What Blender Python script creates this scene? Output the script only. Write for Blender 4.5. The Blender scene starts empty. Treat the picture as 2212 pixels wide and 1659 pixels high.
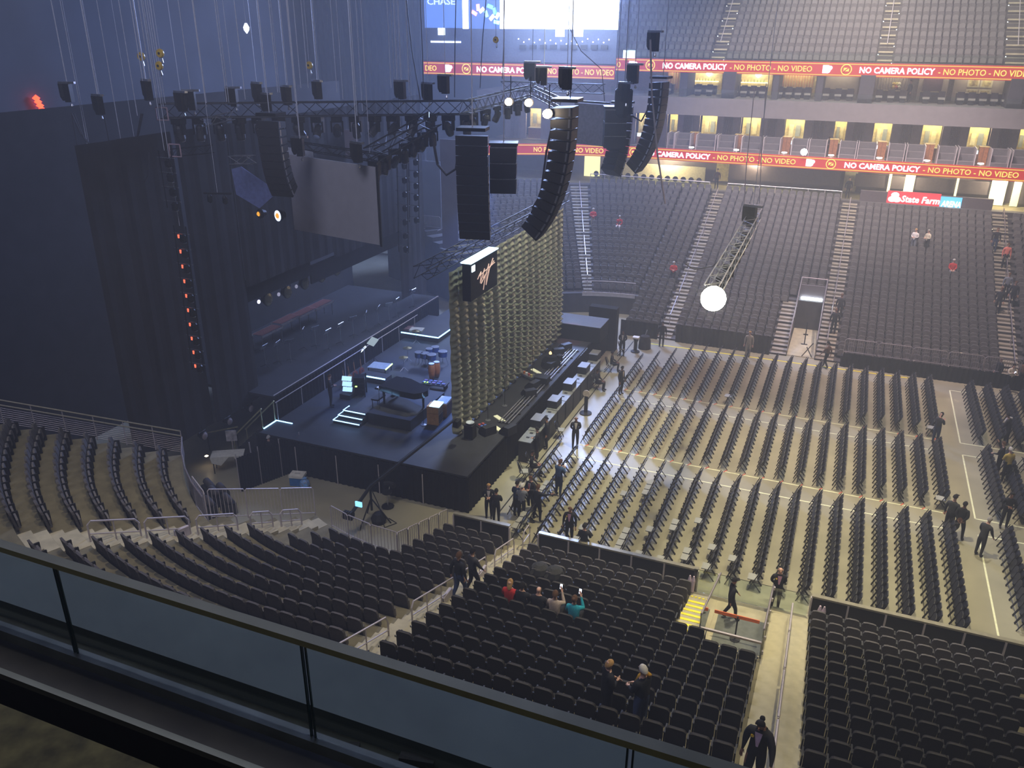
import bpy, bmesh, math, random
from mathutils import Vector, Matrix, Euler
random.seed(7)
SC = bpy.context.scene
COL = SC.collection
PI = math.pi
# ------------------------------------------------------------------ camera
CAM_H = 19.5
F_PX, YAW, PITCH, ROLL = 1792.171, -0.38284, 0.406479, -0.0070473
CXP, CYP = 1106.0, 829.5
_f = Vector((math.sin(YAW)*math.cos(PITCH), math.cos(YAW)*math.cos(PITCH), -math.sin(PITCH)))
_r0 = Vector((math.cos(YAW), -math.sin(YAW), 0.0))
_d0 = _f.cross(_r0)
_r = _r0*math.cos(ROLL) + _d0*math.sin(ROLL)
_d = -_r0*math.sin(ROLL) + _d0*math.cos(ROLL)
cam = bpy.data.cameras.new('camera')
cam.sensor_fit = 'HORIZONTAL'; cam.sensor_width = 36.0
cam.lens = F_PX/2212*36.0
cam.clip_start = 0.05; cam.clip_end = 400
camo = bpy.data.objects.new('camera', cam); COL.objects.link(camo)
_m = Matrix.Identity(4)
for i in range(3):
    _m[i][0] = _r[i]; _m[i][1] = -_d[i]; _m[i][2] = -_f[i]
_m[2][3] = CAM_H
camo.matrix_world = _m
SC.camera = camo
# ------------------------------------------------------------------ world, exposure
SC.view_settings.view_transform = 'Standard'
SC.view_settings.look = 'None'
SC.view_settings.gamma = 1.0
SC.view_settings.use_curve_mapping = False
SC.view_settings.exposure = 0.85
HAZE = 0.004
W = bpy.data.worlds.new('hall_dark'); SC.world = W; W.use_nodes = True
W.node_tree.nodes['Background'].inputs[0].default_value = (0.10, 0.13, 0.24, 1)
W.node_tree.nodes['Background'].inputs[1].default_value = 0.10
# ------------------------------------------------------------------ house and show lights, plus added fills
def lamp(name, kind, loc, aim, energy, color, size=1.0, spot=60, blend=.5):
    l = bpy.data.lights.new(name, kind); l.energy = energy; l.color = color
    if kind == 'SPOT':
        l.spot_size = math.radians(spot); l.spot_blend = blend; l.shadow_soft_size = size
    elif kind == 'AREA':
        l.shape = 'DISK'; l.size = size
    else:
        l.shadow_soft_size = size
    o = bpy.data.objects.new(name, l); COL.objects.link(o); o.location = loc
    d = Vector(aim)-Vector(loc); o.rotation_euler = d.to_track_quat('-Z', 'Y').to_euler()
    return o
WARM = (1.0, .88, .58); NEUT = (1.0, .93, .80); PINK = (1.0, .80, .78); BLUE = (.25, .45, 1.0)
lamp('house_light', 'SPOT', (-1.5, 31.0, 27), (-2.5, 31.5, 0), 15000, WARM, .5, 62, .7)
lamp('house_light', 'SPOT', (6.0, 40.0, 27), (6, 36, 0), 8000, NEUT, .6, 70, .8)
lamp('house_light', 'SPOT', (-2.0, 46.0, 27), (-2, 47, 0), 8000, (1.0, .70, .66), .6, 70, .8)
lamp('house_light', 'SPOT', (4.0, 52.0, 33), (4, 64, 4), 26000, PINK, .8, 70, .8)
lamp('house_light', 'SPOT', (-14.0, 52.0, 33), (-14, 64, 4), 14000, (.9, .85, .95), .8, 66, .8)
lamp('house_light', 'SPOT', (3.0, 20.0, 27), (2, 18, 2), 6500, WARM, .6, 75, .8)
lamp('house_light', 'SPOT', (-13.0, 17.0, 26), (-14.5, 17.5, 2), 2800, (1, .85, .66), .6, 62, .8)
lamp('house_light', 'SPOT', (-25.0, 20.0, 25), (-23, 19.5, 3), 1700, (1, .86, .6), .6, 40, .8)
lamp('suite_front_light', 'SPOT', (-2.0, 52.0, 36), (-2, 76, 12), 34000, (1.0, .84, .80), .8, 62, .8)
lamp('upper_deck_light', 'SPOT', (0.0, 72.0, 38), (0, 83, 20), 15000, (1, .95, .88), .8, 100, .8)
lamp('stage_blue_wash', 'SPOT', (-16.6, 38.0, 13), (-19.0, 36.5, 2), 5200, (.06, .22, 1.0), .25, 62, .6)
lamp('stage_front_wash', 'SPOT', (-11.5, 36.0, 26), (-14.9, 38.0, 5), 9000, (.95, .96, .76), .3, 50, .6)
lamp('roof_panel', 'AREA', (-14, 6, 37), (-20, 30, 12), 2300, (.72, .74, 1.0), 14)  # added bluish fill for the rig, grey screen and drapes
lamp('balcony_downlight', 'SPOT', (1.6, 1.2, 23.5), (-1.0, 2.8, 16), 60, (.95, .95, .72), .12, 95, .9)  # added to brighten the ledge and put highlights on the cap rail
lamp('screen_spill', 'AREA', (-22.0, 68.0, 24), (-26, 40, 12), 10500, (.32, .46, 1.0), 9)
# ------------------------------------------------------------------ projection helpers (a pixel gives a direction)
def ray(px, py):
    u = (px-CXP)/F_PX; v = (py-CYP)/F_PX
    return _r*u + _d*v + _f
CAMP = Vector((0, 0, CAM_H))
def atZ(px, py, z=0.0):
    v = ray(px, py); return CAMP + v*((z-CAM_H)/v.z)
def atY(px, py, Y):
    v = ray(px, py); return CAMP + v*(Y/v.y)
def atX(px, py, X):
    v = ray(px, py); return CAMP + v*(X/v.x)
# ------------------------------------------------------------------ materials
def mat(name, col, rough=.6, metal=0.0, var=.15, scale=6.0, bump=0.0, emit=None, estr=0.0, trans=0.0, alpha=1.0, col2=None, spec=.5, detail=3):
    m = bpy.data.materials.new(name); m.use_nodes = True
    nt = m.node_tree; b = nt.nodes['Principled BSDF']
    b.inputs['Roughness'].default_value = rough; b.inputs['Metallic'].default_value = metal
    b.inputs['Specular IOR Level'].default_value = spec
    if trans: b.inputs['Transmission Weight'].default_value = trans
    if alpha < 1: b.inputs['Alpha'].default_value = alpha
    c1 = tuple(max(0, c*(1-var)) for c in col[:3])+(1,)
    c2 = tuple(min(1, c*(1+var)) for c in (col2 or col)[:3])+(1,)
    tc = nt.nodes.new('ShaderNodeTexCoord'); nz = nt.nodes.new('ShaderNodeTexNoise')
    nz.inputs['Scale'].default_value = scale; nz.inputs['Detail'].default_value = detail
    nt.links.new(tc.outputs['Object'], nz.inputs['Vector'])
    rp = nt.nodes.new('ShaderNodeValToRGB')
    rp.color_ramp.elements[0].position = .3; rp.color_ramp.elements[1].position = .7
    rp.color_ramp.elements[0].color = c1; rp.color_ramp.elements[1].color = c2
    nt.links.new(nz.outputs['Fac'], rp.inputs['Fac']); nt.links.new(rp.outputs['Color'], b.inputs['Base Color'])
    if bump:
        bp = nt.nodes.new('ShaderNodeBump'); bp.inputs['Strength'].default_value = bump
        nt.links.new(nz.outputs['Fac'], bp.inputs['Height']); nt.links.new(bp.outputs['Normal'], b.inputs['Normal'])
    if emit:
        b.inputs['Emission Color'].default_value = tuple(emit[:3])+(1,); b.inputs['Emission Strength'].default_value = estr
    return m
M = {}
M['concrete'] = mat('concrete_step', (.17, .15, .09), .85, var=.22, scale=2.2, bump=.15)  # darkened to hold the shade on the treads between seat rows
M['concrete_light'] = mat('concrete_light', (.42, .38, .26), .8, var=.15, scale=2.5, bump=.1)
M['black_cloth'] = mat('black_drape', (.012, .012, .014), .95, var=.25, scale=3, bump=.2, spec=.2)
M['dark_cloth'] = mat('dark_drape', (.030, .028, .030), .95, var=.2, scale=1.2, bump=.2, spec=.2)
M['stage_black'] = mat('stage_deck', (.022, .022, .026), .6, var=.25, scale=1.5)
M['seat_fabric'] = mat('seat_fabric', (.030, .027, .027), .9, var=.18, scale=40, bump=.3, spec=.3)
M['seat_rim'] = mat('seat_rim', (.050, .046, .042), .7, var=.15, scale=40)  # lighter tone stands for light caught along the seat's top edge
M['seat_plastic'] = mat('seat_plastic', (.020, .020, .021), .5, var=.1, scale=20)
M['seat_leg'] = mat('seat_bracket', (.30, .27, .20), .5, var=.1, scale=10)
M['chair_black'] = mat('folding_chair_black', (.010, .0095, .012), .5, var=.15, scale=20)
M['chair_pad'] = mat('folding_chair_pad', (.30, .30, .27), .8, var=.1, scale=30)
M['alu'] = mat('aluminium_rail', (.62, .56, .58), .35, .85, var=.08, scale=6)
M['rail_grey'] = mat('painted_rail', (.55, .50, .52), .4, .3, var=.08, scale=6)
M['truss'] = mat('black_truss', (.020, .020, .022), .4, .6, var=.3, scale=12)
M['steel'] = mat('bright_steel', (.55, .56, .60), .3, .9, var=.15, scale=12)
M['speaker'] = mat('speaker_cabinet', (.022, .022, .026), .55, var=.15, scale=18)
M['grille'] = mat('speaker_grille', (.030, .030, .036), .5, .3, var=.3, scale=90, bump=.4)
M['black'] = mat('matt_black', (.008, .008, .009), .7, var=.2, scale=8)
M['yellow'] = mat('yellow_nosing', (.85, .72, .02), .6, var=.1, scale=20)
M['glass'] = mat('clear_glass', (.85, .95, .90), .02, var=.02, trans=1.0)
M['brown'] = mat('brown_wood', (.32, .13, .05), .5, var=.25, scale=8)
M['white'] = mat('white_cloth', (.75, .73, .62), .8, var=.08, scale=8)
M['red_tape'] = mat('red_tape', (.65, .10, .05), .6)
M['tape'] = mat('floor_tape', (.75, .75, .50), .6, var=.1)
def emat(name, col, s, base=(.02, .02, .02)):
    return mat(name, base, .5, var=.02, emit=col, estr=s)
# ------------------------------------------------------------------ mesh builder
class MB:
    def __init__(s): s.v = []; s.f = []
    def add(s, vs, fs):
        n = len(s.v); s.v += [tuple(v) for v in vs]; s.f += [tuple(i+n for i in f) for f in fs]; return s
    def box(s, c, d, rz=0.0, M3=None):
        hx, hy, hz = d[0]/2, d[1]/2, d[2]/2
        pts = [(x, y, z) for z in (-hz, hz) for x, y in ((-hx, -hy), (hx, -hy), (hx, hy), (-hx, hy))]
        if M3 is not None: pts = [tuple(M3 @ Vector(p)) for p in pts]
        elif rz:
            ca, sa = math.cos(rz), math.sin(rz); pts = [(x*ca-y*sa, x*sa+y*ca, z) for x, y, z in pts]
        pts = [(p[0]+c[0], p[1]+c[1], p[2]+c[2]) for p in pts]
        return s.add(pts, [(0, 3, 2, 1), (4, 5, 6, 7), (0, 1, 5, 4), (1, 2, 6, 5), (2, 3, 7, 6), (3, 0, 4, 7)])
    def b2(s, a, b):
        return s.box(((a[0]+b[0])/2, (a[1]+b[1])/2, (a[2]+b[2])/2), (abs(b[0]-a[0]), abs(b[1]-a[1]), abs(b[2]-a[2])))
    def tube(s, p, q, r, n=6, r2=None, cap=True):
        p = Vector(p); q = Vector(q); ax = q-p
        if ax.length < 1e-6: return s
        ax.normalize(); t = Vector((0, 0, 1)) if abs(ax.z) < .95 else Vector((1, 0, 0))
        u = ax.cross(t).normalized(); w = ax.cross(u); r2 = r if r2 is None else r2
        vs = []
        for c, rr in ((p, r), (q, r2)):
            for i in range(n):
                a = 2*PI*i/n; vs.append(c+u*(rr*math.cos(a))+w*(rr*math.sin(a)))
        fs = [(i, (i+1) % n, n+(i+1) % n, n+i) for i in range(n)]
        if cap: fs += [tuple(range(n-1, -1, -1)), tuple(range(n, 2*n))]
        return s.add(vs, fs)
    def path(s, pts, r, n=6):
        pts = [Vector(p) for p in pts]; vs = []; m = len(pts)
        prev = None
        for i, p in enumerate(pts):
            d = (pts[min(i+1, m-1)]-pts[max(i-1, 0)]).normalized()
            t = prev if prev is not None else (Vector((0, 0, 1)) if abs(d.z) < .9 else Vector((1, 0, 0)))
            u = d.cross(t)
            if u.length < 1e-4: u = d.cross(Vector((1, 0, 0)))
            u.normalize(); w = d.cross(u).normalized(); prev = -w if prev is None else (t - d*t.dot(d)).normalized()
            rr = r[i] if isinstance(r, (list, tuple)) else r
            for k in range(n):
                a = 2*PI*k/n; vs.append(p+u*(rr*math.cos(a))+w*(rr*math.sin(a)))
        fs = [(i*n+k, i*n+(k+1) % n, (i+1)*n+(k+1) % n, (i+1)*n+k) for i in range(m-1) for k in range(n)]
        fs += [tuple(range(n-1, -1, -1)), tuple((m-1)*n+k for k in range(n))]
        return s.add(vs, fs)
    def lathe(s, c, prof, n=12, axis='z'):
        vs = []
        for r, h in prof:
            for k in range(n):
                a = 2*PI*k/n; x, y = r*math.cos(a), r*math.sin(a)
                if axis == 'z': vs.append((c[0]+x, c[1]+y, c[2]+h))
                elif axis == 'y': vs.append((c[0]+x, c[1]+h, c[2]+y))
                else: vs.append((c[0]+h, c[1]+x, c[2]+y))
        m = len(prof)
        fs = [(i*n+k, i*n+(k+1) % n, (i+1)*n+(k+1) % n, (i+1)*n+k) for i in range(m-1) for k in range(n)]
        fs += [tuple(range(n-1, -1, -1)), tuple((m-1)*n+k for k in range(n))]
        return s.add(vs, fs)
    def prism(s, poly, fn0, fn1):
        n = len(poly); vs = [fn0(*p) for p in poly]+[fn1(*p) for p in poly]
        fs = [tuple(range(n-1, -1, -1)), tuple(range(n, 2*n))]+[(i, (i+1) % n, n+(i+1) % n, n+i) for i in range(n)]
        return s.add(vs, fs)
    def quad(s, a, b, c, d): return s.add([a, b, c, d], [(0, 1, 2, 3)])
    def merge(s, o, mtx=None):
        vs = o.v if mtx is None else [tuple(mtx @ Vector(v)) for v in o.v]
        return s.add(vs, o.f)
    def mesh(s, name, m, smooth=False):
        me = bpy.data.meshes.new(name); me.from_pydata([tuple(v) for v in s.v], [], s.f)
        if m is not None: me.materials.append(M[m] if isinstance(m, str) else m)
        if smooth: me.polygons.foreach_set('use_smooth', [True]*len(me.polygons))
        me.validate(); me.update(); return me
    def build(s, name, m, parent=None, loc=(0, 0, 0), rotz=0.0, smooth=False, **tags):
        return link(name, s.mesh(name, m, smooth), parent, loc, rotz, **tags)
def link(name, me, parent=None, loc=(0, 0, 0), rotz=0.0, **tags):
    o = bpy.data.objects.new(name, me); COL.objects.link(o)
    o.location = loc; o.rotation_euler = (0, 0, rotz)
    if parent is not None: o.parent = parent
    for k, v in tags.items():
        if v is not None: o[{'cat': 'category'}.get(k, k)] = v
    return o
def thing(name, label, cat, loc=(0, 0, 0), rotz=0.0, group=None):
    return link(name, None, None, loc, rotz, label=label, cat=cat, group=group)
def struct(name, mb, m, label=None, parent=None, smooth=False):
    return mb.build(name, m, parent, smooth=smooth, kind='structure' if parent is None else None, label=label)
def copy_tree(o, loc=None, rotz=None, parent=None, **tags):
    c = o.copy(); COL.objects.link(c)
    if parent is not None: c.parent = parent
    if loc is not None: c.location = loc
    if rotz is not None: c.rotation_euler = (0, 0, rotz)
    for k, v in tags.items():
        if v is not None: c[{'cat': 'category'}.get(k, k)] = v
    for ch in list(o.children): copy_tree(ch, parent=c)
    return c
ORD = ['first', 'second', 'third', 'fourth', 'fifth', 'sixth', 'seventh', 'eighth', 'ninth', 'tenth', 'eleventh', 'twelfth', 'thirteenth', 'fourteenth', 'fifteenth', 'sixteenth', 'seventeenth', 'eighteenth', 'nineteenth', 'twentieth', 'twenty-first', 'twenty-second', 'twenty-third', 'twenty-fourth', 'twenty-fifth', 'twenty-sixth', 'twenty-seventh', 'twenty-eighth']
# ================================================================== SETTING
TR = .84
def ztop(k): return .0020075*k*k + .266872*k + .960891
def ztr(k): return max(.06, ztop(k)-.86)
CN = (-13.3, 32.0); CF = (-13.3, 47.7)
def Yn(k): return 25.7-TR*k
def Yf(k): return 54.0+TR*k
def Rk(k): return 6.3+TR*k
def arc_pt(far, R, th):
    c = CF if far else CN
    return (c[0]-R*math.sin(th), c[1]+(R if far else -R)*math.cos(th))
def ring(mb, far, r0, r1, t0, t1, z0, z1, n=8):
    for i in range(n):
        a, b = t0+(t1-t0)*i/n, t0+(t1-t0)*(i+1)/n
        q = [arc_pt(far, r0, a), arc_pt(far, r1, a), arc_pt(far, r1, b), arc_pt(far, r0, b)]
        mb.add([(x, y, z0) for x, y in q]+[(x, y, z1) for x, y in q],
               [(0, 3, 2, 1), (4, 5, 6, 7), (0, 1, 5, 4), (1, 2, 6, 5), (2, 3, 7, 6), (3, 0, 4, 7)])
RAD = math.radians
# floor slab with polished concrete
def floor_material():
    m = mat('arena_floor', (.30, .28, .20), .32, var=.16, scale=.55, bump=.02, detail=6)
    nt = m.node_tree; b = nt.nodes['Principled BSDF']
    nz = nt.nodes.new('ShaderNodeTexNoise'); nz.inputs['Scale'].default_value = .35; nz.inputs['Detail'].default_value = 5
    mr = nt.nodes.new('ShaderNodeMapRange'); mr.inputs[3].default_value = .22; mr.inputs[4].default_value = .55
    tc = nt.nodes.new('ShaderNodeTexCoord'); nt.links.new(tc.outputs['Object'], nz.inputs['Vector'])
    nt.links.new(nz.outputs['Fac'], mr.inputs[0]); nt.links.new(mr.outputs[0], b.inputs['Roughness'])
    return m
M['floor'] = floor_material()
struct('floor', MB().b2((-48, -6, -.3), (30, 92, 0)), 'floor', 'worn concrete arena floor')
# near seating tier
mb = MB()
for k in range(0, 19):
    z = ztr(k); y0, y1 = Yn(k)-.06, Yn(k)+.78
    if k == 0: y1 = 26.36
    if k <= 4:
        mb.b2((-13.45, y0, 0), (-3.28, y1, z)); mb.b2((-.42, y0, 0), (24, y1, z))
    elif k == 5:
        mb.b2((-13.3, y0, 0), (-2.25, y1, z)); mb.b2((-.42, y0, 0), (24, y1, z))
    else:
        mb.b2((-13.3, y0, 0), (24, y1, z))
    r0, r1 = Rk(k)-.78, Rk(k)+.06
    if k >= 10: ring(mb, False, r0, r1, 0, RAD(51.5), 0, z, 14)
    elif k >= 5: ring(mb, False, r0, r1, 0, RAD(28), 0, z, 8)
struct('seating_tier', mb, 'concrete', 'stepped concrete seating tier below the glass')
# far seating tier
mb = MB()
for k in range(0, 23):
    z = ztr(k); y0, y1 = Yf(k)-.78, Yf(k)+.06
    if k <= 6:
        mb.b2((-13.3, y0, 0), (-2.26, y1, z)); mb.b2((-.55, y0, 0), (26, y1, z))
    else:
        mb.b2((-13.3, y0, 0), (26, y1, z))
    r0, r1 = Rk(k)-.78, Rk(k)+.06
    if k >= 5: ring(mb, True, r0, r1, 0, RAD(62), 0, z, 14)
struct('seating_tier', mb, mat('concrete_far', (.05, .045, .045), .85, var=.2, scale=2), 'stepped seating tier on the far side')
M['far_step'] = mat('far_step', (.24, .21, .16), .85, var=.15, scale=3)
# stairs with separate steps (each step a part)
def stair_straight(label, x0, x1, ks, far, m='concrete_light', nose=None, half=True):
    root = thing('aisle_stair', label, 'stairs', ((x0+x1)/2, Yf(ks[0]) if far else Yn(ks[0]), 0))
    root['kind'] = 'structure'; del root['category']
    w = x1-x0; meshes = {}
    for k in ks:
        for h in ((0, 1) if half else (0,)):
            z = ztr(k)+.012 if h == 0 else (ztr(k)+ztr(k+1))/2
            yc = (Yf(k)+.06-.21 if h else Yf(k)-.36) if far else (Yn(k)-.06+.21 if h else Yn(k)+.36)
            d = .42 if h else .84
            key = (round(d, 2),)
            if key not in meshes: meshes[key] = MB().box((0, 0, -.05), (w, d, .1)).mesh('step', m)
            o = link('step', meshes[key], root, (0, yc-root.location.y, z-0.0))
            if nose:
                nm = meshes.setdefault('n', MB().box((0, 0, .004), (w*.98, .10, .012)).mesh('nosing', nose))
                link('nosing', nm, o, (0, (-1 if far else 1)*(d/2-.06), 0))
    return root
stair_straight('aisle stairs left of the five seated people, with handrails', -10.55, -9.65, range(0, 17), False, 'concrete_light')
stair_straight('wide concrete aisle stairs where the woman in the lilac shirt climbs', -.36, .93, range(0, 18), False, 'concrete_light')
stair_straight('far stairs right of the lit tunnel, below the dark wall sign', -.5, .6, range(0, 22), True, 'far_step')
stair_straight('far stairs at the right edge beside the standing dark-clothed people', 10.1, 11.1, range(0, 22), True, 'far_step')
stair_straight('far stairs rising just left of the dazzling white lamp', -10.75, -9.85, range(0, 22), True, 'far_step')
stair_straight('short far stairs left of the lit tunnel', -3.25, -2.3, range(0, 7), True, 'far_step')
# yellow edged stair beside the near tunnel
root = thing('tunnel_stair', 'short stairs with yellow edges going down beside the glass pit', 'stairs', (-2.75, 23, 0)); root['kind'] = 'structure'; del root['category']
stepm = MB().box((0, 0, -.1), (.95, .62, .2)).mesh('step', 'concrete_light'); nosm = MB().box((0, 0, .006), (.93, .11, .012)).mesh('nosing', 'yellow')
nst = 7
for i in range(nst):
    zz = ztr(5)*(1-i/(nst+.5)); yy = 21.9+i*.52
    st = link('step', stepm, root, (0, yy-23+.1, zz)); link('nosing', nosm, st, (0, .24, 0))
tread = MB().b2((-3.25, 25.3, 0), (-2.28, 26.3, .05)).build('landing', 'concrete_light', root); tread.location = (2.75, -23, 0)
dash = MB()
for r_, y_ in ((0, 25.62), (1, 25.98)):
    for i in range(7): dash.box((-.42+i*.14, y_-23, .06), (.09, .06, .012), rz=.5)
dash.build('hazard_dashes', 'yellow', root)
# curved stair B and far stair 1 on the corner arcs
def stair_arc(label, far, t0, t1, ks):
    root = thing('aisle_stair', label, 'stairs', (0, 0, 0)); root['kind'] = 'structure'; del root['category']
    for k in ks:
        for h in (0, 1):
            mb = MB(); r1 = Rk(k)+.06; z = ztr(k)+.012 if h == 0 else (ztr(k)+ztr(k+1))/2
            r0 = r1-.84 if h == 0 else r1-.42
            ring(mb, far, r0, r1-.002, t0, t1, z-.12, z, 2); mb.build('step', 'far_step' if far else 'concrete_light', root)
    return root
stair_arc('curved-corner stairs with three low white handrails', False, RAD(22.6), RAD(26.6), range(5, 17))
stair_arc('far stairs just right of the gathered silver curtain', True, RAD(19.6), RAD(23.2), range(5, 22))
# near rink boards with a cap, posts and dark panels
def board(label, x0, x1, Y=26.42, h=1.0):
    n = max(1, round((x1-x0)/1.22)); r = thing('rink_board', label, 'barrier', ((x0+x1)/2, Y, 0)); c = (x0+x1)/2
    MB().b2((x0-c, -.05, h-.07), (x1-c, .13, h)).build('cap_rail', M['board_cap'], r)
    for i in range(n):
        a, b = x0+(x1-x0)*i/n, x0+(x1-x0)*(i+1)/n
        MB().b2((a-c+.03, -.0, .02), (b-c-.03, .05, h-.07)).build('panel', 'black', r)
    for i in range(n+1):
        a = x0+(x1-x0)*i/n; MB().b2((a-c-.03, -.06, 0), (a-c+.03, .06, h-.07)).build('post', 'rail_grey', r)
M['board_cap'] = mat('board_cap', (.36, .33, .24), .32, .5, var=.1)
board('grey-capped black rink boards in front of the seats left of the glass pit', -9.45, -3.1)
board('grey-capped black rink boards at right, below the folding chairs', .93, 9.5)
board('short black rink boards left of the aisle, by two men in suits', -13.2, -10.7)
# tunnel pit: floor mat, walls, glass
pit = thing('tunnel_pit', 'sunken tunnel mouth walled with glass between the stairs', 'tunnel', (-1.35, 23.6, 0)); pit['kind'] = 'structure'; del pit['category']
MB().b2((-.92, -2.15, .005), (.9, 2.75, .02)).build('pit_floor', 'concrete_light', pit)
MB().b2((-.9, -2.2, 0), (.92, -2.1, ztr(6))).build('back_wall', 'black', pit)
for i in range(5): MB().b2((-.8, -2.1, .35+.22*i), (.8, -2.02, .47+.22*i)).build('louvre_slat', 'seat_plastic', pit)
for s, x in ((0, -.93), (1, .95)):
    MB().prism([(-2.1, .1), (-2.1, ztr(6)+1.05), (2.7, 1.1), (2.7, .0)], lambda y, z: (x-.02, y, z), lambda y, z: (x+.02, y, z)).build('glass_side', M['glass'], pit)
    MB().path([(x, -2.12, ztr(6)+1.08), (x, 2.72, 1.12)], .035).build('sloping_handrail', 'alu', pit)
    for j in range(6): MB().box((x+(.05 if s else -.05), -2.0+j*.9, 1.0+.9*(1-j/6)), (.05, .07, .12)).build('rail_bracket', 'rail_grey', pit)
MB().b2((-.93, -2.12, ztr(6)+.50), (.95, -2.05, ztr(6)+.57)).build('cross_rail', 'alu', pit)
MB().b2((-.93, 2.74, .05), (.95, 2.77, 1.02)).build('glass_front', M['glass'], pit)
MB().b2((-1.9, 2.74, .05), (-.97, 2.77, 1.02)).build('glass_front', M['glass'], pit)
MB().b2((1.0, 2.74, .05), (2.2, 2.77, 1.02)).build('glass_front', M['glass'], pit)
MB().b2((-.75, .1, .02), (.9, 1.9, .035)).build('grey_mat', mat('grey_mat', (.12, .13, .12), .8), pit)
# aisle handrail in the wide concrete stair
def slope_rail(name, label, x, k0, k1, h=.95, far=False, m='rail_grey', mid=True, n=3, x2=None, box=False):
    r = thing(name, label, 'handrail', (x, 0, 0))
    Y = Yf if far else Yn
    x2 = x if x2 is None else x2
    P0 = Vector((0, Y(k0), ztr(k0))); P1 = Vector((x2-x, Y(k1), ztr(k1)))
    up = Vector((0, 0, h)); d = (P1-P0).normalized()
    MB().path([P0, P0+up*.8, P0+up+d*.12, P1+up-d*.12, P1+up*.8, P1], .028, 6).build('top_rail', m, r)
    if mid: MB().tube(P0+up*.5, P1+up*.5, .022).build('mid_rail', m, r)
    for i in range(1, n):
        q = P0.lerp(P1, i/n); MB().tube(q, q+up, .02).build('post', m, r)
    for i in range(n+1):
        q = P0.lerp(P1, i/n); MB().lathe(q, [(.05, 0), (.05, .02), (.02, .03)], 8).build('base_plate', 'alu', r)
    if box:
        q = P0.lerp(P1, .80)+up*.3; MB().box(q, (.10, .62, .42)).build('pale_side_panel', mat('pale_panel', (.50, .45, .50), .6), r)
    return r
slope_rail('handrail', 'white handrail nearest the glass, left aisle, lowest in view', -10.15, 15.5, 11.5, n=3)
slope_rail('handrail', 'white handrail with pale side panel behind the man in jeans', -10.15, 9.9, 6.5, box=True)
slope_rail('handrail', 'handrail with pale panel beside the second man on the stairs', -10.15, 5.6, 3.4, box=True)
slope_rail('handrail', 'handrail at the foot of the left aisle stairs by the yellow dashes', -10.15, 2.5, .2)
slope_rail('handrail', 'short handrail on the floor below the left aisle stairs', -10.0, -.5, -1.4, n=1)
r = thing('centre_handrail', 'long grey handrail down the middle of the wide aisle stairs', 'handrail', (.33, 0, 0))
for i, (a, b) in enumerate(((17.5, 11), (10.8, 7.2), (7, 3.6), (3.4, .2))):
    MB().tube((0, Yn(a), ztr(a)+.95), (0, Yn(b), ztr(b)+.95), .035).build('top_rail', 'rail_grey', r)
    for t in (0, .5, 1):
        k = a+(b-a)*t; MB().tube((0, Yn(k), ztr(k)), (0, Yn(k), ztr(k)+.95), .025).build('post', 'rail_grey', r)
for lab, ks, x in (('far handrail on the stairs right of the lit tunnel', ((0.5, 2.5), (3, 6), (6.5, 9.5), (10, 14), (14.5, 20.5)), .05), ('far handrail on the stairs at the right edge', ((.5, 3.5), (4, 7.5), (8, 12), (12.5, 16), (17, 20.5)), 10.75), ('far pinkish handrail on stairs left of the white lamp', ((1, 3.6), (4.2, 7), (7.6, 10.5), (11, 14), (14.6, 20.5)), -10.3)):
    r = thing('centre_handrail', lab, 'handrail', (x, 0, 0))
    for a, b in ks:
        MB().tube((0, Yf(a), ztr(a)+.9), (0, Yf(b), ztr(b)+.9), .03).build('top_rail', 'alu', r)
        for k in (a, b): MB().tube((0, Yf(k), ztr(k)), (0, Yf(k), ztr(k)+.9), .022).build('post', 'alu', r)
r = thing('centre_handrail', 'far pinkish handrail on stairs right of the silver curtain', 'handrail', (0, 0, 0))
for a, b in ((5.5, 8), (8.5, 11.5), (12, 15.5), (16, 20.5)):
    p, q = arc_pt(True, Rk(a), RAD(21.4)), arc_pt(True, Rk(b), RAD(21.4))
    MB().tube((*p, ztr(a)+.9), (*q, ztr(b)+.9), .03).build('top_rail', 'alu', r)
    for g, k in ((p, a), (q, b)): MB().tube((*g, ztr(k)), (*g, ztr(k)+.9), .022).build('post', 'alu', r)
# corner stair rails (three low white ones with curved tops)
for lab, ka, kb, bx in (('low white handrail on the corner stairs, nearest the glass', 13.9, 12.1, False), ('low white handrail with a pale panel on the corner stairs', 11.9, 10.2, True), ('low white handrail on the corner stairs, nearest the barred fence', 9.9, 8.2, False), ('low white handrail at the foot of the corner stairs, left one', 7.6, 6.6, False), ('low white handrail at the foot of the corner stairs, right one', 6.2, 5.2, False)):
    th = RAD(24.2); p, q = arc_pt(False, Rk(ka), th), arc_pt(False, Rk(kb), th)
    r = thing('handrail', lab, 'handrail', (p[0], p[1], ztr(ka)))
    A = Vector((0, 0, 0)); B = Vector((q[0]-p[0], q[1]-p[1], ztr(kb)-ztr(ka))); up = Vector((0, 0, .95)); d = (B-A).normalized()
    MB().path([A, A+up*.85, A+up+d*.12, B+up-d*.12, B+up*.85, B], .032, 6).build('top_rail', 'rail_grey', r)
    MB().tube(A+up*.5, B+up*.5, .024).build('mid_rail', 'rail_grey', r)
    mm = A.lerp(B, .5); MB().tube(mm, mm+up, .024).build('post', 'rail_grey', r)
    if bx: MB().box(A.lerp(B, .8)+Vector((0, 0, .3)), (.5, .12, .4), rz=math.atan2(B.y, B.x)).build('pale_side_panel', mat('pale_panel2', (.50, .45, .50), .6), r)
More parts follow.
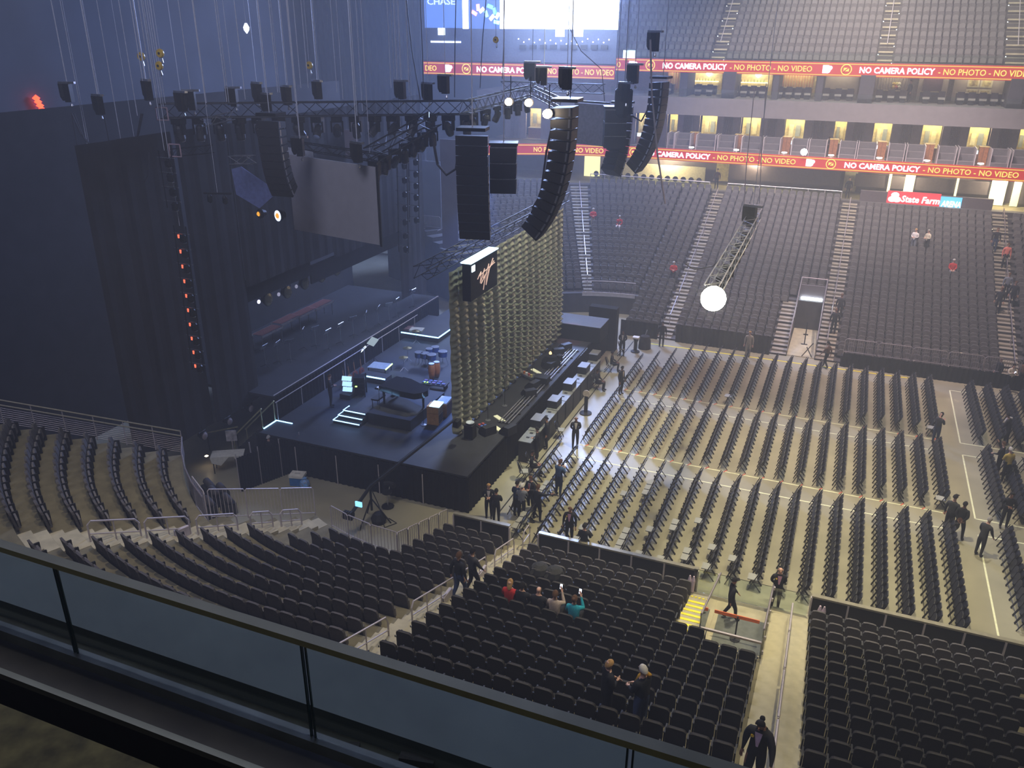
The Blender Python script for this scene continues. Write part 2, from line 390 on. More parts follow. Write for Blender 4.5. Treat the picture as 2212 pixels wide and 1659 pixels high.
# barred fences
def fence(label, pts, h=1.05, gap=.14, m='rail_grey', step=None, parent_name='barred_fence', mid=None):
    pts = [Vector(p) for p in pts]; r = thing(parent_name, label, 'fence', pts[0])
    o = pts[0]
    bars = MB().tube((0, 0, .1), (0, 0, 1), .012, 4).mesh('bar', m)
    for a, b in zip(pts[:-1], pts[1:]):
        L = (b-a).length; d = (b-a)/L; up = Vector((0, 0, h))
        MB().path([a-o, a-o+up*.93, a-o+up+d*.06, b-o+up-d*.06, b-o+up*.93, b-o], .022, 6).build('panel_frame', m, r)
        MB().tube(a-o+Vector((0, 0, .1)), b-o+Vector((0, 0, .1)), .018).build('bottom_rail', m, r)
        n = max(1, int(L/gap))
        for i in range(1, n):
            q = a.lerp(b, i/n)-o; e = link('bar', bars, r, q); e.scale = (1, 1, h)
    return r
fp = [arc_pt(False, Rk(5)-.8, RAD(t)) for t in (1, 8, 15, 21)]
fence('barred fence along the curved front row beside the camera crane', [(*p, ztr(5)) for p in fp], h=1.0)
r5 = Rk(5)-.8
for i, t in enumerate((21, 24.5)): pass
fence('tall barred fence panels behind the corner stairs, by the blue cooler', [(*arc_pt(False, Rk(k)-.8, RAD(28.3)), ztr(k)) for k in (5, 6.6, 8.2, 9.8)], h=1.25)
fence('barred gate panel left of the corner stairs above the sofa backs', [(*arc_pt(False, Rk(10)-.86, RAD(28.6)), ztr(9)), (*arc_pt(False, Rk(10)-.86, RAD(34.5)), ztr(9))], h=1.4)
for i, k in enumerate(range(0, 5)):
    fence('stepped barred fence panel, %s up from the floor, beside the short seat rows' % ORD[i], [(-13.5, Yn(k)+.74, ztr(k)), (-13.5, Yn(k)-.04, ztr(k)+.25)], h=1.0)
# rail along the cut end of the corner section
r = thing('end_railing', 'long double railing with thin horizontal wires at the seats upper end', 'railing', (0, 0, 0))
E0 = Vector((*arc_pt(False, Rk(10)-.8, RAD(51.6)), ztr(10))); E1 = Vector((*arc_pt(False, Rk(19), RAD(51.6)), ztr(19)))
for h in (1.08, .86): MB().tube(E0+Vector((0, 0, h)), E1+Vector((0, 0, h)), .03).build('hand_rail', 'board_cap', r)
for h in range(8): MB().tube(E0+Vector((0, 0, .1+.09*h)), E1+Vector((0, 0, .1+.09*h)), .006, 4).build('wire', 'rail_grey', r)
for i in range(9):
    q = E0.lerp(E1, i/8); MB().tube(q, q+Vector((0, 0, 1.08)), .022).build('post', 'rail_grey', r)
r = thing('sloping_screen', 'pale mesh screen slanting along the lowest corner row', 'barrier', (0, 0, 0))
for i in range(4):
    a, b = RAD(51.5-i*5.6), RAD(51.5-(i+1)*5.6)
    p, q = arc_pt(False, Rk(10)-.82, a), arc_pt(False, Rk(10)-.82, b)
    MB().add([(*p, ztr(10)), (*q, ztr(10)), (*q, ztr(10)+.8), (*p, ztr(10)+.8)], [(0, 1, 2, 3)]).build('screen_panel', mat('mesh_screen', (.30, .28, .32), .5, alpha=.6), r)
    MB().tube((*p, ztr(10)+.82), (*q, ztr(10)+.82), .03).build('top_rail', 'alu', r)
# dark back walls of the hall
struct('wall_left', MB().b2((-47, -4, 0), (-46.5, 90, 40)), mat('wall_dark', (.05, .055, .07), .9, var=.2, scale=.3), 'dark hall wall behind the stage')
struct('wall_back', MB().b2((-47, 90, 0), (30, 90.5, 40)), mat('wall_dark2', (.06, .06, .075), .9, var=.2, scale=.3), 'hall wall behind the upper deck')
struct('wall_right', MB().b2((29.5, -4, 0), (30, 90, 40)), mat('wall_dark3', (.06, .06, .06), .9, var=.2, scale=.3), 'hall wall at the right')
struct('ceiling', MB().b2((-47, -6, 40), (30, 92, 40.5)), 'black', 'dark hall ceiling')
# floor tapes
def tape(label, pts, w=.07, z=.004, m='tape'):
    mbt = MB()
    for a, b in zip(pts[:-1], pts[1:]):
        a = Vector(a); b = Vector(b); d = (b-a).normalized()*w/2; n = Vector((-d.y, d.x))
        mbt.b2
        q = [a-n, b-n, b+n, a+n]; mbt.add([(p.x, p.y, .001) for p in q]+[(p.x, p.y, z) for p in q], [(4, 5, 6, 7), (0, 1, 5, 4), (1, 2, 6, 5), (2, 3, 7, 6), (3, 0, 4, 7)])
    mbt.build('floor_tape', m, label=label, cat='tape')
tape('pale tape line along the front edge of the nearer cross aisle', [(-11, 34.8), (5.9, 34.8)])
tape('pale tape line along the back edge of the nearer cross aisle', [(-11, 36.15), (5.9, 36.15)])
tape('pale tape line along the front edge of the farther cross aisle', [(-10.5, 42.5), (5.9, 42.5)])
tape('pale tape line along the back edge of the farther cross aisle', [(-10.5, 43.8), (5.9, 43.8)])
tape('yellow-green tape line beside the right block, nearest the boards', [(14, 34.8), (7.18, 34.8), (7.18, 27)])
tape('pale tape bracket around the middle part of the right block', [(8.0, 42.5), (7.18, 42.5), (7.18, 36.15), (14, 36.15)])
tape('pale tape bracket around the far part of the right block', [(8.2, 51.2), (7.18, 51.2), (7.18, 43.9), (14, 43.9)])
tape('yellow tape line across the floor below the far seats', [(-11.1, 52.0), (5.2, 52.3)], .12, m='yellow')
tape('thin black cable line running along the floor before the stage', [(-12.1, 28.5), (-12.1, 52)], .05, .02, 'black')
# ================================================================== STADIUM SEATS
def rounded(w, h, r, n=4, bottom=.0):
    pts = [(-w/2, bottom), (w/2, bottom)]
    for i in range(n+1):
        a = PI/2*i/n; pts.append((w/2-r+r*math.cos(a), h-r+r*math.sin(a)))
    for i in range(n+1):
        a = PI/2+PI/2*i/n; pts.append((-w/2+r+r*math.cos(a), h-r+r*math.sin(a)))
    return pts
TILT = .16
def back_fn(y0, s=1.0):
    def f(x, z):
        zz = .36+z; bow = .05*(1-(x/.25)**2)
        return (x*s, y0-(zz-.36)*math.tan(TILT)-bow*.6, zz)
    return f
def make_seat_meshes(n=4):
    pad = MB().prism(rounded(.465, .50, .12, n), back_fn(.10), back_fn(.03))
    shell = MB().prism(rounded(.47, .51, .12, n, -.22), back_fn(.03), back_fn(.005))
    rimp = rounded(.455, .505, .12, n)[2:]
    rim = MB().path([back_fn(.03)(x, z) for x, z in rimp], .02, 5)
    pan = MB().prism(rounded(.44, .42, .10, n), lambda x, z: (x, .20-z*.10, .22+z*.93), lambda x, z: (x, .13-z*.10, .22+z*.93))
    arm = MB().box((0, .16, .56), (.04, .30, .035)).box((0, .05, .38), (.04, .05, .36))
    leg = MB().box((0, .05, .13), (.04, .06, .26)).box((0, .08, .015), (.045, .18, .03))
    cup = MB().lathe((0, -.06, .62), [(.016, 0), (.02, .05), (.016, .05)], 6)
    return dict(backrest=pad, back_shell=shell, rim=rim, seat_pan=pan, armrest=arm, leg=leg, cup_holder=cup)
SM = make_seat_meshes()
SEATM = {k: SM[k].mesh(k, {'backrest': 'seat_fabric', 'back_shell': 'seat_fabric', 'rim': 'seat_rim', 'seat_pan': 'seat_fabric', 'armrest': 'seat_plastic', 'leg': 'seat_leg', 'cup_holder': 'seat_plastic'}[k], smooth=False) for k in SM}
def make_seat(loc, rz, label, group, end=False):
    s = thing('stadium_seat', label, 'seat', loc, rz, group)
    for k in ('backrest', 'back_shell', 'rim', 'seat_pan'): link(k, SEATM[k], s)
    link('armrest', SEATM['armrest'], s, (-.265, 0, 0)); link('leg', SEATM['leg'], s, (-.265, 0, 0)); link('cup_holder', SEATM['cup_holder'], s, (-.265, 0, 0))
    if end:
        link('armrest', SEATM['armrest'], s, (.262, 0, 0)); link('leg', SEATM['leg'], s, (.262, 0, 0))
    return s
SP = .54
indiv = []; rest = []
def inframe(x, y, z, m=40):
    q = Vector((x, y, z))-CAMP; d = q.dot(_f)
    if d < .3: return None
    u, v = CXP+F_PX*q.dot(_r)/d, CYP+F_PX*q.dot(_d)/d
    return (u, v, d) if -m < u < 2212+m and -m < v < 1659+m else None
# section between the left aisle and the wide aisle
GM = 'black seats between the two aisles below the glass'; GR = 'black seats right of the wide aisle'
def row_name(k): return ORD[k]
for k in range(0, 17):
    xe = -3.4 if k <= 4 else (-2.4 if k == 5 else -.62)
    n = int((xe+9.38)/SP+.5)
    for i in range(n+1):
        x = -9.38+i*SP
        if x > xe+.1: break
        lab = 'black seat, %s right of the left aisle, in the %s row up' % (ORD[i], ORD[k])
        indiv.append(((x, Yn(k), ztr(k)), 0.0, lab, GM, i == n or x+SP > xe+.1))
for k in range(0, 17):
    for i in range(0, 30):
        x = 1.22+i*.545
        lab = 'black seat, %s right of the wide aisle, in the %s row up' % (ORD[i] if i < len(ORD) else 'far', ORD[k])
        if i < len(ORD) and inframe(x, Yn(k), ztr(k)+.6, 10): indiv.append(((x, Yn(k), ztr(k)), 0.0, lab, GR, False))
indiv = [e for e in indiv if inframe(*e[0][:2], e[0][2]+.6, 10)]
# left corner section (rows curve away towards the stage)
def arc_row(far, k, t0, t1):
    R = Rk(k); n = int((t1-t0)*R/SP)
    out = []
    for i in range(n):
        t = t0+(i+.5)*(t1-t0)/n; p = arc_pt(far, R, t)
        out.append((p[0], p[1], (PI+t) if far else -t))
    return out
for k in range(0, 18):
    n = int(2.5/SP); 
    for i in range(5): rest.append((-10.95-i*.53, Yn(k), ztr(k), 0.0))
    if k >= 5:
        skip = {7: (8, 15)}.get(k, ())
        for i, (x, y, rz) in enumerate(arc_row(False, k, .005, RAD(22.0))):
            if i in skip: continue
            if k in (5, 6, 7) and i > len(arc_row(False, k, .005, RAD(22.0)))-3: continue
            rest.append((x, y, ztr(k), rz))
    if k >= 10:
        for x, y, rz in arc_row(False, k, RAD(27.2), RAD(50.0)): rest.append((x, y, ztr(k), rz))
for k in range(0, 23):
    last = 21 if k <= 20 else 22
    def put(x0, x1):
        n = int((x1-x0)/SP+1e-6)
        for i in range(n):
            x = x0+(i+.5)*(x1-x0)/n; rest.append((x, Yf(k), ztr(k), PI))
    if k <= 20: put(.72, 10.0)
    if k <= 20: put(11.3, 15.5)
    if k <= 21:
        put(-9.75, -3.35 if k <= 5 else (-.7 if k > 6 else -2.9))
        put(-13.25, -10.9)
        if k >= 5:
            for x, y, rz in arc_row(True, k, .004, RAD(19.2)): rest.append((x, y, ztr(k), rz))
            for x, y, rz in arc_row(True, k, RAD(23.6), RAD(50)): rest.append((x, y, ztr(k), rz))
# upper deck
UD = []
def zu(j): return 16.95+.62*j
for j in range(0, 10):
    y = 77.9+.84*j
    for x0, x1 in ((-33, -13.1), (-11.7, .2), (1.5, 9.3), (10.9, 15)):
        n = int((x1-x0)/SP)
        for i in range(n): rest.append((x0+(i+.5)*(x1-x0)/n, y, zu(j), PI))
# the 300 seats that show largest are single things
indiv.sort(key=lambda e: (Vector(e[0])-CAMP).length)
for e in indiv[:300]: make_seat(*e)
for e in indiv[300:]: rest.append((*e[0], e[1]))
def low_seat():
    b = MB().prism(rounded(.47, .50, .13, 2, -.2), back_fn(.07), back_fn(0))
    p = MB().prism(rounded(.43, .42, .10, 1), lambda x, z: (x, .17-z*.08, .20+z*.93), lambda x, z: (x, .11-z*.08, .20+z*.93))
    a = MB().box((-.265, .12, .30), (.05, .22, .56)); c = MB().box((0, .165, .50), (.12, .03, .10))
    return b.v, b.f, p.v, p.f, a.v, a.f
lv = low_seat()
V = []; F = []; MI = []
import itertools
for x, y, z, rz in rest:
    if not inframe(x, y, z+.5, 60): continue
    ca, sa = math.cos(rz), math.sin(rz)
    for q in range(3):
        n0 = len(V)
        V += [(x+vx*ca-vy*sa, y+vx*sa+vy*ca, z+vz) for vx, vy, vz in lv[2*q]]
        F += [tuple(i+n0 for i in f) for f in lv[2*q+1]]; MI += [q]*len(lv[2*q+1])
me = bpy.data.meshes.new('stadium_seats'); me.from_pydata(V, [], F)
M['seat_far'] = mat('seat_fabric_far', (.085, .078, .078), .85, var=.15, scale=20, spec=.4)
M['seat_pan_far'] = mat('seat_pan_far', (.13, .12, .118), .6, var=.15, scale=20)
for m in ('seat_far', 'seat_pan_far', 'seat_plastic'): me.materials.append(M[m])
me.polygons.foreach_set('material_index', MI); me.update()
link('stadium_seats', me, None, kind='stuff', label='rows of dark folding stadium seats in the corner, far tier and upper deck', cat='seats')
# ================================================================== FOLDING CHAIRS ON THE FLOOR (facing the stage, -X)
def chair_parts(down=False, low=False):
    n = 4 if low else 6
    fr = []
    for y in (-.205, .205):
        m = MB()
        m.tube((.10, y, .88), (-.26, y, 0), .019, n).tube((-.18, y, .46), (.20, y, 0), .019, n)
        fr.append(m)
    bar = MB().tube((-.20, -.19, .12), (-.20, .19, .12), .011, 4)
    bk = MB().prism([(-.215, -.04), (.215, -.04), (.215, .2), (.14, .3), (-.14, .3), (-.215, .2)], lambda y, z: (.035+z*.40, y, .60+z), lambda y, z: (.075+z*.40, y, .60+z))
    if down: st = MB().prism([(-.20, -.30), (.20, -.30), (.21, .05), (.12, .12), (-.12, .12), (-.21, .05)], lambda y, x: (x-.02, y, .45), lambda y, x: (x-.02, y, .49))
    else: st = MB().prism([(-.205, 0), (.205, 0), (.205, .35), (.10, .43), (-.10, .43), (-.205, .35)], lambda y, z: (-.12+z*.30, y, .34+z), lambda y, z: (-.09+z*.30, y, .34+z))
    return fr, bar, bk, st
fr, bar, bk, st = chair_parts(); _, _, _, std = chair_parts(True)
CHM = dict(f0=fr[0].mesh('leg_frame', 'chair_black'), f1=fr[1].mesh('leg_frame', 'chair_black'), bar=bar.mesh('crossbar', 'chair_black'), bk=bk.mesh('backrest', 'chair_black'), st=st.mesh('seat', 'chair_black'), sd=std.mesh('seat', 'chair_pad'))
def make_chair(loc, label, group, down, rz=0.0):
    c = thing('folding_chair', label, 'chair', loc, rz, group)
    link('leg_frame', CHM['f0'], c); link('leg_frame', CHM['f1'], c); link('crossbar', CHM['bar'], c); link('backrest', CHM['bk'], c)
    link('seat', CHM['sd' if down else 'st'], c, label='pale seat folded down' if down else None)
    return c
chairs = []
CS = .452
def rowX(i): return -10.58+.866*i
BL = {'near': (27.05, 34.62), 'middle': (36.32, 42.42), 'far': (43.98, 51.2)}
DOWN = {('near', 0): (0, 1, 2, 3, 6, 7, 8), ('near', 3): (0, 2), ('near', 4): (9,), ('near', 5): (0, 1, 2, 3, 10, 11, 12), ('near', 6): (0, 4), ('near', 7): (0, 5, 6), ('near', 8): (1, 2, 7), ('near', 9): (0, 3), ('near', 10): (2,), ('near', 11): (0,), ('far', 7): (0,), ('far', 19): (0,), ('middle', 19): (0,)}
for bname, (y0, y1) in BL.items():
    n = int((y1-y0)/CS)
    for i in range(-1, 20):
        if bname != 'near' and i < 0: continue
        ya = y0
        yb = y1
        if bname == 'near' and i == -1: ya = 28.6
        if bname == 'near' and -3.3 < rowX(i) < .9: ya = 27.25
        if bname == 'far' and i <= 2: yb = 47.8+.9*i
        m = int((yb-ya)/CS)
        for j in range(m):
            dn = j in DOWN.get((bname, i), ())
            side = {'near': 'the boards', 'middle': 'the near aisle', 'far': 'the far aisle'}[bname]
            lab = ('black chair, pale seat down, ' if dn else 'black folding chair, ')+'%s from %s, %s row from stage' % (ORD[j], side, ORD[i+1])
            chairs.append(((rowX(i), ya+(j+.5)*(yb-ya)/m, 0), lab, 'folding chairs on the floor, %s block' % bname, dn))
for bname, (y0, y1) in BL.items():
    n = int((y1-y0)/CS)
    for i in range(0, 8):
        for j in range(n):
            x = 8.05+.9*i; y = y0+(j+.5)*(y1-y0)/n
            side = {'near': 'the boards', 'middle': 'the near aisle', 'far': 'the far aisle'}[bname]
            lab = 'black right-block chair, %s from %s, %s row right of tape' % (ORD[j], side, ORD[i])
            chairs.append(((x, y, 0), lab, 'folding chairs on the floor, right block', False))
chairs = [c for c in chairs if inframe(c[0][0], c[0][1], .5, 10)]
chairs.sort(key=lambda c: (Vector(c[0])-CAMP).length)
for c in chairs[:300]: make_chair(*c)
lf, lb, lk, ls = chair_parts(low=True); lsd = chair_parts(True, True)[3]
V = []; F = []; MI = []
for loc, lab, g, dn in chairs[300:]:
    for q, m in enumerate((lf[0], lf[1], lk, lsd if dn else ls)):
        n0 = len(V); V += [(loc[0]+v[0], loc[1]+v[1], v[2]) for v in m.v]; F += [tuple(i+n0 for i in f) for f in m.f]; MI += [1 if (q == 3 and dn) else 0]*len(m.f)
me = bpy.data.meshes.new('folding_chairs'); me.from_pydata(V, [], F); me.materials.append(M['chair_black']); me.materials.append(M['chair_pad'])
me.polygons.foreach_set('material_index', MI); me.update()
link('folding_chairs', me, None, kind='stuff', label='rows of black folding chairs on the farther part of the floor', cat='chairs')
# red tape marks at the row ends of the cross aisles
for i in range(0, 20):
    for y, nm in ((36.45, 'nearer'), (44.1, 'farther')):
        MB().box((rowX(i)+.12, y-.25, .006), (.05, .26, .01), rz=-.5).build('row_mark', 'red_tape', label='red floor mark at the %s cross aisle, %s row back from the stage' % (nm, ORD[i+1]), cat='tape mark', group='red row marks')
# ================================================================== STAGE
ZS = 1.8
def S(px, py, z=ZS): return atZ(px, py, z)
st = thing('stage', 'big black stage deck with draped black sides', 'stage', (-18.8, 38.8, 0))
so = st.location
MB().b2((-5.4, -10.7, 1.70), (5.45, 10.7, 1.80)).build('deck', 'stage_black', st)
# panels of skirt drape, slightly wavy, on the near side and the front
def drape(w, h, waves=10, amp=.03, n=None, zig=0.0):
    n = n or waves*4; mb = MB()
    for i in range(n+1):
        x = -w/2+w*i/n; y = amp*math.sin(2*PI*waves*i/n)
        mb.v += [(x, y, 0), (x, y, h)]
    for i in range(n): mb.f.append((2*i, 2*i+2, 2*i+3, 2*i+1))
    return mb
sk = drape(2.2, 1.68, 7, .03).mesh('skirt_drape', 'black_cloth')
for i in range(5): link('skirt_drape', sk, st, (-4.45+2.22*i, -10.74, .01))
sk2 = drape(2.13, 1.68, 7, .03).mesh('skirt_drape', 'black_cloth')
for i in range(10): link('skirt_drape', sk2, st, (5.5, -9.6+2.14*i, .01), PI/2)
for i in range(4): MB().tube((-3.34+2.22*i, -10.8, 0), (-3.34+2.22*i, -10.8, 1.5), .025).build('skirt_pole', 'rail_grey', st)
# far draped black side platform
pf = thing('side_platform', 'black draped platform at the far end of the stage', 'platform', (-14.3, 47.6, 1.8))
MB().b2((-2.0, -1.6, 0), (1.5, .3, .95)).build('draped_box', 'black_cloth', pf)
MB().b2((-2.02, -1.62, .95), (1.52, .32, 1.0)).build('top', mat('platform_top', (.07, .07, .075), .7), pf)
pk = MB().b2((-14.6, 49.56, 0), (-12.75, 50.2, 2.9)).build('draped_block', 'black_cloth', label='tall black draped block at the stage far front corner', cat='drape')
# coloured light patches come from two small stage lamps at the far end
lamp('far_stage_pink', 'SPOT', (-14.2, 46.2, 8), (-14.6, 45.6, 1.8), 420, (1, .25, .45), .1, 14, .3)
lamp('far_stage_blue', 'SPOT', (-14.2, 47.4, 8), (-14.9, 46.6, 1.8), 300, (.2, .5, 1), .1, 10, .3)
# ---- gathered silver curtain (austrian drape): swags between vertical cords
def austrian(y0, y1, zt, zb, nsw=14, nrow=26):
    mb = MB(); nu, nv = nsw*10, nrow*6
    for j in range(nv+1):
        for i in range(nu+1):
            u = i/nu; v = j/nv; s = (u*nsw) % 1.0
            bulge = math.sin(PI*s)
            ph = v*nrow + .55*bulge
            swag = (ph % 1.0)
            fall = min(1.0, v*1.15+.25)
            depth = .05+bulge**.8*(.10+.30*swag**1.6)*fall
            bot = .38*bulge*max(0, v-.94)/.06
            edge = .25*math.sin(u*9.0)*0
            z = zt+(zb-zt)*v-.06*bulge*fall-bot*.4
            mb.v.append((depth+.02*math.sin(v*57+u*33), y0+(y1-y0)*u, z))
    w = nu+1
    for j in range(nv):
        for i in range(nu): mb.f.append((j*w+i, j*w+i+1, (j+1)*w+i+1, (j+1)*w+i))
    return mb
M['silver_silk'] = mat('silver_silk', (.42, .43, .32), .34, .3, var=.18, scale=5, spec=.6)
cu = thing('gathered_curtain', 'tall gathered silver-green curtain hanging across the stage', 'curtain', (-15.6, 38.75, 1.85))
AU = (31.2, 46.5); nsw = 16
swm = austrian(0, (AU[1]-AU[0])/nsw, 9.75-1.85, .15, 1, 26).mesh('swag_strip', 'silver_silk', smooth=True)
for i in range(nsw): link('swag_strip', swm, cu, (0, AU[0]-38.75+i*(AU[1]-AU[0])/nsw, 0))
# ---- truss builder
def truss_bits(a, b, w=.45, h=.45, r=.026, seg=.6, up=Vector((0, 0, 1))):
    a = Vector(a); b = Vector(b); d = (b-a); L = d.length; d.normalize()
    if abs(d.dot(up)) > .95: up = Vector((0, 1, 0))
    s = d.cross(up).normalized(); t = s.cross(d).normalized()
    c = [s*(w/2)+t*(h/2), -s*(w/2)+t*(h/2), -s*(w/2)-t*(h/2), s*(w/2)-t*(h/2)]
    chords = [MB().tube(a+k, b+k, r, 6) for k in c]
    lace = MB(); n = max(1, int(L/seg))
    for q in range(4):
        for i in range(n):
            p0 = a+d*(L*i/n); p1 = a+d*(L*(i+1)/n); u, v = (c[q], c[(q+1) % 4]) if i % 2 else (c[(q+1) % 4], c[q])
            lace.tube(p0+u, p1+v, r*.55, 4, cap=False)
    return chords, lace
def truss(name, label, a, b, m='truss', w=.45, h=.45, seg=.6, parent=None, r=.026):
    root = parent or thing(name, label, 'truss', a)
    o = Vector((0, 0, 0)) if parent else Vector(a)
    ch, la = truss_bits(Vector(a)-o, Vector(b)-o, w, h, r, seg)
    for c in ch: c.build('chord', m, root)
    la.build('lacing', m, root, kind='stuff')
    return root
truss('curtain_truss', 'black box truss carrying the gathered curtain', (-15.95, 29.4, 10.15), (-15.95, 47.9, 10.15), w=.6, h=.5)
# ---- small flown screen with pale scribble, hung on the curtain truss
sg = thing('hanging_sign_box', 'dark hanging box with pale scribbled lettering and a lit top edge', 'sign', tuple(atX(1012, 605, -14.9)))
a = atX(996, 600, -15.1); b = atX(1050, 560, -15.1); dY = b.y-a.y
MB().b2((-.25, -.1, -.95), (.15, dY+.15, .75)).build('box', 'black', sg)
MB().b2((-.3, -.15, .75), (.2, dY+.2, .8)).build('lit_top', emat('cool_top', (.5, .8, 1), 2.2), sg)
MB().b2((.15, .02, .35), (.165, .35, .62)).build('bright_square', emat('cool_square', (.6, .85, 1), 4), sg)
M['scribble'] = emat('scribble_paint', (.75, .5, .42), .35, (.6, .4, .33))  # strokes carry a weak glow of their own
for k, pts in enumerate([[(.3, -.1), (.5, .15), (.45, -.35), (.7, .2), (.62, -.2)], [(.7, -.25), (.95, .3), (.9, -.1), (1.2, .45)], [(.5, -.4), (.75, -.1), (.62, -.75)], [(.85, -.05), (.78, -.6), (1.0, .1), (1.25, .3)], [(.35, .0), (1.3, .2)]]):
    MB().path([(.175, y*dY/1.4, z) for y, z in pts], .022, 4).build('scribble_stroke', 'scribble', sg)
# ---- upstage set wall with an opening, header and lower wall
WX = -26.0
dw = thing('set_wall', 'tall dark drape wall upstage with a wide opening', 'drape', (WX, 38, 0))
def wpanel(name, y0, y1, z0, z1, m='dark_cloth', dx=0.0):
    n = max(2, int((y1-y0)*4)); mb = MB()
    for i in range(n+1):
        y = y0+(y1-y0)*i/n; x = dx+.012*math.sin(i*1.9)+.03*math.sin(i*.31)
        mb.v += [(x, y-38, z0), (x, y-38, z1)]
    for i in range(n): mb.f.append((2*i, 2*i+1, 2*i+3, 2*i+2))
    return mb.build(name, m, dw)
wpanel('drape_panel', 22.5, 24.4, 2.3, 15.5); wpanel('drape_panel', 24.5, 27.3, 2.3, 15.5, dx=-.1); wpanel('drape_panel', 27.4, 30.6, 2.3, 15.5)
wpanel('header_drape', 30.6, 38.2, 8.0, 15.5); wpanel('header_drape', 38.2, 46.0, 7.6, 15.5, dx=-.1)
wpanel('side_drape', 46.0, 49.5, 0, 15.5, dx=-.4)
MB().b2((-.25, 30.6-38, 7.2), (-.15, 36-38, 8.25)).build('black_border', 'black_cloth', dw)
MB().b2((-.25, 36-38, 6.7), (-.15, 46-38, 7.7)).build('black_border', 'black_cloth', dw)
# orchestra riser behind, with its front wall
rs = thing('orchestra_riser', 'long black riser behind the stage with a draped front wall', 'platform', (-27, 38, 0))
MB().b2((-4.5, -8.2, 2.75), (2.55, 9.5, 2.9)).build('deck', 'stage_black', rs)
for i in range(8):
    o = link('front_drape', drape(2.2, 2.9, 8, .03).mesh('front_drape', 'black_cloth'), rs, (2.6, -7.1+2.2*i, 0), PI/2)
MB().tube((2.5, -8.2, 2.95), (2.5, 9.5, 2.95), .03).build('edge_rail', 'rail_grey', rs)
bw = MB().b2((-34.2, 22, 0), (-34, 52, 16)).build('backstage_drape', 'dark_cloth', label='dark drape closing off the back of the orchestra riser', cat='drape')
# instruments on the riser: mallet instruments, music stands, lamps
def marimba(loc, rz, label):
    r = thing('mallet_instrument', label, 'instrument', loc, rz, 'mallet instruments on the riser')
    fr = MB()
    for sx in (-.85, .85):
        for sy in (-.3, .3): MB().tube((sx, sy, 0), (sx, sy, .85), .025).build('leg', 'steel', r)
    MB().b2((-.95, -.4, .8), (.95, -.36, .9)).build('rail', 'steel', r); MB().b2((-.95, .36, .8), (.95, .40, .9)).build('rail', 'steel', r)
    bm = MB().box((0, 0, 0), (.075, .62, .025)).mesh('bar', mat('mallet_bar', (.40, .16, .14), .4))
    for i in range(16): link('bar', bm, r, (-.82+.11*i, 0, .92))
    return r
for i, (px, py) in enumerate([(590, 748), (630, 722), (668, 705), (702, 688)]):
    p = atZ(px, py, 2.9); marimba((p.x-.3, p.y, 2.9), PI/2, 'metal-framed mallet instrument with reddish bars, %s from the left on the dark riser' % ORD[i])
def music_stand(loc, rz, label, group=None, m='black', tilt=.6, desk=(.5, .34), dm=None):
    r = thing('music_stand', label, 'music stand', loc, rz, group)
    MB().tube((0, 0, 0), (0, 0, 1.05), .014).build('pole', 'steel', r)
    for a in range(3): MB().tube((0, 0, .12), (.3*math.cos(a*2.1), .3*math.sin(a*2.1), 0), .01, 4).build('foot', 'black', r)
    mt = Euler((tilt, 0, 0)).to_matrix(); MB().box((0, 0, 1.12), (desk[0], .02, desk[1]), M3=mt).build('desk', dm or 'steel', r)
    return r
random.seed(3)
for i in range(14):
    px = 575+i*27; py = 800-i*10.6+random.uniform(-14, 10)
    p = atZ(px, py, 2.9); music_stand((min(p.x, -24.9), p.y, 2.9), PI/2+random.uniform(-.6, .6), 'music stand on the dark riser, %s from the left' % ORD[i], 'music stands on the riser')
M['lamp_lens_dim'] = mat('lamp_lens', (.20, .17, .09), .25, .5, var=.4, scale=30)
def round_lamp(loc, label, r_=.34, group=None, face='lamp_lens_dim', rz=0.0):
    r = thing('round_lamp', label, 'stage lamp', loc, rz, group)
    MB().lathe((0, 0, 0), [(r_*.55, -.32), (r_*.9, -.1), (r_, 0), (r_*.92, .02)], 14, 'x').build('housing', 'truss', r)
    MB().lathe((.021, 0, 0), [(r_*.88, 0), (r_*.5, .04), (.02, .05)], 14, 'x').build('lens', face, r)
    MB().path([(-.1, -r_*1.05, 0), (-.1, -r_*1.05, r_*1.1), (-.1, r_*1.05, r_*1.1), (-.1, r_*1.05, 0)], .02, 4).build('yoke', 'truss', r)
    MB().tube((-.1, 0, r_*1.1), (-.1, 0, r_*1.1+.25), .02, 4).build('clamp', 'truss', r)
    return r
for i, (px, py) in enumerate([(580, 647), (622, 631), (660, 612), (696, 597), (729, 583)]):
    p = atX(px, py, WX-.6); round_lamp(tuple(p), 'round amber-lensed lamp under the dark header, %s from the left' % ORD[i], .36, 'round lamps under the header')
M['lens_grey'] = mat('grey_lens', (.30, .24, .24), .5)
for i, (px, py) in enumerate([(442, 942), (496, 911), (542, 883)]):
    p = atX(px, py, WX+.25); round_lamp(tuple(p), 'dull round lamp at the foot of the dark drape, %s from the left' % ORD[i], .2, 'dull lamps at the drape foot', 'lens_grey')
for i, (px, py) in enumerate([(560, 652), (603, 636), (641, 619), (679, 603)]):
    p = atX(px, py, WX-.5); MB().lathe((0, 0, 0), [(.03, -.1), (.1, -.05), (.1, 0), (.02, .02)], 10, 'x').build('small_lamp', emat('small_lamp_lens', (.7, .7, 1), (1.2, .25, .2, .2)[i]), loc=tuple(p), label='small pale lamp between the round lamps, %s from the left' % ORD[i], cat='stage lamp', group='small lamps under the header')
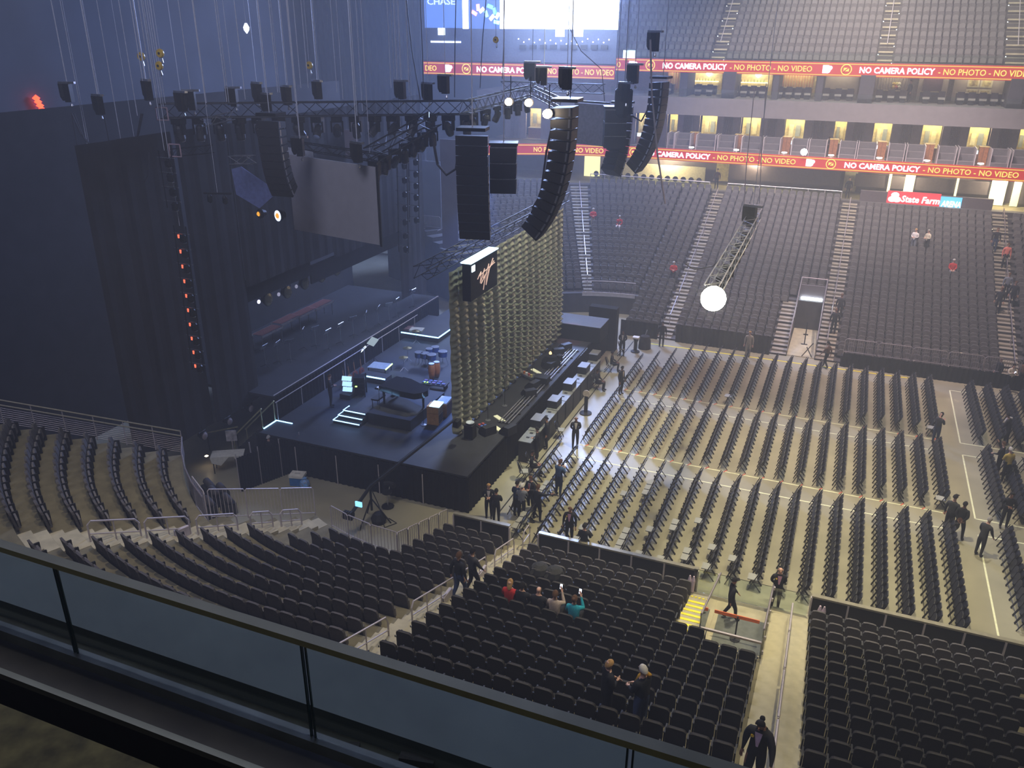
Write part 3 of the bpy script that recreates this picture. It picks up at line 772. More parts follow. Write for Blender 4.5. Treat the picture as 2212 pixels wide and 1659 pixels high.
# ---- things on the deck
LEDB = emat('led_strip_blue', (.25, .55, 1.0), 2.6)
pl = thing('piano_riser', 'low black platform carrying the grand piano', 'platform', (-18.9, 32.2, ZS))
A = S(780, 905); B = S(893, 918); Cc = S(935, 872)
x0, x1, y0, y1 = -20.0, -17.65, 31.0, 34.6
MB().b2((x0+18.9, y0-32.2, 0), (x1+18.9, y1-32.2, .55)).build('deck', 'stage_black', pl)
sp = thing('lit_steps', 'three black steps with glowing blue edges beside the piano platform', 'steps', (-20.8, 30.6, ZS))
for i in range(3):
    MB().b2((-.75+.12*i, -.25+.28*i, 0), (.72, .75, .16*(i+1))).build('step', 'stage_black', sp)
    MB().b2((-.75+.12*i, -.27+.28*i, .16*(i+1)-.02), (.72, -.23+.28*i, .16*(i+1)+.015)).build('light_strip', LEDB, sp)
    MB().b2((-.77+.12*i, -.25+.28*i, .16*(i+1)-.02), (-.73+.12*i, .3+.28*i, .16*(i+1)+.015)).build('light_strip', LEDB, sp)
# grand piano
gp = thing('grand_piano', 'black grand piano with closed lid on the low platform', 'piano', (-18.8, 32.7, ZS+.55), -.15)
M['gloss_black'] = mat('gloss_black', (.010, .010, .012), .12, var=.1, spec=.8)
outline = [(-1.1, -.72), (-1.1, .72), (-.2, .74), (.5, .52), (1.15, .40), (1.32, .05), (1.28, -.3), (1.0, -.66), (.2, -.75)]
MB().prism(outline, lambda x, y: (x, y, .68), lambda x, y: (x, y, .95)).build('case', 'gloss_black', gp)
MB().prism([(x*1.01, y*1.01) for x, y in outline if x > -.7]+[(-.7, -.73), (-.7, .74)][::1], lambda x, y: (x, y, .95), lambda x, y: (x, y, .985)).build('lid', 'gloss_black', gp)
MB().b2((-1.38, -.70, .70), (-1.05, .70, .76)).build('key_bed', 'gloss_black', gp)
MB().b2((-1.34, -.62, .76), (-1.15, .62, .78)).build('keys', mat('piano_keys', (.6, .6, .58), .4), gp)
for x, y in ((-.9, -.6), (-.9, .6), (1.05, 0)): MB().tube((x, y, 0), (x, y, .68), .05, 8, .07).build('leg', 'gloss_black', gp)
MB().b2((-.05-.9, -.05, .12), (-.8, .25, .2)).build('pedal_lyre', 'gloss_black', gp)
ps = thing('piano_stool', 'black piano stool at the keyboard end of the grand piano', 'stool', (-20.55, 32.95, ZS))
MB().b2((-.2, -.38, .42), (.2, .38, .5)).build('cushion', 'black', ps)
for x in (-.16, .16):
    for y in (-.33, .33): MB().tube((x, y, 0), (x, y, .42), .02).build('leg', 'black', ps)
# equipment rack with lit screens
rk = thing('keyboard_rack', 'black equipment rack with glowing blue screens beside the steps', 'equipment', tuple(S(752, 858)))
MB().b2((-.3, -.3, 0), (.3, .3, .25)).build('base', 'black', rk)
for i in range(3): MB().box((0, 0, .45+.3*i), (.5, .05, .24), M3=Euler((-.5, 0, .2)).to_matrix()).build('screen', emat('blue_screen%d' % i, (.35, .6, 1), 1.0), rk)
MB().tube((0, .06, .2), (0, .06, 1.2), .03).build('mast', 'black', rk)
ar = thing('amp_rack', 'black open amplifier rack with a green light left of the piano', 'equipment', tuple(S(779, 852)), .4)
for x in (-.28, .28):
    for y in (-.3, .3): MB().b2((x-.03, y-.03, 0), (x+.03, y+.03, 1.1)).build('upright', 'seat_plastic', ar)
for i in range(3): MB().b2((-.26, -.28, .1+.34*i), (.26, .28, .36+.34*i)).build('unit', 'truss', ar)
MB().b2((-.2, -.3, .55), (-.1, -.285, .6)).build('green_light', emat('green_led', (.4, 1, .1), 6), ar)
# guitar rail and guitars
gr = thing('stage_back_rail', 'thin pipe railing along the rear edge of the stage', 'railing', (-24.2, 36, ZS))
MB().tube((0, -6.5, .95), (0, 8, .95), .025).build('top_rail', 'rail_grey', gr)
for i in range(8): MB().tube((0, -6.4+2*i, 0), (0, -6.4+2*i, .95), .022).build('post', 'rail_grey', gr)
M['guitar_body'] = mat('guitar_wood', (.45, .20, .08), .35, var=.2, scale=6)
M['guitar_red'] = mat('guitar_red', (.22, .06, .04), .35, var=.2)
def guitar(loc, label, m):
    g = thing('guitar', label, 'guitar', loc, 0.0, 'guitars against the back rail')
    out = []
    for i in range(16):
        a = 2*PI*i/16; rr = .17+.03*math.cos(2*a)+(.03 if math.sin(a) < 0 else 0); out.append((rr*math.cos(a), .2+rr*1.15*math.sin(a)))
    MB().prism(out, lambda y, z: (.05+.05*0-.2*z*.3, y, z+.05), lambda y, z: (.14-.2*z*.3, y, z+.05)).build('body', m, g)
    MB().lathe((.125, 0, .25), [(.045, -.02), (.045, .012), (.0, .012)], 10, 'x').build('sound_hole', 'black', g)
    MB().box((.05, 0, .66), (.03, .05, .55), M3=Euler((0, -.1, 0)).to_matrix()).build('neck', 'brown', g)
    MB().box((.02, 0, .98), (.025, .075, .16), M3=Euler((0, -.1, 0)).to_matrix()).build('headstock', 'black', g)
    return g
for i, (px, py, m, c) in enumerate([(742, 834, 'guitar_body', 'light orange-brown acoustic'), (753, 825, 'guitar_body', 'orange-brown acoustic'), (765, 816, 'guitar_red', 'dark red'), (779, 809, 'guitar_red', 'dark brown')]):
    p = S(px, py); guitar((max(p.x, -24.0), p.y, ZS), '%s guitar, %s from the left against the back rail' % (c, ORD[i]), m)
# monitor on a stand, side table, low lit platforms
ms = thing('monitor_stand', 'pale tilted screen on a thin stand at the back of the stage', 'screen', tuple(S(808, 782)))
MB().tube((0, 0, 0), (0, 0, 1.1), .02).build('pole', 'black', ms)
for a in range(3): MB().tube((0, 0, .3), (.35*math.cos(a*2.1), .35*math.sin(a*2.1), 0), .015, 4).build('foot', 'black', ms)
MB().box((0, 0, 1.25), (.62, .04, .5), M3=Euler((-.9, 0, -.4)).to_matrix()).build('screen', emat('pale_screen', (.55, .7, .8), .35), ms)
MB().box((-.5, -.3, .8), (.1, .03, .5), M3=Euler((-.5, .7, 0)).to_matrix()).build('bright_edge', emat('edge_light', (.7, .9, 1), 2), ms)
sq = thing('square_table', 'low grey square table with a green glowing edge', 'table', tuple(S(821, 803)), .1)
MB().b2((-.55, -.45, .34), (.55, .45, .38)).build('top', mat('grey_table', (.32, .34, .34), .6), sq)
for x in (-.5, .5):
    for y in (-.4, .4): MB().tube((x, y, 0), (x, y, .34), .025).build('leg', 'black', sq)
MB().b2((.54, -.45, .34), (.58, .45, .4)).build('glowing_edge', emat('green_edge', (.6, 1, .3), 2), sq)
for i, (px, py, w, d, lab) in enumerate([(812, 822, 1.6, .7, 'low black step with a bright blue front edge behind the piano'), (935, 715, 2.6, 3.6, 'large bluish platform with a blue lit edge, half hidden by the curtain')]):
    p = S(px, py); r = thing('lit_platform', lab, 'platform', (p.x, p.y, ZS))
    MB().b2((-w/2, -d/2, 0), (w/2, d/2, .35)).build('deck', 'stage_black', r)
    MB().b2((-w/2, -d/2-.03, .3), (w/2, -d/2+.01, .37)).build('light_strip', LEDB, r)
    if i: MB().b2((w/2-.01, -d/2, .3), (w/2+.03, d/2, .37)).build('light_strip', LEDB, r)
for i, (px, py, c, lab) in enumerate([(878, 722, (.20, .09, .07), 'low brown box at the back of the stage'), (901, 726, (.55, .50, .38), 'pale box beside the brown box at the back of the stage')]):
    p = S(px, py); r = thing('stage_box', lab, 'box', tuple(p), .2)
    MB().b2((-.4, -.3, 0), (.4, .3, .42)).build('body', mat('box_%d' % i, c, .6), r); MB().b2((-.42, -.32, .42), (.42, .32, .47)).build('lid', mat('boxlid_%d' % i, c, .6), r)
# drums
M['drum_head'] = mat('drum_head', (.55, .60, .65), .5, var=.05)
M['cymbal'] = mat('cymbal_brass', (.55, .45, .22), .25, .9, var=.1)
def drum(loc, r_, h, label, m, stand=.5, group=None):
    t = thing('drum', label, 'drum', loc, 0, group)
    MB().lathe((0, 0, stand), [(r_*.96, 0), (r_, .02), (r_, h), (r_*.97, h)], 16).build('shell', m, t, smooth=False)
    MB().lathe((0, 0, stand+h), [(r_*1.02, -.03), (r_*1.03, .01), (r_*.98, .012)], 16).build('rim', 'steel', t)
    MB().lathe((0, 0, stand+h+.004), [(r_*.96, 0), (r_*.96, .006), (.001, .006)], 16).build('head', 'drum_head', t)
    for a in range(3): MB().tube((r_*.7*math.cos(a*2.1), r_*.7*math.sin(a*2.1), stand), (r_*1.3*math.cos(a*2.1), r_*1.3*math.sin(a*2.1), 0), .014, 4).build('leg', 'steel', t)
    return t
M['drum_blue'] = mat('drum_shell', (.05, .09, .22), .25, .2)
for i, (px, py, r_, nm) in enumerate([(906, 789, .24, 'leftmost'), (919, 791, .24, 'second'), (933, 794, .26, 'third'), (928, 781, .2, 'fourth'), (941, 777, .22, 'fifth'), (957, 787, .26, 'rightmost')]):
    p = S(px, py); drum((p.x, p.y, ZS), r_, .3, 'pale-headed drum in the blue light, %s of the drum cluster' % nm, 'drum_blue', .5, 'drums in the blue light')
for i, (px, py) in enumerate([(933, 819), (944, 815)]):
    p = S(px, py); t = thing('conga', ('left' if i == 0 else 'right')+' of two tall orange-brown conga drums near the curtain', 'drum', (p.x, p.y, ZS))
    MB().lathe((0, 0, .05), [(.13, 0), (.17, .2), (.2, .5), (.17, .8), (.155, .85)], 14).build('shell', mat('conga_wood', (.50, .17, .05), .35), t, smooth=True)
    MB().lathe((0, 0, .9), [(.165, -.05), (.165, .02), (.14, .025)], 14).build('rim', 'steel', t); MB().lathe((0, 0, .915), [(.15, 0), (.15, .012), (.001, .012)], 14).build('head', 'drum_head', t)
for i, (px, py) in enumerate([(873, 800), (881, 779), (899, 741)]):
    p = S(px, py); t = thing('cymbal_stand', 'pale round cymbal on a stand, %s one from the piano' % ORD[i], 'cymbal', (p.x, p.y, ZS))
    MB().tube((0, 0, 0), (0, 0, .8), .012).build('pole', 'steel', t); MB().lathe((0, 0, .8), [(.26, -.02), (.26, -.015), (.08, .02), (.06, .05), (.0, .055)], 16).build('disc', 'cymbal', t)
    for a in range(3): MB().tube((0, 0, .2), (.25*math.cos(a*2.1), .25*math.sin(a*2.1), 0), .01, 4).build('foot', 'steel', t)
# pedal and mixer tray with green lights
p = S(940, 838); t = thing('effects_tray', 'tray of small glowing effects boxes near the curtain', 'equipment', (p.x, p.y, ZS), .1)
MB().b2((-.7, -.3, .25), (.7, .3, .3)).build('tray', 'seat_plastic', t)
for i in range(9): MB().box((-.55+.27*(i % 5), -.12+.25*(i//5), .33), (.18, .16, .06)).build('effects_box', mat('fx%d' % i, (.1+.05*(i % 3), .15, .3), .4), t)
for i in range(2): MB().box((-.5+.15*i, -.2, .37), (.06, .06, .02)).build('green_light', emat('green_fx%d' % i, (.3, 1, .05), 5), t)
for x in (-.6, .6): MB().b2((x-.03, -.25, 0), (x+.03, .25, .25)).build('leg', 'black', t)
# organ speaker cabinet
p = S(938, 912); t = thing('organ_cabinet', 'tall orange wooden speaker cabinet by the curtain foot', 'cabinet', (p.x, p.y, ZS), .1)
M['orange_wood'] = mat('orange_wood', (.48, .24, .08), .45, var=.15, scale=6)
MB().b2((-.25, -.3, 0), (.35, .3, .58)).build('lower_box', 'orange_wood', t); MB().b2((-.25, -.3, .6), (.35, .3, .95)).build('upper_box', 'orange_wood', t)
for i in range(4): MB().b2((.351, -.25, .12+.1*i), (.36, .25, .18+.1*i)).build('louvre', 'black', t)
MB().b2((-.1, -.3, .96), (.4, .3, 1.02)).build('top_device', LEDB, t)
p = S(960, 893); t = thing('amp_head_box', 'brown wooden amplifier with a pale top beside the orange cabinet', 'amplifier', (p.x, p.y, ZS), .1)
MB().b2((-.3, -.45, 0), (.3, .45, .7)).build('body', 'brown', t); MB().b2((-.28, -.43, .7), (.28, .43, .75)).build('pale_top', mat('pale_top', (.55, .52, .42), .6), t)
# ---- in front of the curtain: dolly track, wedges, stands
tk = thing('dolly_track', 'silver camera dolly track running along the stage front edge', 'track', (-13.85, 38.6, ZS))
for x in (-.28, -.14, .05, .22): MB().tube((x, -5.2, .1), (x, 5.6, .1), .03).build('rail', 'steel', tk)
for i in range(10): MB().b2((-.38, -5.1+1.18*i, 0), (.32, -4.98+1.18*i, .06)).build('sleeper', 'black', tk)
MB().b2((-.4, -.1, .12), (.34, .5, .45)).build('dolly_cart', 'black', tk)
def wedge(loc, rz, label):
    w = thing('monitor_wedge', label, 'speaker', loc, rz, 'stage monitor wedges')
    MB().prism([(-.3, 0), (.3, 0), (.3, .12), (.02, .42), (-.3, .42)], lambda x, z: (x, -.32, z), lambda x, z: (x, .32, z)).build('cabinet', 'speaker', w)
    MB().add([(.305, -.29, .13), (.305, .29, .13), (.035, .29, .42), (.035, -.29, .42)], [(0, 1, 2, 3)]).build('grille', 'grille', w)
    return w
for i, (px, py, rz) in enumerate([(1053, 935, 2.6), (1097, 935, 2.8), (1150, 838, 2.9), (1142, 855, 2.4), (1205, 765, 2.2), (1220, 755, 2.6), (1187, 795, 2.9)]):
    p = S(px, py); wedge((p.x, p.y, ZS), rz, 'black monitor wedge before the curtain, %s from the near end' % ORD[i])
for i, (px, py) in enumerate([(1072, 925), (1140, 853), (1079, 905), (1158, 803), (1200, 779)]):
    p = S(px, py); MB().box((p.x, p.y, ZS+.03), (.75, .22, .04), rz=-.6).build('lyric_screen', emat('lyric_screen%d' % i, (.75, .72, .45), .35, (.5, .5, .35)), label='low pale strip screen on the stage before the curtain, %s from the near end' % ORD[i], cat='screen', group='low pale strip screens')
def mic_stand(loc, label, h=1.5):
    t = thing('microphone_stand', label, 'microphone', loc, 0, 'microphone stands on the stage')
    MB().lathe((0, 0, 0), [(.14, 0), (.14, .025), (.02, .04)], 12).build('base', 'steel', t); MB().tube((0, 0, .03), (0, 0, h), .012).build('pole', 'black', t)
    MB().lathe((0, 0, h), [(.015, 0), (.03, .1), (.032, .14), (.012, .17)], 8).build('microphone', 'steel', t)
    return t
for i, (px, py) in enumerate([(1054, 908), (1090, 877), (1150, 810), (915, 918), (822, 905)]):
    p = S(px, py); mic_stand((p.x, p.y, ZS), 'thin microphone stand, '+['nearest the curtain near corner', 'midway along the curtain', 'near the far end of the curtain', 'by the orange cabinet', 'in front of the piano platform'][i])
p = S(1016, 945); t = thing('drink_stand', 'short black stand holding a pale bowl at the curtain corner', 'stand', (p.x, p.y, ZS))
MB().b2((-.22, -.22, 0), (.22, .22, .7)).build('box', 'black', t); MB().lathe((0, 0, .7), [(.1, 0), (.2, .08), (.2, .1), (.05, .03)], 12).build('bowl', 'drum_head', t)
p = S(1047, 925); t = thing('pedal_board', 'cluttered pedal board with small coloured boxes before the curtain', 'equipment', (p.x, p.y, ZS), -.6)
MB().b2((-.4, -.25, 0), (.4, .25, .06)).build('board', 'black', t)
for i in range(8): MB().box((-.3+.2*(i % 4), -.1+.2*(i//4), .09), (.13, .12, .06)).build('pedal', mat('pedal%d' % i, ((.5, .1, .1), (.1, .2, .6), (.6, .6, .6), (.6, .5, .1))[i % 4], .4), t)
p = S(1140, 818); t = thing('toy_drum_set', 'small bright percussion set on the stage before the curtain', 'percussion', (p.x, p.y, ZS), -.5)
MB().b2((-.45, -.12, .1), (.45, .12, .22)).build('tray', 'steel', t)
for i in range(4): MB().lathe((-.3+.2*i, 0, .22), [(.06, 0), (.07, .12), (.03, .13)], 8).build('shaker', mat('shaker%d' % i, ((.6, .2, .05), (.7, .7, .7), (.5, .1, .1), (.7, .6, .2))[i], .4), t)
for x in (-.35, .35): MB().tube((x, 0, 0), (x, 0, .1), .02).build('leg', 'black', t)
p = S(1190, 790); t = thing('covered_equipment', 'heap of covered black equipment near the far end of the stage front', 'equipment', (p.x, p.y, ZS))
MB().lathe((0, 0, 0), [(.6, 0), (.55, .3), (.3, .6), (.05, .66)], 10).build('cover', 'black_cloth', t); MB().lathe((.4, .3, .3), [(.2, 0), (.18, .3), (.05, .36)], 8).build('cover', 'black', t); MB().lathe((-.1, .15, .6), [(.05, 0), (.09, .1), (.03, .2)], 8).build('small_lit_lamp', emat('tungsten', (1, .55, .2), 2), t)
# ---- subwoofers and fills before the stage
for i in range(9):
    y = 33.9+1.32*i; t = thing('subwoofer', 'black subwoofer with a grey top before the stage, %s from the near end' % ORD[i], 'speaker', (-12.75, y, 0), 0, 'subwoofers before the stage')
    MB().b2((-.3, -.62, 0), (.33, .62, 1.1)).build('cabinet', 'speaker', t); MB().b2((-.31, -.63, 1.1), (.34, .63, 1.14)).build('top', mat('sub_top%d' % i, (.22, .23, .22), .45), t)
    MB().b2((.331, -.56, .06), (.345, .56, 1.04)).build('grille', 'grille', t)
    MB().b2((-.08, -.2, 1.141), (.08, -.06, 1.15)).build('handle_slot', 'black', t); MB().b2((-.08, .3, 1.141), (.08, .44, 1.15)).build('handle_slot', 'black', t)
for i, y in enumerate((35.2, 37.7, 40.2, 42.8, 45.0)):
    t = thing('front_fill', 'small black speaker on top of the subwoofers, %s from the near end' % ORD[i], 'speaker', (-12.78, y+.1, 1.16), 0, 'front fill speakers')
    MB().b2((-.27, -.42, 0), (.25, .42, .38)).build('cabinet', 'speaker', t); MB().b2((-.275, -.425, .38), (.255, .425, .40)).build('top', mat('fill_top%d' % i, (.20, .20, .20), .4), t); MB().b2((.251, -.38, .04), (.26, .38, .35)).build('grille', 'grille', t)
# ---- stage access stair at the near left end
t = thing('stage_stair', 'lit stairs with two yellow handrails at the stage left end', 'stairs', (-24.3, 29.0, 0))
for i in range(8): MB().b2((-1.9+.24*i, -.45, 0), (-1.66+.24*i, .45, .22*(i+1))).build('step', 'stage_black', t)
HR = mat('lit_rail', (.75, .72, .42), .3, .6)  # yellow light on the rails is put into this colour
for y in (-.48, .48):
    MB().path([(-1.9, y, .95), (.05, y, 2.85)], .035, 6).build('handrail', HR, t)
    for q in (0, 1): MB().tube((-1.85+1.85*q, y, .1+1.7*q), (-1.85+1.85*q, y, 1.0+1.8*q), .025).build('post', HR, t)
MB().b2((.05, -.5, 1.8), (.1, .5, 1.84)).build('light_strip', LEDB, t); MB().b2((.05, .46, 1.8), (1.0, .5, 1.84)).build('light_strip', LEDB, t)
MB().tube((.5, -2.05, 0), (.45, -2.05, 1.9), .03).build('drape_pole', 'rail_grey', t)
# masking drapes left of the stage, on poles
md = thing('masking_drape', 'low black masking drape on poles left of the stage', 'drape', (-24.6, 27.4, 0))
P0 = Vector((-22.3, 28.6, 0)); P1 = atZ(520, 1063, 0); L = (P1-P0).length; ang = math.atan2(P1.y-P0.y, P1.x-P0.x)
for i in range(3):
    q = P0.lerp(P1, (i+.5)/3)-md.location; link('drape_panel', drape(L/3, 1.75, 8, .035).mesh('drape_panel', 'black_cloth'), md, q, ang)
for i in range(4):
    q = P0.lerp(P1, i/3)-md.location; MB().tube(q, q+Vector((0, 0, 1.95)), .022).build('pole', 'rail_grey', md)
# cooler and ice bag
p = atZ(645, 1045, 0); t = thing('cool_box', 'blue cool box with a white lid beside the stage drape', 'cooler', (p.x, p.y, 0), .25)
MB().b2((-.32, -.24, 0), (.32, .24, .42)).build('body', mat('cooler_blue', (.03, .16, .42), .4), t); MB().b2((-.34, -.26, .42), (.34, .26, .54)).build('lid', mat('cooler_lid', (.75, .73, .66), .5), t); MB().b2((-.12, -.05, .54), (.12, .05, .56)).build('lid_handle', mat('cooler_h', (.5, .5, .46), .5), t)
p = atZ(657, 1048, 0); t = thing('ice_bag', 'crumpled blue and white bag leaning on the cool box', 'bag', (p.x+.12, p.y-.1, 0), .3)
MB().lathe((0, 0, 0), [(.2, 0), (.24, .12), (.2, .3), (.1, .4), (.12, .46)], 9).build('bag', mat('ice_bag', (.45, .50, .60), .5, var=.5, scale=12, col2=(.1, .3, .75)), t)
# white covered table and padded chair backs in the dark wing
p = atZ(497, 1015, 0); t = thing('covered_table', 'white cloth-covered trolley in the dark wing', 'table', (p.x, p.y, 0), .55)
MB().b2((-.75, -.35, .86), (.75, .35, .9)).build('top_cloth', 'white', t); MB().add([(-.76, -.36, .88), (.1, -.36, .88), (-.3, -.37, .45), (-.7, -.37, .6)], [(0, 1, 2, 3)]).build('hanging_cloth', 'white', t); MB().add([(.3, -.36, .88), (.76, -.36, .88), (.76, -.37, .5), (.45, -.37, .62)], [(0, 1, 2, 3)]).build('hanging_cloth', 'white', t)
for x in (-.65, .65):
    for y in (-.28, .28): MB().tube((x, y, 0), (x, y, .86), .025).build('leg', 'black', t)
for i, (px, py) in enumerate([(418, 1045), (450, 1040), (425, 1060), (460, 1056), (478, 1050), (490, 1072), (450, 1078)]):
    p = atZ(px, py, .8); t = thing('padded_roll', 'dark grey padded roll in the wing, %s of a heap behind the gate' % ORD[i], 'padded roll', (p.x, p.y, 0), -.5, 'padded rolls in the wing')
    MB().b2((-.35, -.25, 0), (.35, .25, .55)).build('bin', 'seat_plastic', t); MB().path([(-.4, 0, .68), (-.3, 0, .7), (.3, 0, .7), (.4, 0, .68)], [.05, .16, .16, .05], 8).build('pad', mat('pad_grey%d' % i, (.05, .045, .05), .8), t, smooth=True)
p = atZ(508, 1000, 0); t = thing('notice_stand', 'small pale notice on a pole in the dark wing', 'sign', (p.x, p.y, 0), .5)
MB().tube((0, 0, 0), (0, 0, 1.3), .02).build('pole', 'rail_grey', t); MB().b2((-.25, -.02, 1.2), (.25, .02, 1.75)).build('sheet', mat('notice', (.45, .42, .42), .7, var=.4, scale=5), t)
p = atZ(485, 975, 0); t = thing('lit_pipe_rail', 'slanting pipe rail catching yellow light in the dark wing', 'rail', (p.x, p.y, 0))
MB().tube((-.8, -.3, 1.0), (.6, .5, 1.25), .035).build('pipe', HR, t); MB().tube((-.7, -.25, 0), (-.7, -.25, 1.0), .03).build('post', 'black', t); MB().tube((.5, .45, 0), (.5, .45, 1.22), .03).build('post', 'black', t)
p = atZ(446, 985, .6); MB().lathe((0, 0, 0), [(.02, -.04), (.09, 0), (.02, .04)], 8).build('work_lamp', emat('work_lamp', (1, .75, .45), 9), loc=tuple(p), label='small warm work lamp glowing in the dark wing', cat='lamp')
# ---- camera crane
pb = atZ(805, 1128, 0); cr = thing('camera_crane', 'long black camera crane on a tripod beside the stage', 'camera crane', (pb.x, pb.y, 0))
piv = Vector((0, 0, 1.75))
for a in (.3, 2.4, 4.5): MB().tube((.0, 0, 1.2), (.8*math.cos(a), .8*math.sin(a), 0), .03).build('tripod_leg', 'black', cr)
MB().tube((0, 0, .6), piv, .05).build('column', 'black', cr)
tip = atX(985, 905, -15.0)-pb; tip.z = atX(985, 905, -15.0).z
rearp = atZ(757, 1112, 1.15)-pb; rearp.z = 1.15
MB().tube(piv, tip, .075, 6, .045).build('boom', 'black', cr); MB().tube(piv+Vector((0, 0, .14)), tip+Vector((0, 0, .1)), .014, 4).build('boom_wire', 'black', cr)
MB().tube(piv, rearp, .08).build('rear_boom', 'black', cr)
for i in range(4): MB().lathe(rearp+Vector((0, 0, -.05)), [(.02, -.3+.1*i), (.2, -.29+.1*i), (.2, -.22+.1*i), (.02, -.21+.1*i)], 10, 'x').build('counterweight', 'black', cr)
MB().box(rearp+Vector((.2, .35, .35)), (.3, .06, .22)).build('monitor', emat('crane_monitor', (.2, .55, 1), 1.2), cr)
MB().path([piv, piv+Vector((.3, .1, -.9)), Vector((.7, -.2, .03)), Vector((1.0, .3, .03)), Vector((.5, .5, .03))], .02, 5).build('cable', 'black', cr)
MB().lathe((.25, .1, 0), [(.3, 0), (.35, .2), (.2, .45), (.05, .5)], 9).build('bag', 'black', cr)
MB().box(tip+Vector((0, .1, -.25)), (.25, .4, .3)).build('camera_head', 'black', cr)
p = atZ(838, 1095, 0); t = thing('operator_stool', 'black round-backed operator stool beside the camera crane', 'stool', (p.x, p.y, 0))
MB().lathe((0, 0, .02), [(.28, 0), (.28, .04), (.05, .06)], 10).build('base', 'black', t); MB().tube((0, 0, .05), (0, 0, .7), .03).build('column', 'steel', t); MB().lathe((0, 0, .7), [(.2, 0), (.24, .04), (.2, .1)], 12).build('seat', 'black', t)
MB().path([(-.25, .2, 1.0), (-.12, .27, 1.02), (.12, .27, 1.02), (.25, .2, 1.0)], .12, 8).build('backrest', 'black', t); MB().tube((0, .15, .7), (0, .27, 1.0), .02).build('back_post', 'steel', t)
# ================================================================== FAR SIDE ABOVE THE LOWER SEATS
M['wall_mauve'] = mat('concourse_panel', (.13, .11, .12), .8, var=.12, scale=1.5)
M['fascia'] = mat('fascia_grey', (.20, .18, .19), .7, var=.08, scale=2)
M['partition'] = mat('suite_partition', (.48, .42, .42), .8, var=.06, scale=3)
M['curtain_grey'] = mat('suite_curtain', (.34, .29, .28), .8, var=.2, scale=14)
M['warm_wall'] = mat('kitchen_wall', (.75, .62, .28), .7, var=.2, scale=5)  # yellow room light is put into the wall colour
M['bench'] = mat('suite_bench', (.12, .11, .12), .7, var=.1)
M['warm_lamp'] = emat('warm_ceiling_lamp', (1.0, .80, .40), 22)
M['cool_lamp'] = emat('cool_lamp', (.6, .8, 1.0), 8)
# concourse floor, its back wall, soffits, suite floors, roof of the suites (all structure)
struct('floor_concourse', MB().b2((-34, 72.45, 6.0), (26, 82, 6.55)), 'concrete', 'concourse floor behind the far seats')
struct('wall_concourse', MB().b2((-34, 78.4, 6.5), (26, 78.7, 9.4)), 'wall_mauve', 'dark panelled concourse wall under the lower light ribbon')
struct('floor_suite_lower', MB().b2((-34, 73.05, 9.05), (26, 83, 9.35)), 'fascia', 'slab of the lower suites')
struct('floor_suite_upper', MB().b2((-34, 75.05, 12.62), (26, 83, 14.05)), 'fascia', 'deep grey band between the two suite levels')
struct('wall_suite_upper', MB().b2((-34, 81.2, 14.0), (26, 81.4, 16.4)), 'curtain_grey', 'back wall of the upper suites')
struct('ceiling_suite_upper', MB().b2((-34, 76.35, 16.15), (26, 83, 16.3)), 'fascia', 'ceiling of the upper suites')
mb = MB()
for j in range(0, 11): mb.b2((-34, 77.0+.84*j, 16.3), (26, 77.84+.84*j+.2, zu(j)-.02))
struct('seating_tier', mb, mat('concrete_upper', (.07, .065, .06), .85), 'steep concrete tier of the upper deck')
for lab, x0, x1 in (('left upper-deck stairs in bright light', -12.95, -11.85), ('middle upper-deck stairs in bright light', .3, 1.4), ('right upper-deck stairs in bright light at the frame corner', 9.45, 10.8)):
    root = thing('aisle_stair', lab, 'stairs', ((x0+x1)/2, 77, 0)); root['kind'] = 'structure'; del root['category']
    sm = MB().box((0, 0, -.06), (x1-x0, .44, .12)).mesh('step', 'concrete_light'); ll = MB().box((0, 0, 0), (.06, .03, .05)).mesh('step_light', emat('step_light', (.8, .9, 1), 5))
    for j in range(10):
        for h in (0, 1):
            s_ = link('step', sm, root, (0, .12+.84*j+.42*h, zu(j)-.62*.5+.31*h+.0))
            if h: link('step_light', ll, s_, ((x1-x0)/2*(-1 if j % 2 else 1), -.2, .06))
    hr = MB().tube((0, 1.2, zu(1)+.9), (0, 8.0, zu(9)+.9), .03).build('handrail', 'rail_grey', root)
# ---- light ribbons with lettering
TMP = bpy.data.scenes.new('tmp')
def tmp_dg():
    with bpy.context.temp_override(scene=TMP, view_layer=TMP.view_layers[0]):
        TMP.view_layers[0].update(); dg = bpy.context.evaluated_depsgraph_get(); dg.update(); return dg
def text_mesh(txt, size, m, name='lettering', bold=.0, shear=0.0, extrude=.02):
    cu = bpy.data.curves.new('t', 'FONT'); cu.body = txt; cu.size = size; cu.extrude = extrude; cu.offset = bold; cu.shear = shear
    cu.resolution_u = 2
    o = bpy.data.objects.new('t', cu); TMP.collection.objects.link(o)
    dg = tmp_dg(); me = bpy.data.meshes.new_from_object(o.evaluated_get(dg)); bpy.data.objects.remove(o)
    me.materials.clear(); me.materials.append(M[m] if isinstance(m, str) else m); me.name = name
    return me
M['rib_red'] = emat('ribbon_red', (.80, .025, .02), .30, (.25, .02, .02))
M['rib_yel'] = emat('ribbon_yellow', (1.0, .80, .12), .75)
M['rib_line'] = emat('ribbon_line', (1.0, .62, .06), .6)
M['rib_white'] = emat('ribbon_white', (.82, .84, 1.0), 2.6)
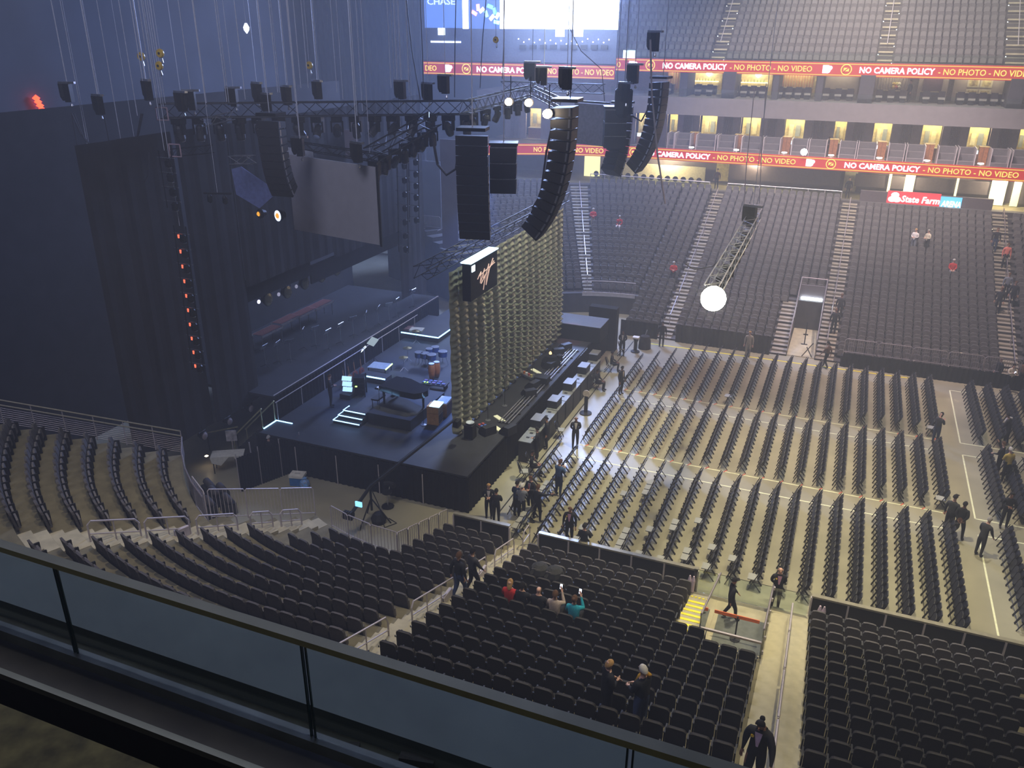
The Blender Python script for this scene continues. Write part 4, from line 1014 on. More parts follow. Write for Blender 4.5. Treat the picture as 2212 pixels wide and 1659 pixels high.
def put_text(par, txt, p0, p1, z, h, m, nm='lettering', bold=0.0, shear=0.0, dy=-.1):
    # p0, p1: world points (x, y) of the text's left and right ends, in parent space
    me = text_mesh(txt, h*1.42, m, nm, bold, shear); xs = [v.co.x for v in me.vertices]
    w0 = max(xs)-min(xs); L = math.hypot(p1[0]-p0[0], p1[1]-p0[1]); sx = L/w0; a = math.atan2(p1[1]-p0[1], p1[0]-p0[0])
    o = link(nm, me, par); o.rotation_euler = (PI/2, 0, a); o.scale = (sx, 1, 1)
    o.location = (p0[0]-min(xs)*sx*math.cos(a)+math.sin(a)*-dy, p0[1]-min(xs)*sx*math.sin(a)+math.cos(a)*dy, z)
    return o
def icon_blob(par, c, h, a):
    mb = MB().box((-.12*h, 0, 0), (.62*h, .03, .8*h)).lathe((.1*h, 0, -.1*h), [(.30*h, -.015), (.30*h, .02), (.0, .025)], 10, 'y').lathe((.33*h, 0, .14*h), [(.22*h, -.015), (.22*h, .02), (.0, .025)], 8, 'y')
    mb.build('icon', 'rib_white', par, c, a)
def icon_circle(par, c, h, a):
    mb = MB(); n = 16
    for i in range(n):
        t0, t1 = 2*PI*i/n, 2*PI*(i+1)/n
        mb.tube((.52*h*math.cos(t0), 0, .52*h*math.sin(t0)), (.52*h*math.cos(t1), 0, .52*h*math.sin(t1)), .05*h, 4, cap=False)
    mb.box((0, 0, 0), (.55*h, .02, .36*h)).build('icon', 'rib_yel', par, c, a)
    MB().tube((-.36*h, -.04, -.3*h), (.36*h, -.04, .3*h), .05*h, 4).build('icon_slash', 'rib_red', par, c, a)
def ribbon(label, Yfun, pa, pb, zt, zb, items, seg=12):
    # pa/pb pixel x range; items: (text, px0, px1, kind)
    r = thing('light_ribbon', label, 'sign', (0, 0, 0))
    pts = []
    for i in range(seg+1):
        px = pa+(pb-pa)*i/seg; X, Y = Yfun(px); pts.append((X, Y))
    for (x0, y0), (x1, y1) in zip(pts[:-1], pts[1:]):
        a = math.atan2(y1-y0, x1-x0); L = math.hypot(x1-x0, y1-y0)
        c = ((x0+x1)/2, (y0+y1)/2)
        MB().box((c[0], c[1], (zt+zb)/2), (L, .12, zt-zb), rz=a).build('panel', 'rib_red', r)
        for z in (zt-.12, zb+.10): MB().box((c[0]+math.sin(a)*.07, c[1]-math.cos(a)*.07, z), (L, .03, .07), rz=a).build('border_line', 'rib_line', r)
    zc = (zt+zb)/2; h = (zt-zb)*.42
    for txt, x0, x1, kind in items:
        A, B = Yfun(x0), Yfun(x1); a = math.atan2(B[1]-A[1], B[0]-A[0])
        if kind == 'b': icon_blob(r, (A[0]+math.sin(a)*.09, A[1]-math.cos(a)*.09, zc), h*1.7, a)
        elif kind == 'c': icon_circle(r, (A[0]+math.sin(a)*.09, A[1]-math.cos(a)*.09, zc), h*1.7, a)
        else: put_text(r, txt, A, B, zc-h/2, h, 'rib_white' if kind == 'w' else 'rib_yel', bold=.012 if kind == 'w' else .006)
    return r
def flatY(Y, py):
    def f(px):
        p = atY(px, py, Y); return (p.x, p.y)
    return f
def lowY(px):      # lower ribbon curves towards us past x = -16
    p = atY(px, 335, 73.0)
    if p.x > -17: return (p.x, 73.0)
    v = ray(px, 322)
    # follow the corner: circle of radius 25.3 round the far corner centre (-17, 47.7)
    cx, cy, R = -17.0, 47.7, 25.3
    A = v.x*v.x+v.y*v.y; B = -2*(v.x*cx+v.y*cy); Cq = cx*cx+cy*cy-R*R
    t = (-B+math.sqrt(max(0, B*B-4*A*Cq)))/(2*A)
    return (v.x*t, v.y*t)
ribbon('upper red light ribbon with camera policy lettering', flatY(76.0, 145), 1331, 2240, 17.05, 16.0,
       [('O', 1333, 1341, 'y'), ('', 1367, 1370, 'b'), ('', 1405, 1408, 'c'), ('NO CAMERA POLICY', 1432, 1570, 'w'), ('- NO PHOTO - NO VIDEO', 1577, 1755, 'y'), ('', 1787, 1790, 'b'), ('', 1829, 1832, 'c'), ('NO CAMERA POLICY', 1858, 2021, 'w'), ('- NO PHOTO - NO VIDEO', 2029, 2236, 'y')])
ribbon('lower red light ribbon curving round the hall with camera policy lettering', lowY, 1046, 2240, 10.02, 9.05,
       [('NO PHOTO', 1153, 1215, 'y'), ('NO VIDEO', 1239, 1304, 'y'), ('', 1326, 1328, 'b'), ('', 1370, 1372, 'c'), ('NO CAMERA POLICY', 1392, 1535, 'w'), ('- NO PHOTO - NO VIDEO', 1541, 1721, 'y'), ('', 1752, 1755, 'b'), ('', 1798, 1801, 'c'), ('NO CAMERA POLICY', 1828, 1993, 'w'), ('- NO PHOTO - NO VIDEO', 2000, 2211, 'y')], 30)
ribbon('hazy red light ribbon at left behind the rigging, with camera policy lettering', flatY(73.5, 152), 916, 1328, 16.5, 15.4,
       [('DEO', 920, 944, 'y'), ('', 969, 972, 'b'), ('', 1008, 1011, 'c'), ('NO CAMERA POLICY', 1031, 1166, 'w'), ('NO PHOTO - NO VIDEO', 1184, 1327, 'y')])
# ---- lower suites: niches, partitions, curtains, benches, cabinets, lamps
WIN = [(1440, 1462), (1510, 1547), (1599, 1641), (1693, 1736), (1801, 1827), (1887, 1926), (1992, 2036), (2094, 2141), (2204, 2240), (1372, 1395), (1136, 1168)]
def X_at(px, py, Y): return atY(px, py, Y).x
WIN = sorted(WIN)
ws = sorted([(X_at(a, 285, 79.6), X_at(b, 285, 79.6)) for a, b in WIN])
prev = -33.0
parts_w = []
for i, (a, b) in enumerate(ws):
    n = thing('kitchen_niche', 'warm lit kitchen niche in the lower suites, %s from the left' % ORD[i], 'room', ((a+b)/2, 79.6, 9.35), 0, 'lit niches in the lower suites')
    w = b-a
    MB().b2((-w/2, 1.2, 0), (w/2, 1.3, 3.2)).build('back_wall', 'warm_wall', n)
    MB().b2((-w/2+.05, .5, .0), (w/2-.05, 1.15, .95)).build('counter', 'brown', n); MB().b2((-w/2, .45, .95), (w/2, 1.2, 1.0)).build('worktop', mat('worktop%d' % i, (.6, .55, .45), .3), n)
    MB().b2((-w/2+.1, .15, 3.1), (w/2-.1, .55, 3.16)).build('ceiling_lamp', 'warm_lamp', n)
    MB().b2((-w*.1, .0, 3.02), (w*.45, .1, 3.14)).build('cool_strip', 'cool_lamp', n)
    for q in range(2): MB().b2((-w*.3+w*.34*q, 1.05, 1.35), (-w*.3+w*.34*q+w*.24, 1.19, 2.3)).build('cupboard', mat('cup%d%d' % (i, q), ((.30, .33, .30), (.80, .72, .40))[(i+q) % 2], .5), n)
    if i % 2: MB().b2((-w*.3, .1, .75), (w*.35, .3, 1.0)).build('bright_display', emat('display%d' % i, (.55, .75, 1), 3), n)
    parts_w.append((prev, a)); prev = b
parts_w.append((prev, 26))
for i, (a, b) in enumerate(parts_w):
    if b-a < .2: continue
    n = thing('suite_partition', 'pale partition wall with a striped curtain in the lower suites, %s from the left' % ORD[i], 'partition', ((a+b)/2, 79.6, 9.35), 0, 'pale partitions of the lower suites'); w = b-a
    MB().b2((-w/2, 0, 0), (w/2, .15, 3.27)).build('wall', 'partition', n)
    cm = MB(); k = max(3, int(min(w, 1.2)/.12)); cw = min(w*.4, 1.1)
    for q in range(k): cm = MB().tube((-cw/2+cw*q/k, -.06, .05), (-cw/2+cw*q/k, -.06, 3.2), cw/k*.5, 6); cm.build('curtain_fold', 'curtain_grey', n)
bc = 0
def bench(px0, px1, i):
    a, b = X_at(px0, 305, 75.2), X_at(px1, 305, 75.2); w = b-a
    t = thing('suite_bench', 'grey three-tier suite seating block, %s from the left above the lower ribbon' % ORD[i], 'bench', ((a+b)/2, 75.2, 9.35), 0, 'seating blocks of the lower suites')
    for q in range(3):
        MB().b2((-w/2+.03, -.6+.75*q, 0), (w/2-.03, -.5+.75*q, .75+.45*q)).build('backrest', 'bench', t)
        MB().b2((-w/2+.03, -.5+.75*q, 0), (w/2-.03, .1+.75*q, .35+.45*q)).build('seat', 'bench', t)
        MB().b2((-w/2+.03, -.61+.75*q, .72+.45*q), (w/2-.03, -.49+.75*q, .78+.45*q)).build('top_trim', 'fascia', t)
    for x in (-w/2+.02, w/2-.02): MB().b2((x-.03, -.62, 0), (x+.03, 1.2, 1.75)).build('end_panel', 'rail_grey', t)
BN = [(1444, 1459), (1460, 1494), (1506, 1548), (1552, 1590), (1604, 1646), (1651, 1688), (1712, 1747), (1750, 1788), (1816, 1853), (1856, 1896), (1922, 1958), (1962, 2002), (2030, 2070), (2075, 2113), (2146, 2187), (2192, 2232)]
for i, (a, b) in enumerate(BN): bench(a, b, i)
for i, px in enumerate([1500, 1597, 1701, 1803, 1908, 2012, 2130]):
    x = X_at(px, 300, 76.6); t = thing('suite_cabinet', 'orange-brown cabinet between suite seating blocks, %s from the left' % ORD[i], 'cabinet', (x, 76.6, 9.35), 0, 'cabinets of the lower suites')
    MB().b2((-.32, -.3, 0), (.32, .3, 1.7)).build('body', 'brown', t); MB().b2((-.36, -.34, 1.7), (.36, .34, 1.76)).build('top', mat('cab_top%d' % i, (.7, .5, .15), .4), t)
    MB().b2((-.01, -.31, .1), (.01, -.30, 1.6)).build('door_gap', 'black', t)
    MB().b2((-.4, -1.6, 0), (.4, -.4, .3)).build('pale_step', 'concrete_light', t)
    x2 = X_at(px-6, 326, 73.6); f = thing('ledge_lamp', 'bright round lamp pair on the ledge above the ribbon, %s from the left' % ORD[i], 'lamp', (x2, 73.4, 10.08), 0, 'ledge lamps')
    MB().lathe((0, 0, 0), [(.05, 0), (.22, .05), (.22, .12), (.05, .14)], 12).build('upper_disc', emat('ledge_lamp%d' % i, (.85, .95, 1), 4), f); MB().lathe((0, -.05, -.22), [(.05, 0), (.2, .03), (.2, .1), (.05, .12)], 12).build('lower_disc', emat('ledge_lampb%d' % i, (.8, .9, 1), 3), f)
# warm spot lamps on the ledge rail
for i, (px, py, s) in enumerate([(1737, 328, 60)]):
    p = atY(px, py, 72.7); t = thing('spot_lamp', 'dazzling small white lamp hanging before the lower ribbon', 'lamp', tuple(p)); MB().lathe((0, 0, 0), [(.05, -.02), (.26, -.1), (.26, -.14), (.0, -.15)], 12, 'y').build('lens', emat('spot_lens', (1, .85, .75), s), t); MB().lathe((0, 0, 0), [(.1, .3), (.26, 0), (.27, -.1)], 12, 'y').build('housing', 'truss', t)
# ---- upper suites
PIL = [(1560, 1587, 75.6), (1669, 1681, 76.0), (1763, 1777, 76.0), (1856, 1888, 75.6), (2182, 2215, 75.6), (1468, 1484, 76.0)]
for i, (a, b, Y) in enumerate(sorted(PIL)):
    x0, x1 = X_at(a, 190, Y), X_at(b, 190, Y); MB().b2((x0, Y, 14.05), (x1, Y+3.5, 16.15)).build('dark_pillar', mat('pillar%d' % i, (.045, .04, .055), .7), label='dark pier between the upper suites, %s from the left' % ORD[i], cat='pillar', group='dark piers of the upper suites')
US = [(1440, 1466, 'w', 'slatted warm wall'), (1488, 1558, 'k', 'bar with a lit shelf of bottles'), (1590, 1667, 'k', 'bar with a round white lamp'), (1684, 1762, 's', 'warm slatted curtain'), (1779, 1854, 'g', 'grey counter'), (1890, 1965, 'c', 'pale curtain and coloured balloons'), (1985, 2050, 'd', 'dark screen'), (2062, 2180, 'p', 'four framed pictures')]
for i, (a, b, kd, desc) in enumerate(US):
    x0, x1 = X_at(a, 180, 80.6), X_at(b, 180, 80.6); w = x1-x0
    t = thing('suite_room', 'upper suite with %s, above the grey band' % desc, 'room', ((x0+x1)/2, 80.6, 14.05))
    MB().b2((-w/2, .3, 0), (w/2, .4, 2.1)).build('back_wall', {'s': 'warm_wall', 'k': 'warm_wall', 'w': 'warm_wall'}.get(kd, 'partition'), t)
    if kd in 'swc':
        for q in range(int(w/.22)): MB().b2((-w/2+.22*q+.03, .2, .2), (-w/2+.22*q+.14, .28, 2.05)).build('slat', 'curtain_grey' if kd == 'c' else 'orange_wood', t)  # orange slats hold the warm light in their colour
    MB().b2((-w/2+.2, -1.2, 0), (w/2-.2, -.7, .75)).build('counter', 'bench', t); MB().b2((-w/2+.15, -1.25, .75), (w/2-.15, -.65, .8)).build('counter_top', mat('uct%d' % i, (.55, .50, .35), .3), t)
    MB().b2((-w*.4, -.4, 2.02), (w*.4, -.1, 2.08)).build('ceiling_lamp', emat('uc_lamp%d' % i, (1, .84, .5), 9 if kd in 'swk' else 4), t)
    ns = max(2, int(w/.75))
    for q in range(min(ns, 5)):
        x = -w/2+(q+.5)*w/min(ns, 5)
        c = MB().b2((x-.25, -3.3, .35), (x+.25, -2.85, .5)).build('seat', mat('useat%d%d' % (i, q), (.30, .28, .26), .7), t); MB().b2((x-.25, -2.88, .4), (x+.25, -2.8, .95)).build('seat_back', 'bench', t); MB().b2((x-.2, -3.2, 0), (x+.2, -2.9, .35)).build('seat_base', 'black', t)
    if kd == 'k':
        MB().b2((-w*.4, .05, 1.0), (w*.4, .29, 1.06)).build('shelf', emat('lit_shelf%d' % i, (1, .85, .45), 2), t)
        for q in range(8): MB().lathe((-w*.36+w*.09*q, .17, 1.06), [(.04, 0), (.04, .16), (.015, .2), (.015, .27)], 6).build('bottle', mat('bot%d%d' % (i, q), (.3, .2+.04*q, .1), .2), t)
        MB().lathe((w*.1, .1, 1.7), [(.0, -.25), (.2, -.15), (.26, 0), (.2, .15), (.0, .25)], 12).build('globe_lamp', emat('globe%d' % i, (1, .97, .9), 5), t)
    if kd == 'p':
        for q in range(4):
            f = MB().b2((-w*.05+w*.24*(q % 2)-w*.2, .24, 1.15-.85*(q//2)), (-w*.05+w*.24*(q % 2)+w*.02, .29, 1.85-.85*(q//2))).build('picture_frame', mat('frame%d' % q, (.75, .70, .55), .5), t)
            MB().b2((-w*.05+w*.24*(q % 2)-w*.17, .225, 1.25-.85*(q//2)), (-w*.05+w*.24*(q % 2)-w*.01, .24, 1.75-.85*(q//2))).build('picture', mat('pic%d' % q, (.55, .40, .25), .6, var=.5, scale=3, col2=(.7, .6, .3)), f)
    if kd == 'd': MB().b2((-w*.35, .2, .6), (w*.3, .28, 1.95)).build('dark_panel', mat('dpan', (.10, .05, .09), .6), t)
    if kd == 'c':
        for q, c in enumerate(((.7, .5, .1), (.65, .15, .1), (.75, .72, .6), (.6, .45, .1), (.7, .65, .3), (.8, .78, .7))): MB().lathe((w*.05+.22*(q % 3), -.3+.1*q, 1.0+.25*(q//3)), [(.0, -.16), (.12, -.08), (.15, 0), (.12, .1), (.0, .16)], 8).build('balloon', mat('bal%d' % q, c, .4), t)
# front glass of the upper suites and of the upper deck
for nm, lab, z0, z1, Y in (('front_glass', 'clear glass balustrade of the upper suites', 14.06, 14.75, 75.15), ('front_glass', 'clear glass balustrade at the front of the upper deck', 17.1, 17.75, 76.1)):
    t = thing(nm, lab, 'glass', (0, Y, z0))
    for q in range(14): MB().b2((-21+3.0*q, 0, 0), (-21+3.0*q+2.95, .03, z1-z0)).build('pane', M['glass'], t)
# ---- concourse details under the lower ribbon
def cpanel(px0, px1, y0, y1, Y, name, m, lab, cat, d=.15):
    a = atY(px0, y0, Y); b = atY(px1, y1, Y)
    return MB().b2((a.x, Y, max(b.z, 6.56)), (b.x, Y+d, min(a.z, 9.04))).build(name, m, label=lab, cat=cat)
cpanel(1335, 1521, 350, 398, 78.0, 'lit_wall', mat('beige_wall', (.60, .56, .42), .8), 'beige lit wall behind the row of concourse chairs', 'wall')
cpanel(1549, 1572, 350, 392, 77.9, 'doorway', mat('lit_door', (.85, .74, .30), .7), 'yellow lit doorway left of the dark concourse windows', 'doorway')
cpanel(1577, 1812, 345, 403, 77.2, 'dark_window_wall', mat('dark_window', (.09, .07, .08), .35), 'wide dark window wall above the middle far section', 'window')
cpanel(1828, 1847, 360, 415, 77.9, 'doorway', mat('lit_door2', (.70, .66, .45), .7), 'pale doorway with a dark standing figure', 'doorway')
cpanel(1849, 2140, 375, 422, 76.8, 'dark_window_wall', mat('dark_window2', (.085, .07, .085), .4), 'dark panels behind the lit wall sign', 'window')
for i, (a, b, c) in enumerate([(1921, 1927, (.9, .8, .45)), (1957, 1978, (.8, .74, .45)), (2069, 2074, (.85, .8, .5)), (2146, 2180, (.8, .74, .45)), (2195, 2212, (.8, .72, .35)), (1262, 1295, (.9, .8, .35))]):
    Y = 76.7; p = atY(a, 380, Y); q = atY(b, 380, Y)
    MB().b2((p.x, Y-.1, 6.6), (q.x, Y, 8.9)).build('lit_gap', emat('lit_gap%d' % i, c, .9, c), label='bright lit gap in the concourse wall, %s' % ['left of the wall sign', 'above the wall sign', 'right of the sign lettering', 'near the right edge', 'at the right edge', 'behind the front speaker hang'][i], cat='doorway')
for i, (x, y, p) in enumerate([(-16, 77, 500), (-8.2, 77, 500), (4, 75.5, 300), (11, 75.5, 500)]): lamp('concourse_downlight', 'POINT', (x, y, 8.8), (x, y, 0), p, (1, .85, .5), .15)
# glass-fronted rail and sign wall on top of the far sections
def top_rail(label, px0, px1, py0, py1, Y):
    a, b = atY(px0, py0, Y), atY(px1, py1, Y); t = thing('concourse_railing', label, 'railing', (a.x, Y, 6.55)); w = b.x-a.x
    for z in (.05, .95): MB().tube((0, 0, z), (w, 0, z), .035).build('rail', 'rail_grey', t)
    n = max(2, int(w/1.2))
    for q in range(n+1): MB().tube((w*q/n, 0, 0), (w*q/n, 0, .95), .025).build('post', 'rail_grey', t)
    for q in range(n): MB().b2((w*q/n+.04, -.005, .1), (w*(q+1)/n-.04, .005, .9)).build('pane', M['glass'], t)
top_rail('concourse railing before the dark windows, above the middle far section', 1572, 1818, 400, 420, 72.6)
top_rail('concourse railing in front of the row of chairs', 1275, 1533, 390, 400, 72.6)
sw = thing('sign_wall', 'dark parapet wall on top of the right far section', 'wall', (5.3, 72.2, 6.2))
MB().b2((-4.6, 0, 0), (4.8, .3, 1.55)).build('parapet', mat('parapet', (.075, .06, .065), .7), sw)
sn = thing('arena_sign', 'lit sign reading State Farm Arena with three white ovals', 'sign', (0, 72.15, 0))
A = atY(1921, 425, 72.1); B = atY(1945, 427, 72.1); zc = (A.z+B.z)/2
M['sign_white'] = emat('sign_white', (1, .93, .90), 2.4); M['sign_blue'] = emat('sign_blue', (.75, .92, 1), 4.5); M['sign_red'] = emat('sign_red', (.8, .03, .05), .8); M['sign_cyan'] = emat('sign_cyan', (.1, .5, .9), 1.0)
w = B.x-A.x
for dx, dz in ((.28, -.16), (.72, -.16), (.5, .17)):
    e = MB().lathe((0, 0, 0), [(.34, -.02), (.34, .02), (.0, .03)], 16, 'y').build('oval', 'sign_white', sn, (A.x+w*dx, -.05, zc+dz)); e.scale = (.85, 1, .62)
put_text(sn, 'State Farm', (atY(1948, 425, 72.1).x, 0), (atY(2031, 430, 72.1).x, 0), zc-.30, .48, 'sign_white', bold=.012, shear=.15)
put_text(sn, 'ARENA', (atY(2034, 435, 72.1).x, 0), (atY(2077, 436, 72.1).x, 0), zc-.42, .42, 'sign_blue', bold=.012, shear=.15)
MB().b2((A.x-.15, -.02, zc-.52), (atY(2032, 430, 72.1).x, .03, zc+.48)).build('red_backing', 'sign_red', sn); MB().b2((atY(2032, 430, 72.1).x, -.02, zc-.62), (atY(2079, 430, 72.1).x, .03, zc+.3)).build('blue_backing', 'sign_cyan', sn)  # glowing plates added for the coloured halo round the lettering
# row of concourse chairs behind the railing
for i in range(14):
    px = 1288+i*17.2; x = X_at(px, 372, 74.0); t = thing('round_back_chair', 'dark round-backed chair behind the far railing, %s from the left' % ORD[i], 'chair', (x, 74.0, 6.55), 0, 'round-backed concourse chairs')
    MB().lathe((0, 0, .78), [(.02, -.03), (.24, -.02), (.24, .02), (.02, .03)], 12, 'y').build('backrest', 'black', t); MB().b2((-.22, .0, .42), (.22, .42, .48)).build('seat', 'black', t)
    for sx in (-.2, .2):
        for sy in (.02, .4): MB().tube((sx, sy, 0), (sx, sy, .42), .018, 4).build('leg', 'black', t)
# ---- far tunnel with its screen, glass sides and yellow wall
tn = thing('far_tunnel', 'lit tunnel mouth with glass sides in the far seats', 'tunnel', (-1.4, 57, 0)); tn['kind'] = 'structure'; del tn['category']
MB().b2((-.86, -3.6, .0), (.84, 5.5, .04)).build('tunnel_floor', 'concrete_light', tn)
MB().b2((-.86, 5.5, 0), (.84, 5.6, 2.6)).build('tunnel_end_wall', mat('tunnel_yellow', (.75, .70, .20), .7), tn)
for x in (-.88, .86): MB().b2((x-.02, -3.7, 0), (x+.02, 5.5, .3)).build('side_wall', 'concrete', tn)
MB().b2((-.86, 2.55, 2.02), (.84, 2.65, 3.1)).build('lintel', 'wall_mauve', tn)
MB().b2((-.72, 2.42, 1.62), (.70, 2.5, 2.25)).build('lit_screen', emat('tunnel_screen', (.75, .9, 1), 9), tn)
for x in (-.86, .84):
    MB().tube((x, -3.6, 1.3), (x, 3.0, 3.5), .035).build('side_rail', 'alu', tn)
    for q in range(6): MB().tube((x, -3.5+1.25*q, .3+.36*q), (x, -3.5+1.25*q, 1.3+.42*q), .03).build('rail_post', 'alu', tn)
    MB().add([(x, -3.6, .3), (x, 2.6, 2.2), (x, 2.6, 3.3), (x, -3.6, 1.2)], [(0, 1, 2, 3)]).build('side_glass', M['glass'], tn)
MB().tube((-.86, 3.0, 3.5), (.84, 3.0, 3.5), .035).build('top_rail', 'alu', tn)
lamp('tunnel_lamp', 'POINT', (-1.4, 60.5, 2.0), (0, 0, 0), 120, (1, .95, .5), .1)
# black drape and barriers along the far boards
def crowd_barrier(loc, rz, label, w=1.9):
    t = thing('crowd_barrier', label, 'barrier', loc, rz, 'silver crowd barriers')
    MB().path([(-w/2, 0, .0), (-w/2, 0, .95), (-w/2+.1, 0, 1.05), (w/2-.1, 0, 1.05), (w/2, 0, .95), (w/2, 0, 0)], .022, 6).build('frame', 'alu', t); MB().tube((-w/2, 0, .2), (w/2, 0, .2), .018).build('bottom_rail', 'alu', t)
    bm = MB().tube((0, 0, .2), (0, 0, 1.05), .011, 4).mesh('bar', 'alu')
    for i in range(1, 15): link('bar', bm, t, (-w/2+w*i/15, 0, 0))
    for x in (-w/2+.15, w/2-.15): MB().b2((x-.02, -.3, 0), (x+.02, .3, .03)).build('foot', 'alu', t)
for i in range(5): crowd_barrier((2.05+1.95*i, 53.0, .72), 0, 'silver crowd barrier at the front of the right far section, %s from the left' % ORD[i])
fd = thing('front_drape', 'black drape below the silver crowd barriers', 'drape', (6.2, 52.9, 0))
for i in range(5): link('drape_panel', drape(2.0, .95, 7, .03).mesh('drape_panel', 'black_cloth'), fd, (-4.1+1.98*i, -.25, 0))
MB().b2((-5.2, -.2, 0), (5.2, .28, .70)).build('low_platform', 'black', fd)
fd = thing('front_drape', 'tall dark drape before the far seats under the dazzling lamp', 'drape', (-6.4, 53.0, 0))
for i in range(3): link('drape_panel', drape(2.05, 1.25, 7, .03).mesh('drape_panel', 'dark_cloth'), fd, (-2.05+2.05*i, 0, 0))
fd = thing('front_drape', 'dark drape below the short far seat block beside the silver curtain', 'drape', (-12.0, 53.0, 0))
link('drape_panel', drape(2.6, 1.1, 7, .03).mesh('drape_panel', 'black_cloth'), fd, (0, 0, 0))
# balustrade of the lifted corner and the dark wall below it
cb = thing('corner_balustrade', 'silver balustrade along the front of the lifted far corner seats', 'railing', (0, 0, 0))
for i in range(5):
    a, b = RAD(1+4.6*i), RAD(1+4.6*(i+1)); p, q = arc_pt(True, Rk(5)-.82, a), arc_pt(True, Rk(5)-.82, b)
    for z in (.08, .95): MB().tube((*p, ztr(5)+z), (*q, ztr(5)+z), .03).build('rail', 'alu', cb)
    MB().add([(*p, ztr(5)-.2), (*q, ztr(5)-.2), (*q, ztr(5)+.05), (*p, ztr(5)+.05)], [(0, 1, 2, 3)]).build('fascia', 'alu', cb)
    for k in range(8):
        t_ = k/8; g = (p[0]+(q[0]-p[0])*t_, p[1]+(q[1]-p[1])*t_); MB().tube((*g, ztr(5)), (*g, ztr(5)+.95), .014, 4).build('bar', 'alu', cb)
# ---- big video screen, sponsor sign, blackout drape
vs = thing('video_screen', 'huge glowing white video screen at the top of the hall', 'screen', tuple(atY(1166, 20, 70)))
a = atY(1000, 62, 70); b = atY(1333, 64, 70)
o = vs.location; zt = a.z+6.0
M['screen_white'] = emat('screen_white', (.72, .84, 1.0), 5.0)
MB().b2((atY(1080, 62, 70).x-o.x, 0, b.z-o.z), (b.x-o.x, .25, zt-o.z)).build('white_picture', 'screen_white', vs)
MB().b2((a.x-o.x, .02, a.z-o.z), (atY(1080, 62, 70).x-o.x, .25, zt-o.z)).build('dark_picture', emat('screen_blue', (.08, .16, .50), .9), vs)
MB().b2((a.x-o.x, -.03, a.z-o.z), (atY(1012, 62, 70).x-o.x, .0, zt-o.z)).build('white_bar', 'screen_white', vs)
for i, (px, py, c) in enumerate([(1024, 28, (1, .2, .25)), (1032, 16, (1, .35, .4)), (1040, 22, (.95, .9, 1)), (1058, 14, (.1, .8, .75)), (1068, 24, (.1, .75, .35)), (1062, 38, (.9, .8, .3)), (1072, 48, (.2, .8, 1)), (1050, 30, (.15, .4, 1)), (1074, 34, (.8, 1, 1))]):
    p = atY(px, py, 69.9)-o; MB().box((p.x, -.05, p.z), (.5, .03, .28), rz=0, M3=Euler((0, .5+i, 0)).to_matrix()).build('picture_shape', emat('shape%d' % i, c, 3), vs)
for px in (1209, 1249):
    p = atY(px, 62, 70)-o; MB().b2((p.x-.36, .02, p.z-.6), (p.x+.36, .22, p.z)).build('lower_tab', 'screen_white', vs)
sgn = thing('sponsor_sign', 'blue lit panel with faint CHASE lettering at the top', 'sign', tuple(atY(955, 20, 71)))
o = sgn.location; a = atY(918, 60, 71)-o; b = atY(998, 60, 71)-o
MB().b2((a.x, 0, a.z), (b.x, .2, a.z+5)).build('panel', emat('sponsor_blue', (.10, .22, .75), .75), sgn)
put_text(sgn, 'CHASE', ((atY(924, 8, 71)-o).x, 0), ((atY(984, 8, 71)-o).x, 0), (atY(924, 10, 71)-o).z, .5, emat('sponsor_text', (.45, .6, 1), 1.2), bold=.01)
mez = thing('hazy_gallery', 'dim gallery wall with small lights between screen and left ribbon', 'wall', (0, 74.6, 0))
MB().b2((-42, 0, 16.6), (-20.6, .2, 26)).build('wall', mat('gallery_wall', (.10, .12, .20), .8), mez)
for i in range(18): 
    p = atY(1120+i*11.5, 84+(i*7 % 13), 74.5); MB().lathe((p.x, -.1, p.z), [(.0, -.06), (.06, 0), (.0, .06)], 6).build('small_light', emat('gal%d' % i, (1, .85, .7) if i % 3 else (.7, .8, 1), 6), mez)
for i in range(9):
    p = atY(1130+i*22, 100, 74.5); MB().b2((p.x-.3, -.25, p.z-.25), (p.x+.3, -.05, p.z+.12)).build('chair_back', 'seat_plastic', mez)
MB().b2((atY(930, 90, 74.5).x, -.08, atY(930, 92, 74.5).z), (atY(995, 90, 74.5).x, 0, atY(930, 88, 74.5).z)).build('bright_ledge', emat('ledge_strip', (.6, .7, 1), 1.5), mez)
for px in (948, 956):
    p = atY(px, 68, 74.4); MB().b2((p.x-.14, -.1, p.z-.3), (p.x+.14, 0, p.z+.3)).build('lit_window', emat('litw%d' % px, (.8, .95, 1), 3), mez)
p = atY(1358, 118, 76.6); MB().b2((p.x-.5, 76.6, p.z-.35), (p.x+.55, 76.7, p.z+.35)).build('small_screen', emat('small_screen', (.6, .8, 1), 3), label='small bright screen just above the upper ribbon left end', cat='screen')
# hanging blackout drape left of the ribbons
bd = thing('blackout_drape', 'enormous dark blackout drape behind the rigging', 'drape', (-44, 66, 0))
e = atY(914, 100, 66).x
for i in range(9):
    x1 = e-i*2.6; link('drape_panel', drape(2.55, 38, 5, .08).mesh('drape_panel', mat('drape_blue%d' % i, (.05, .05, .06), .95, var=.1, scale=.4, spec=.2)), bd, (x1-1.3+44, 0, .5))
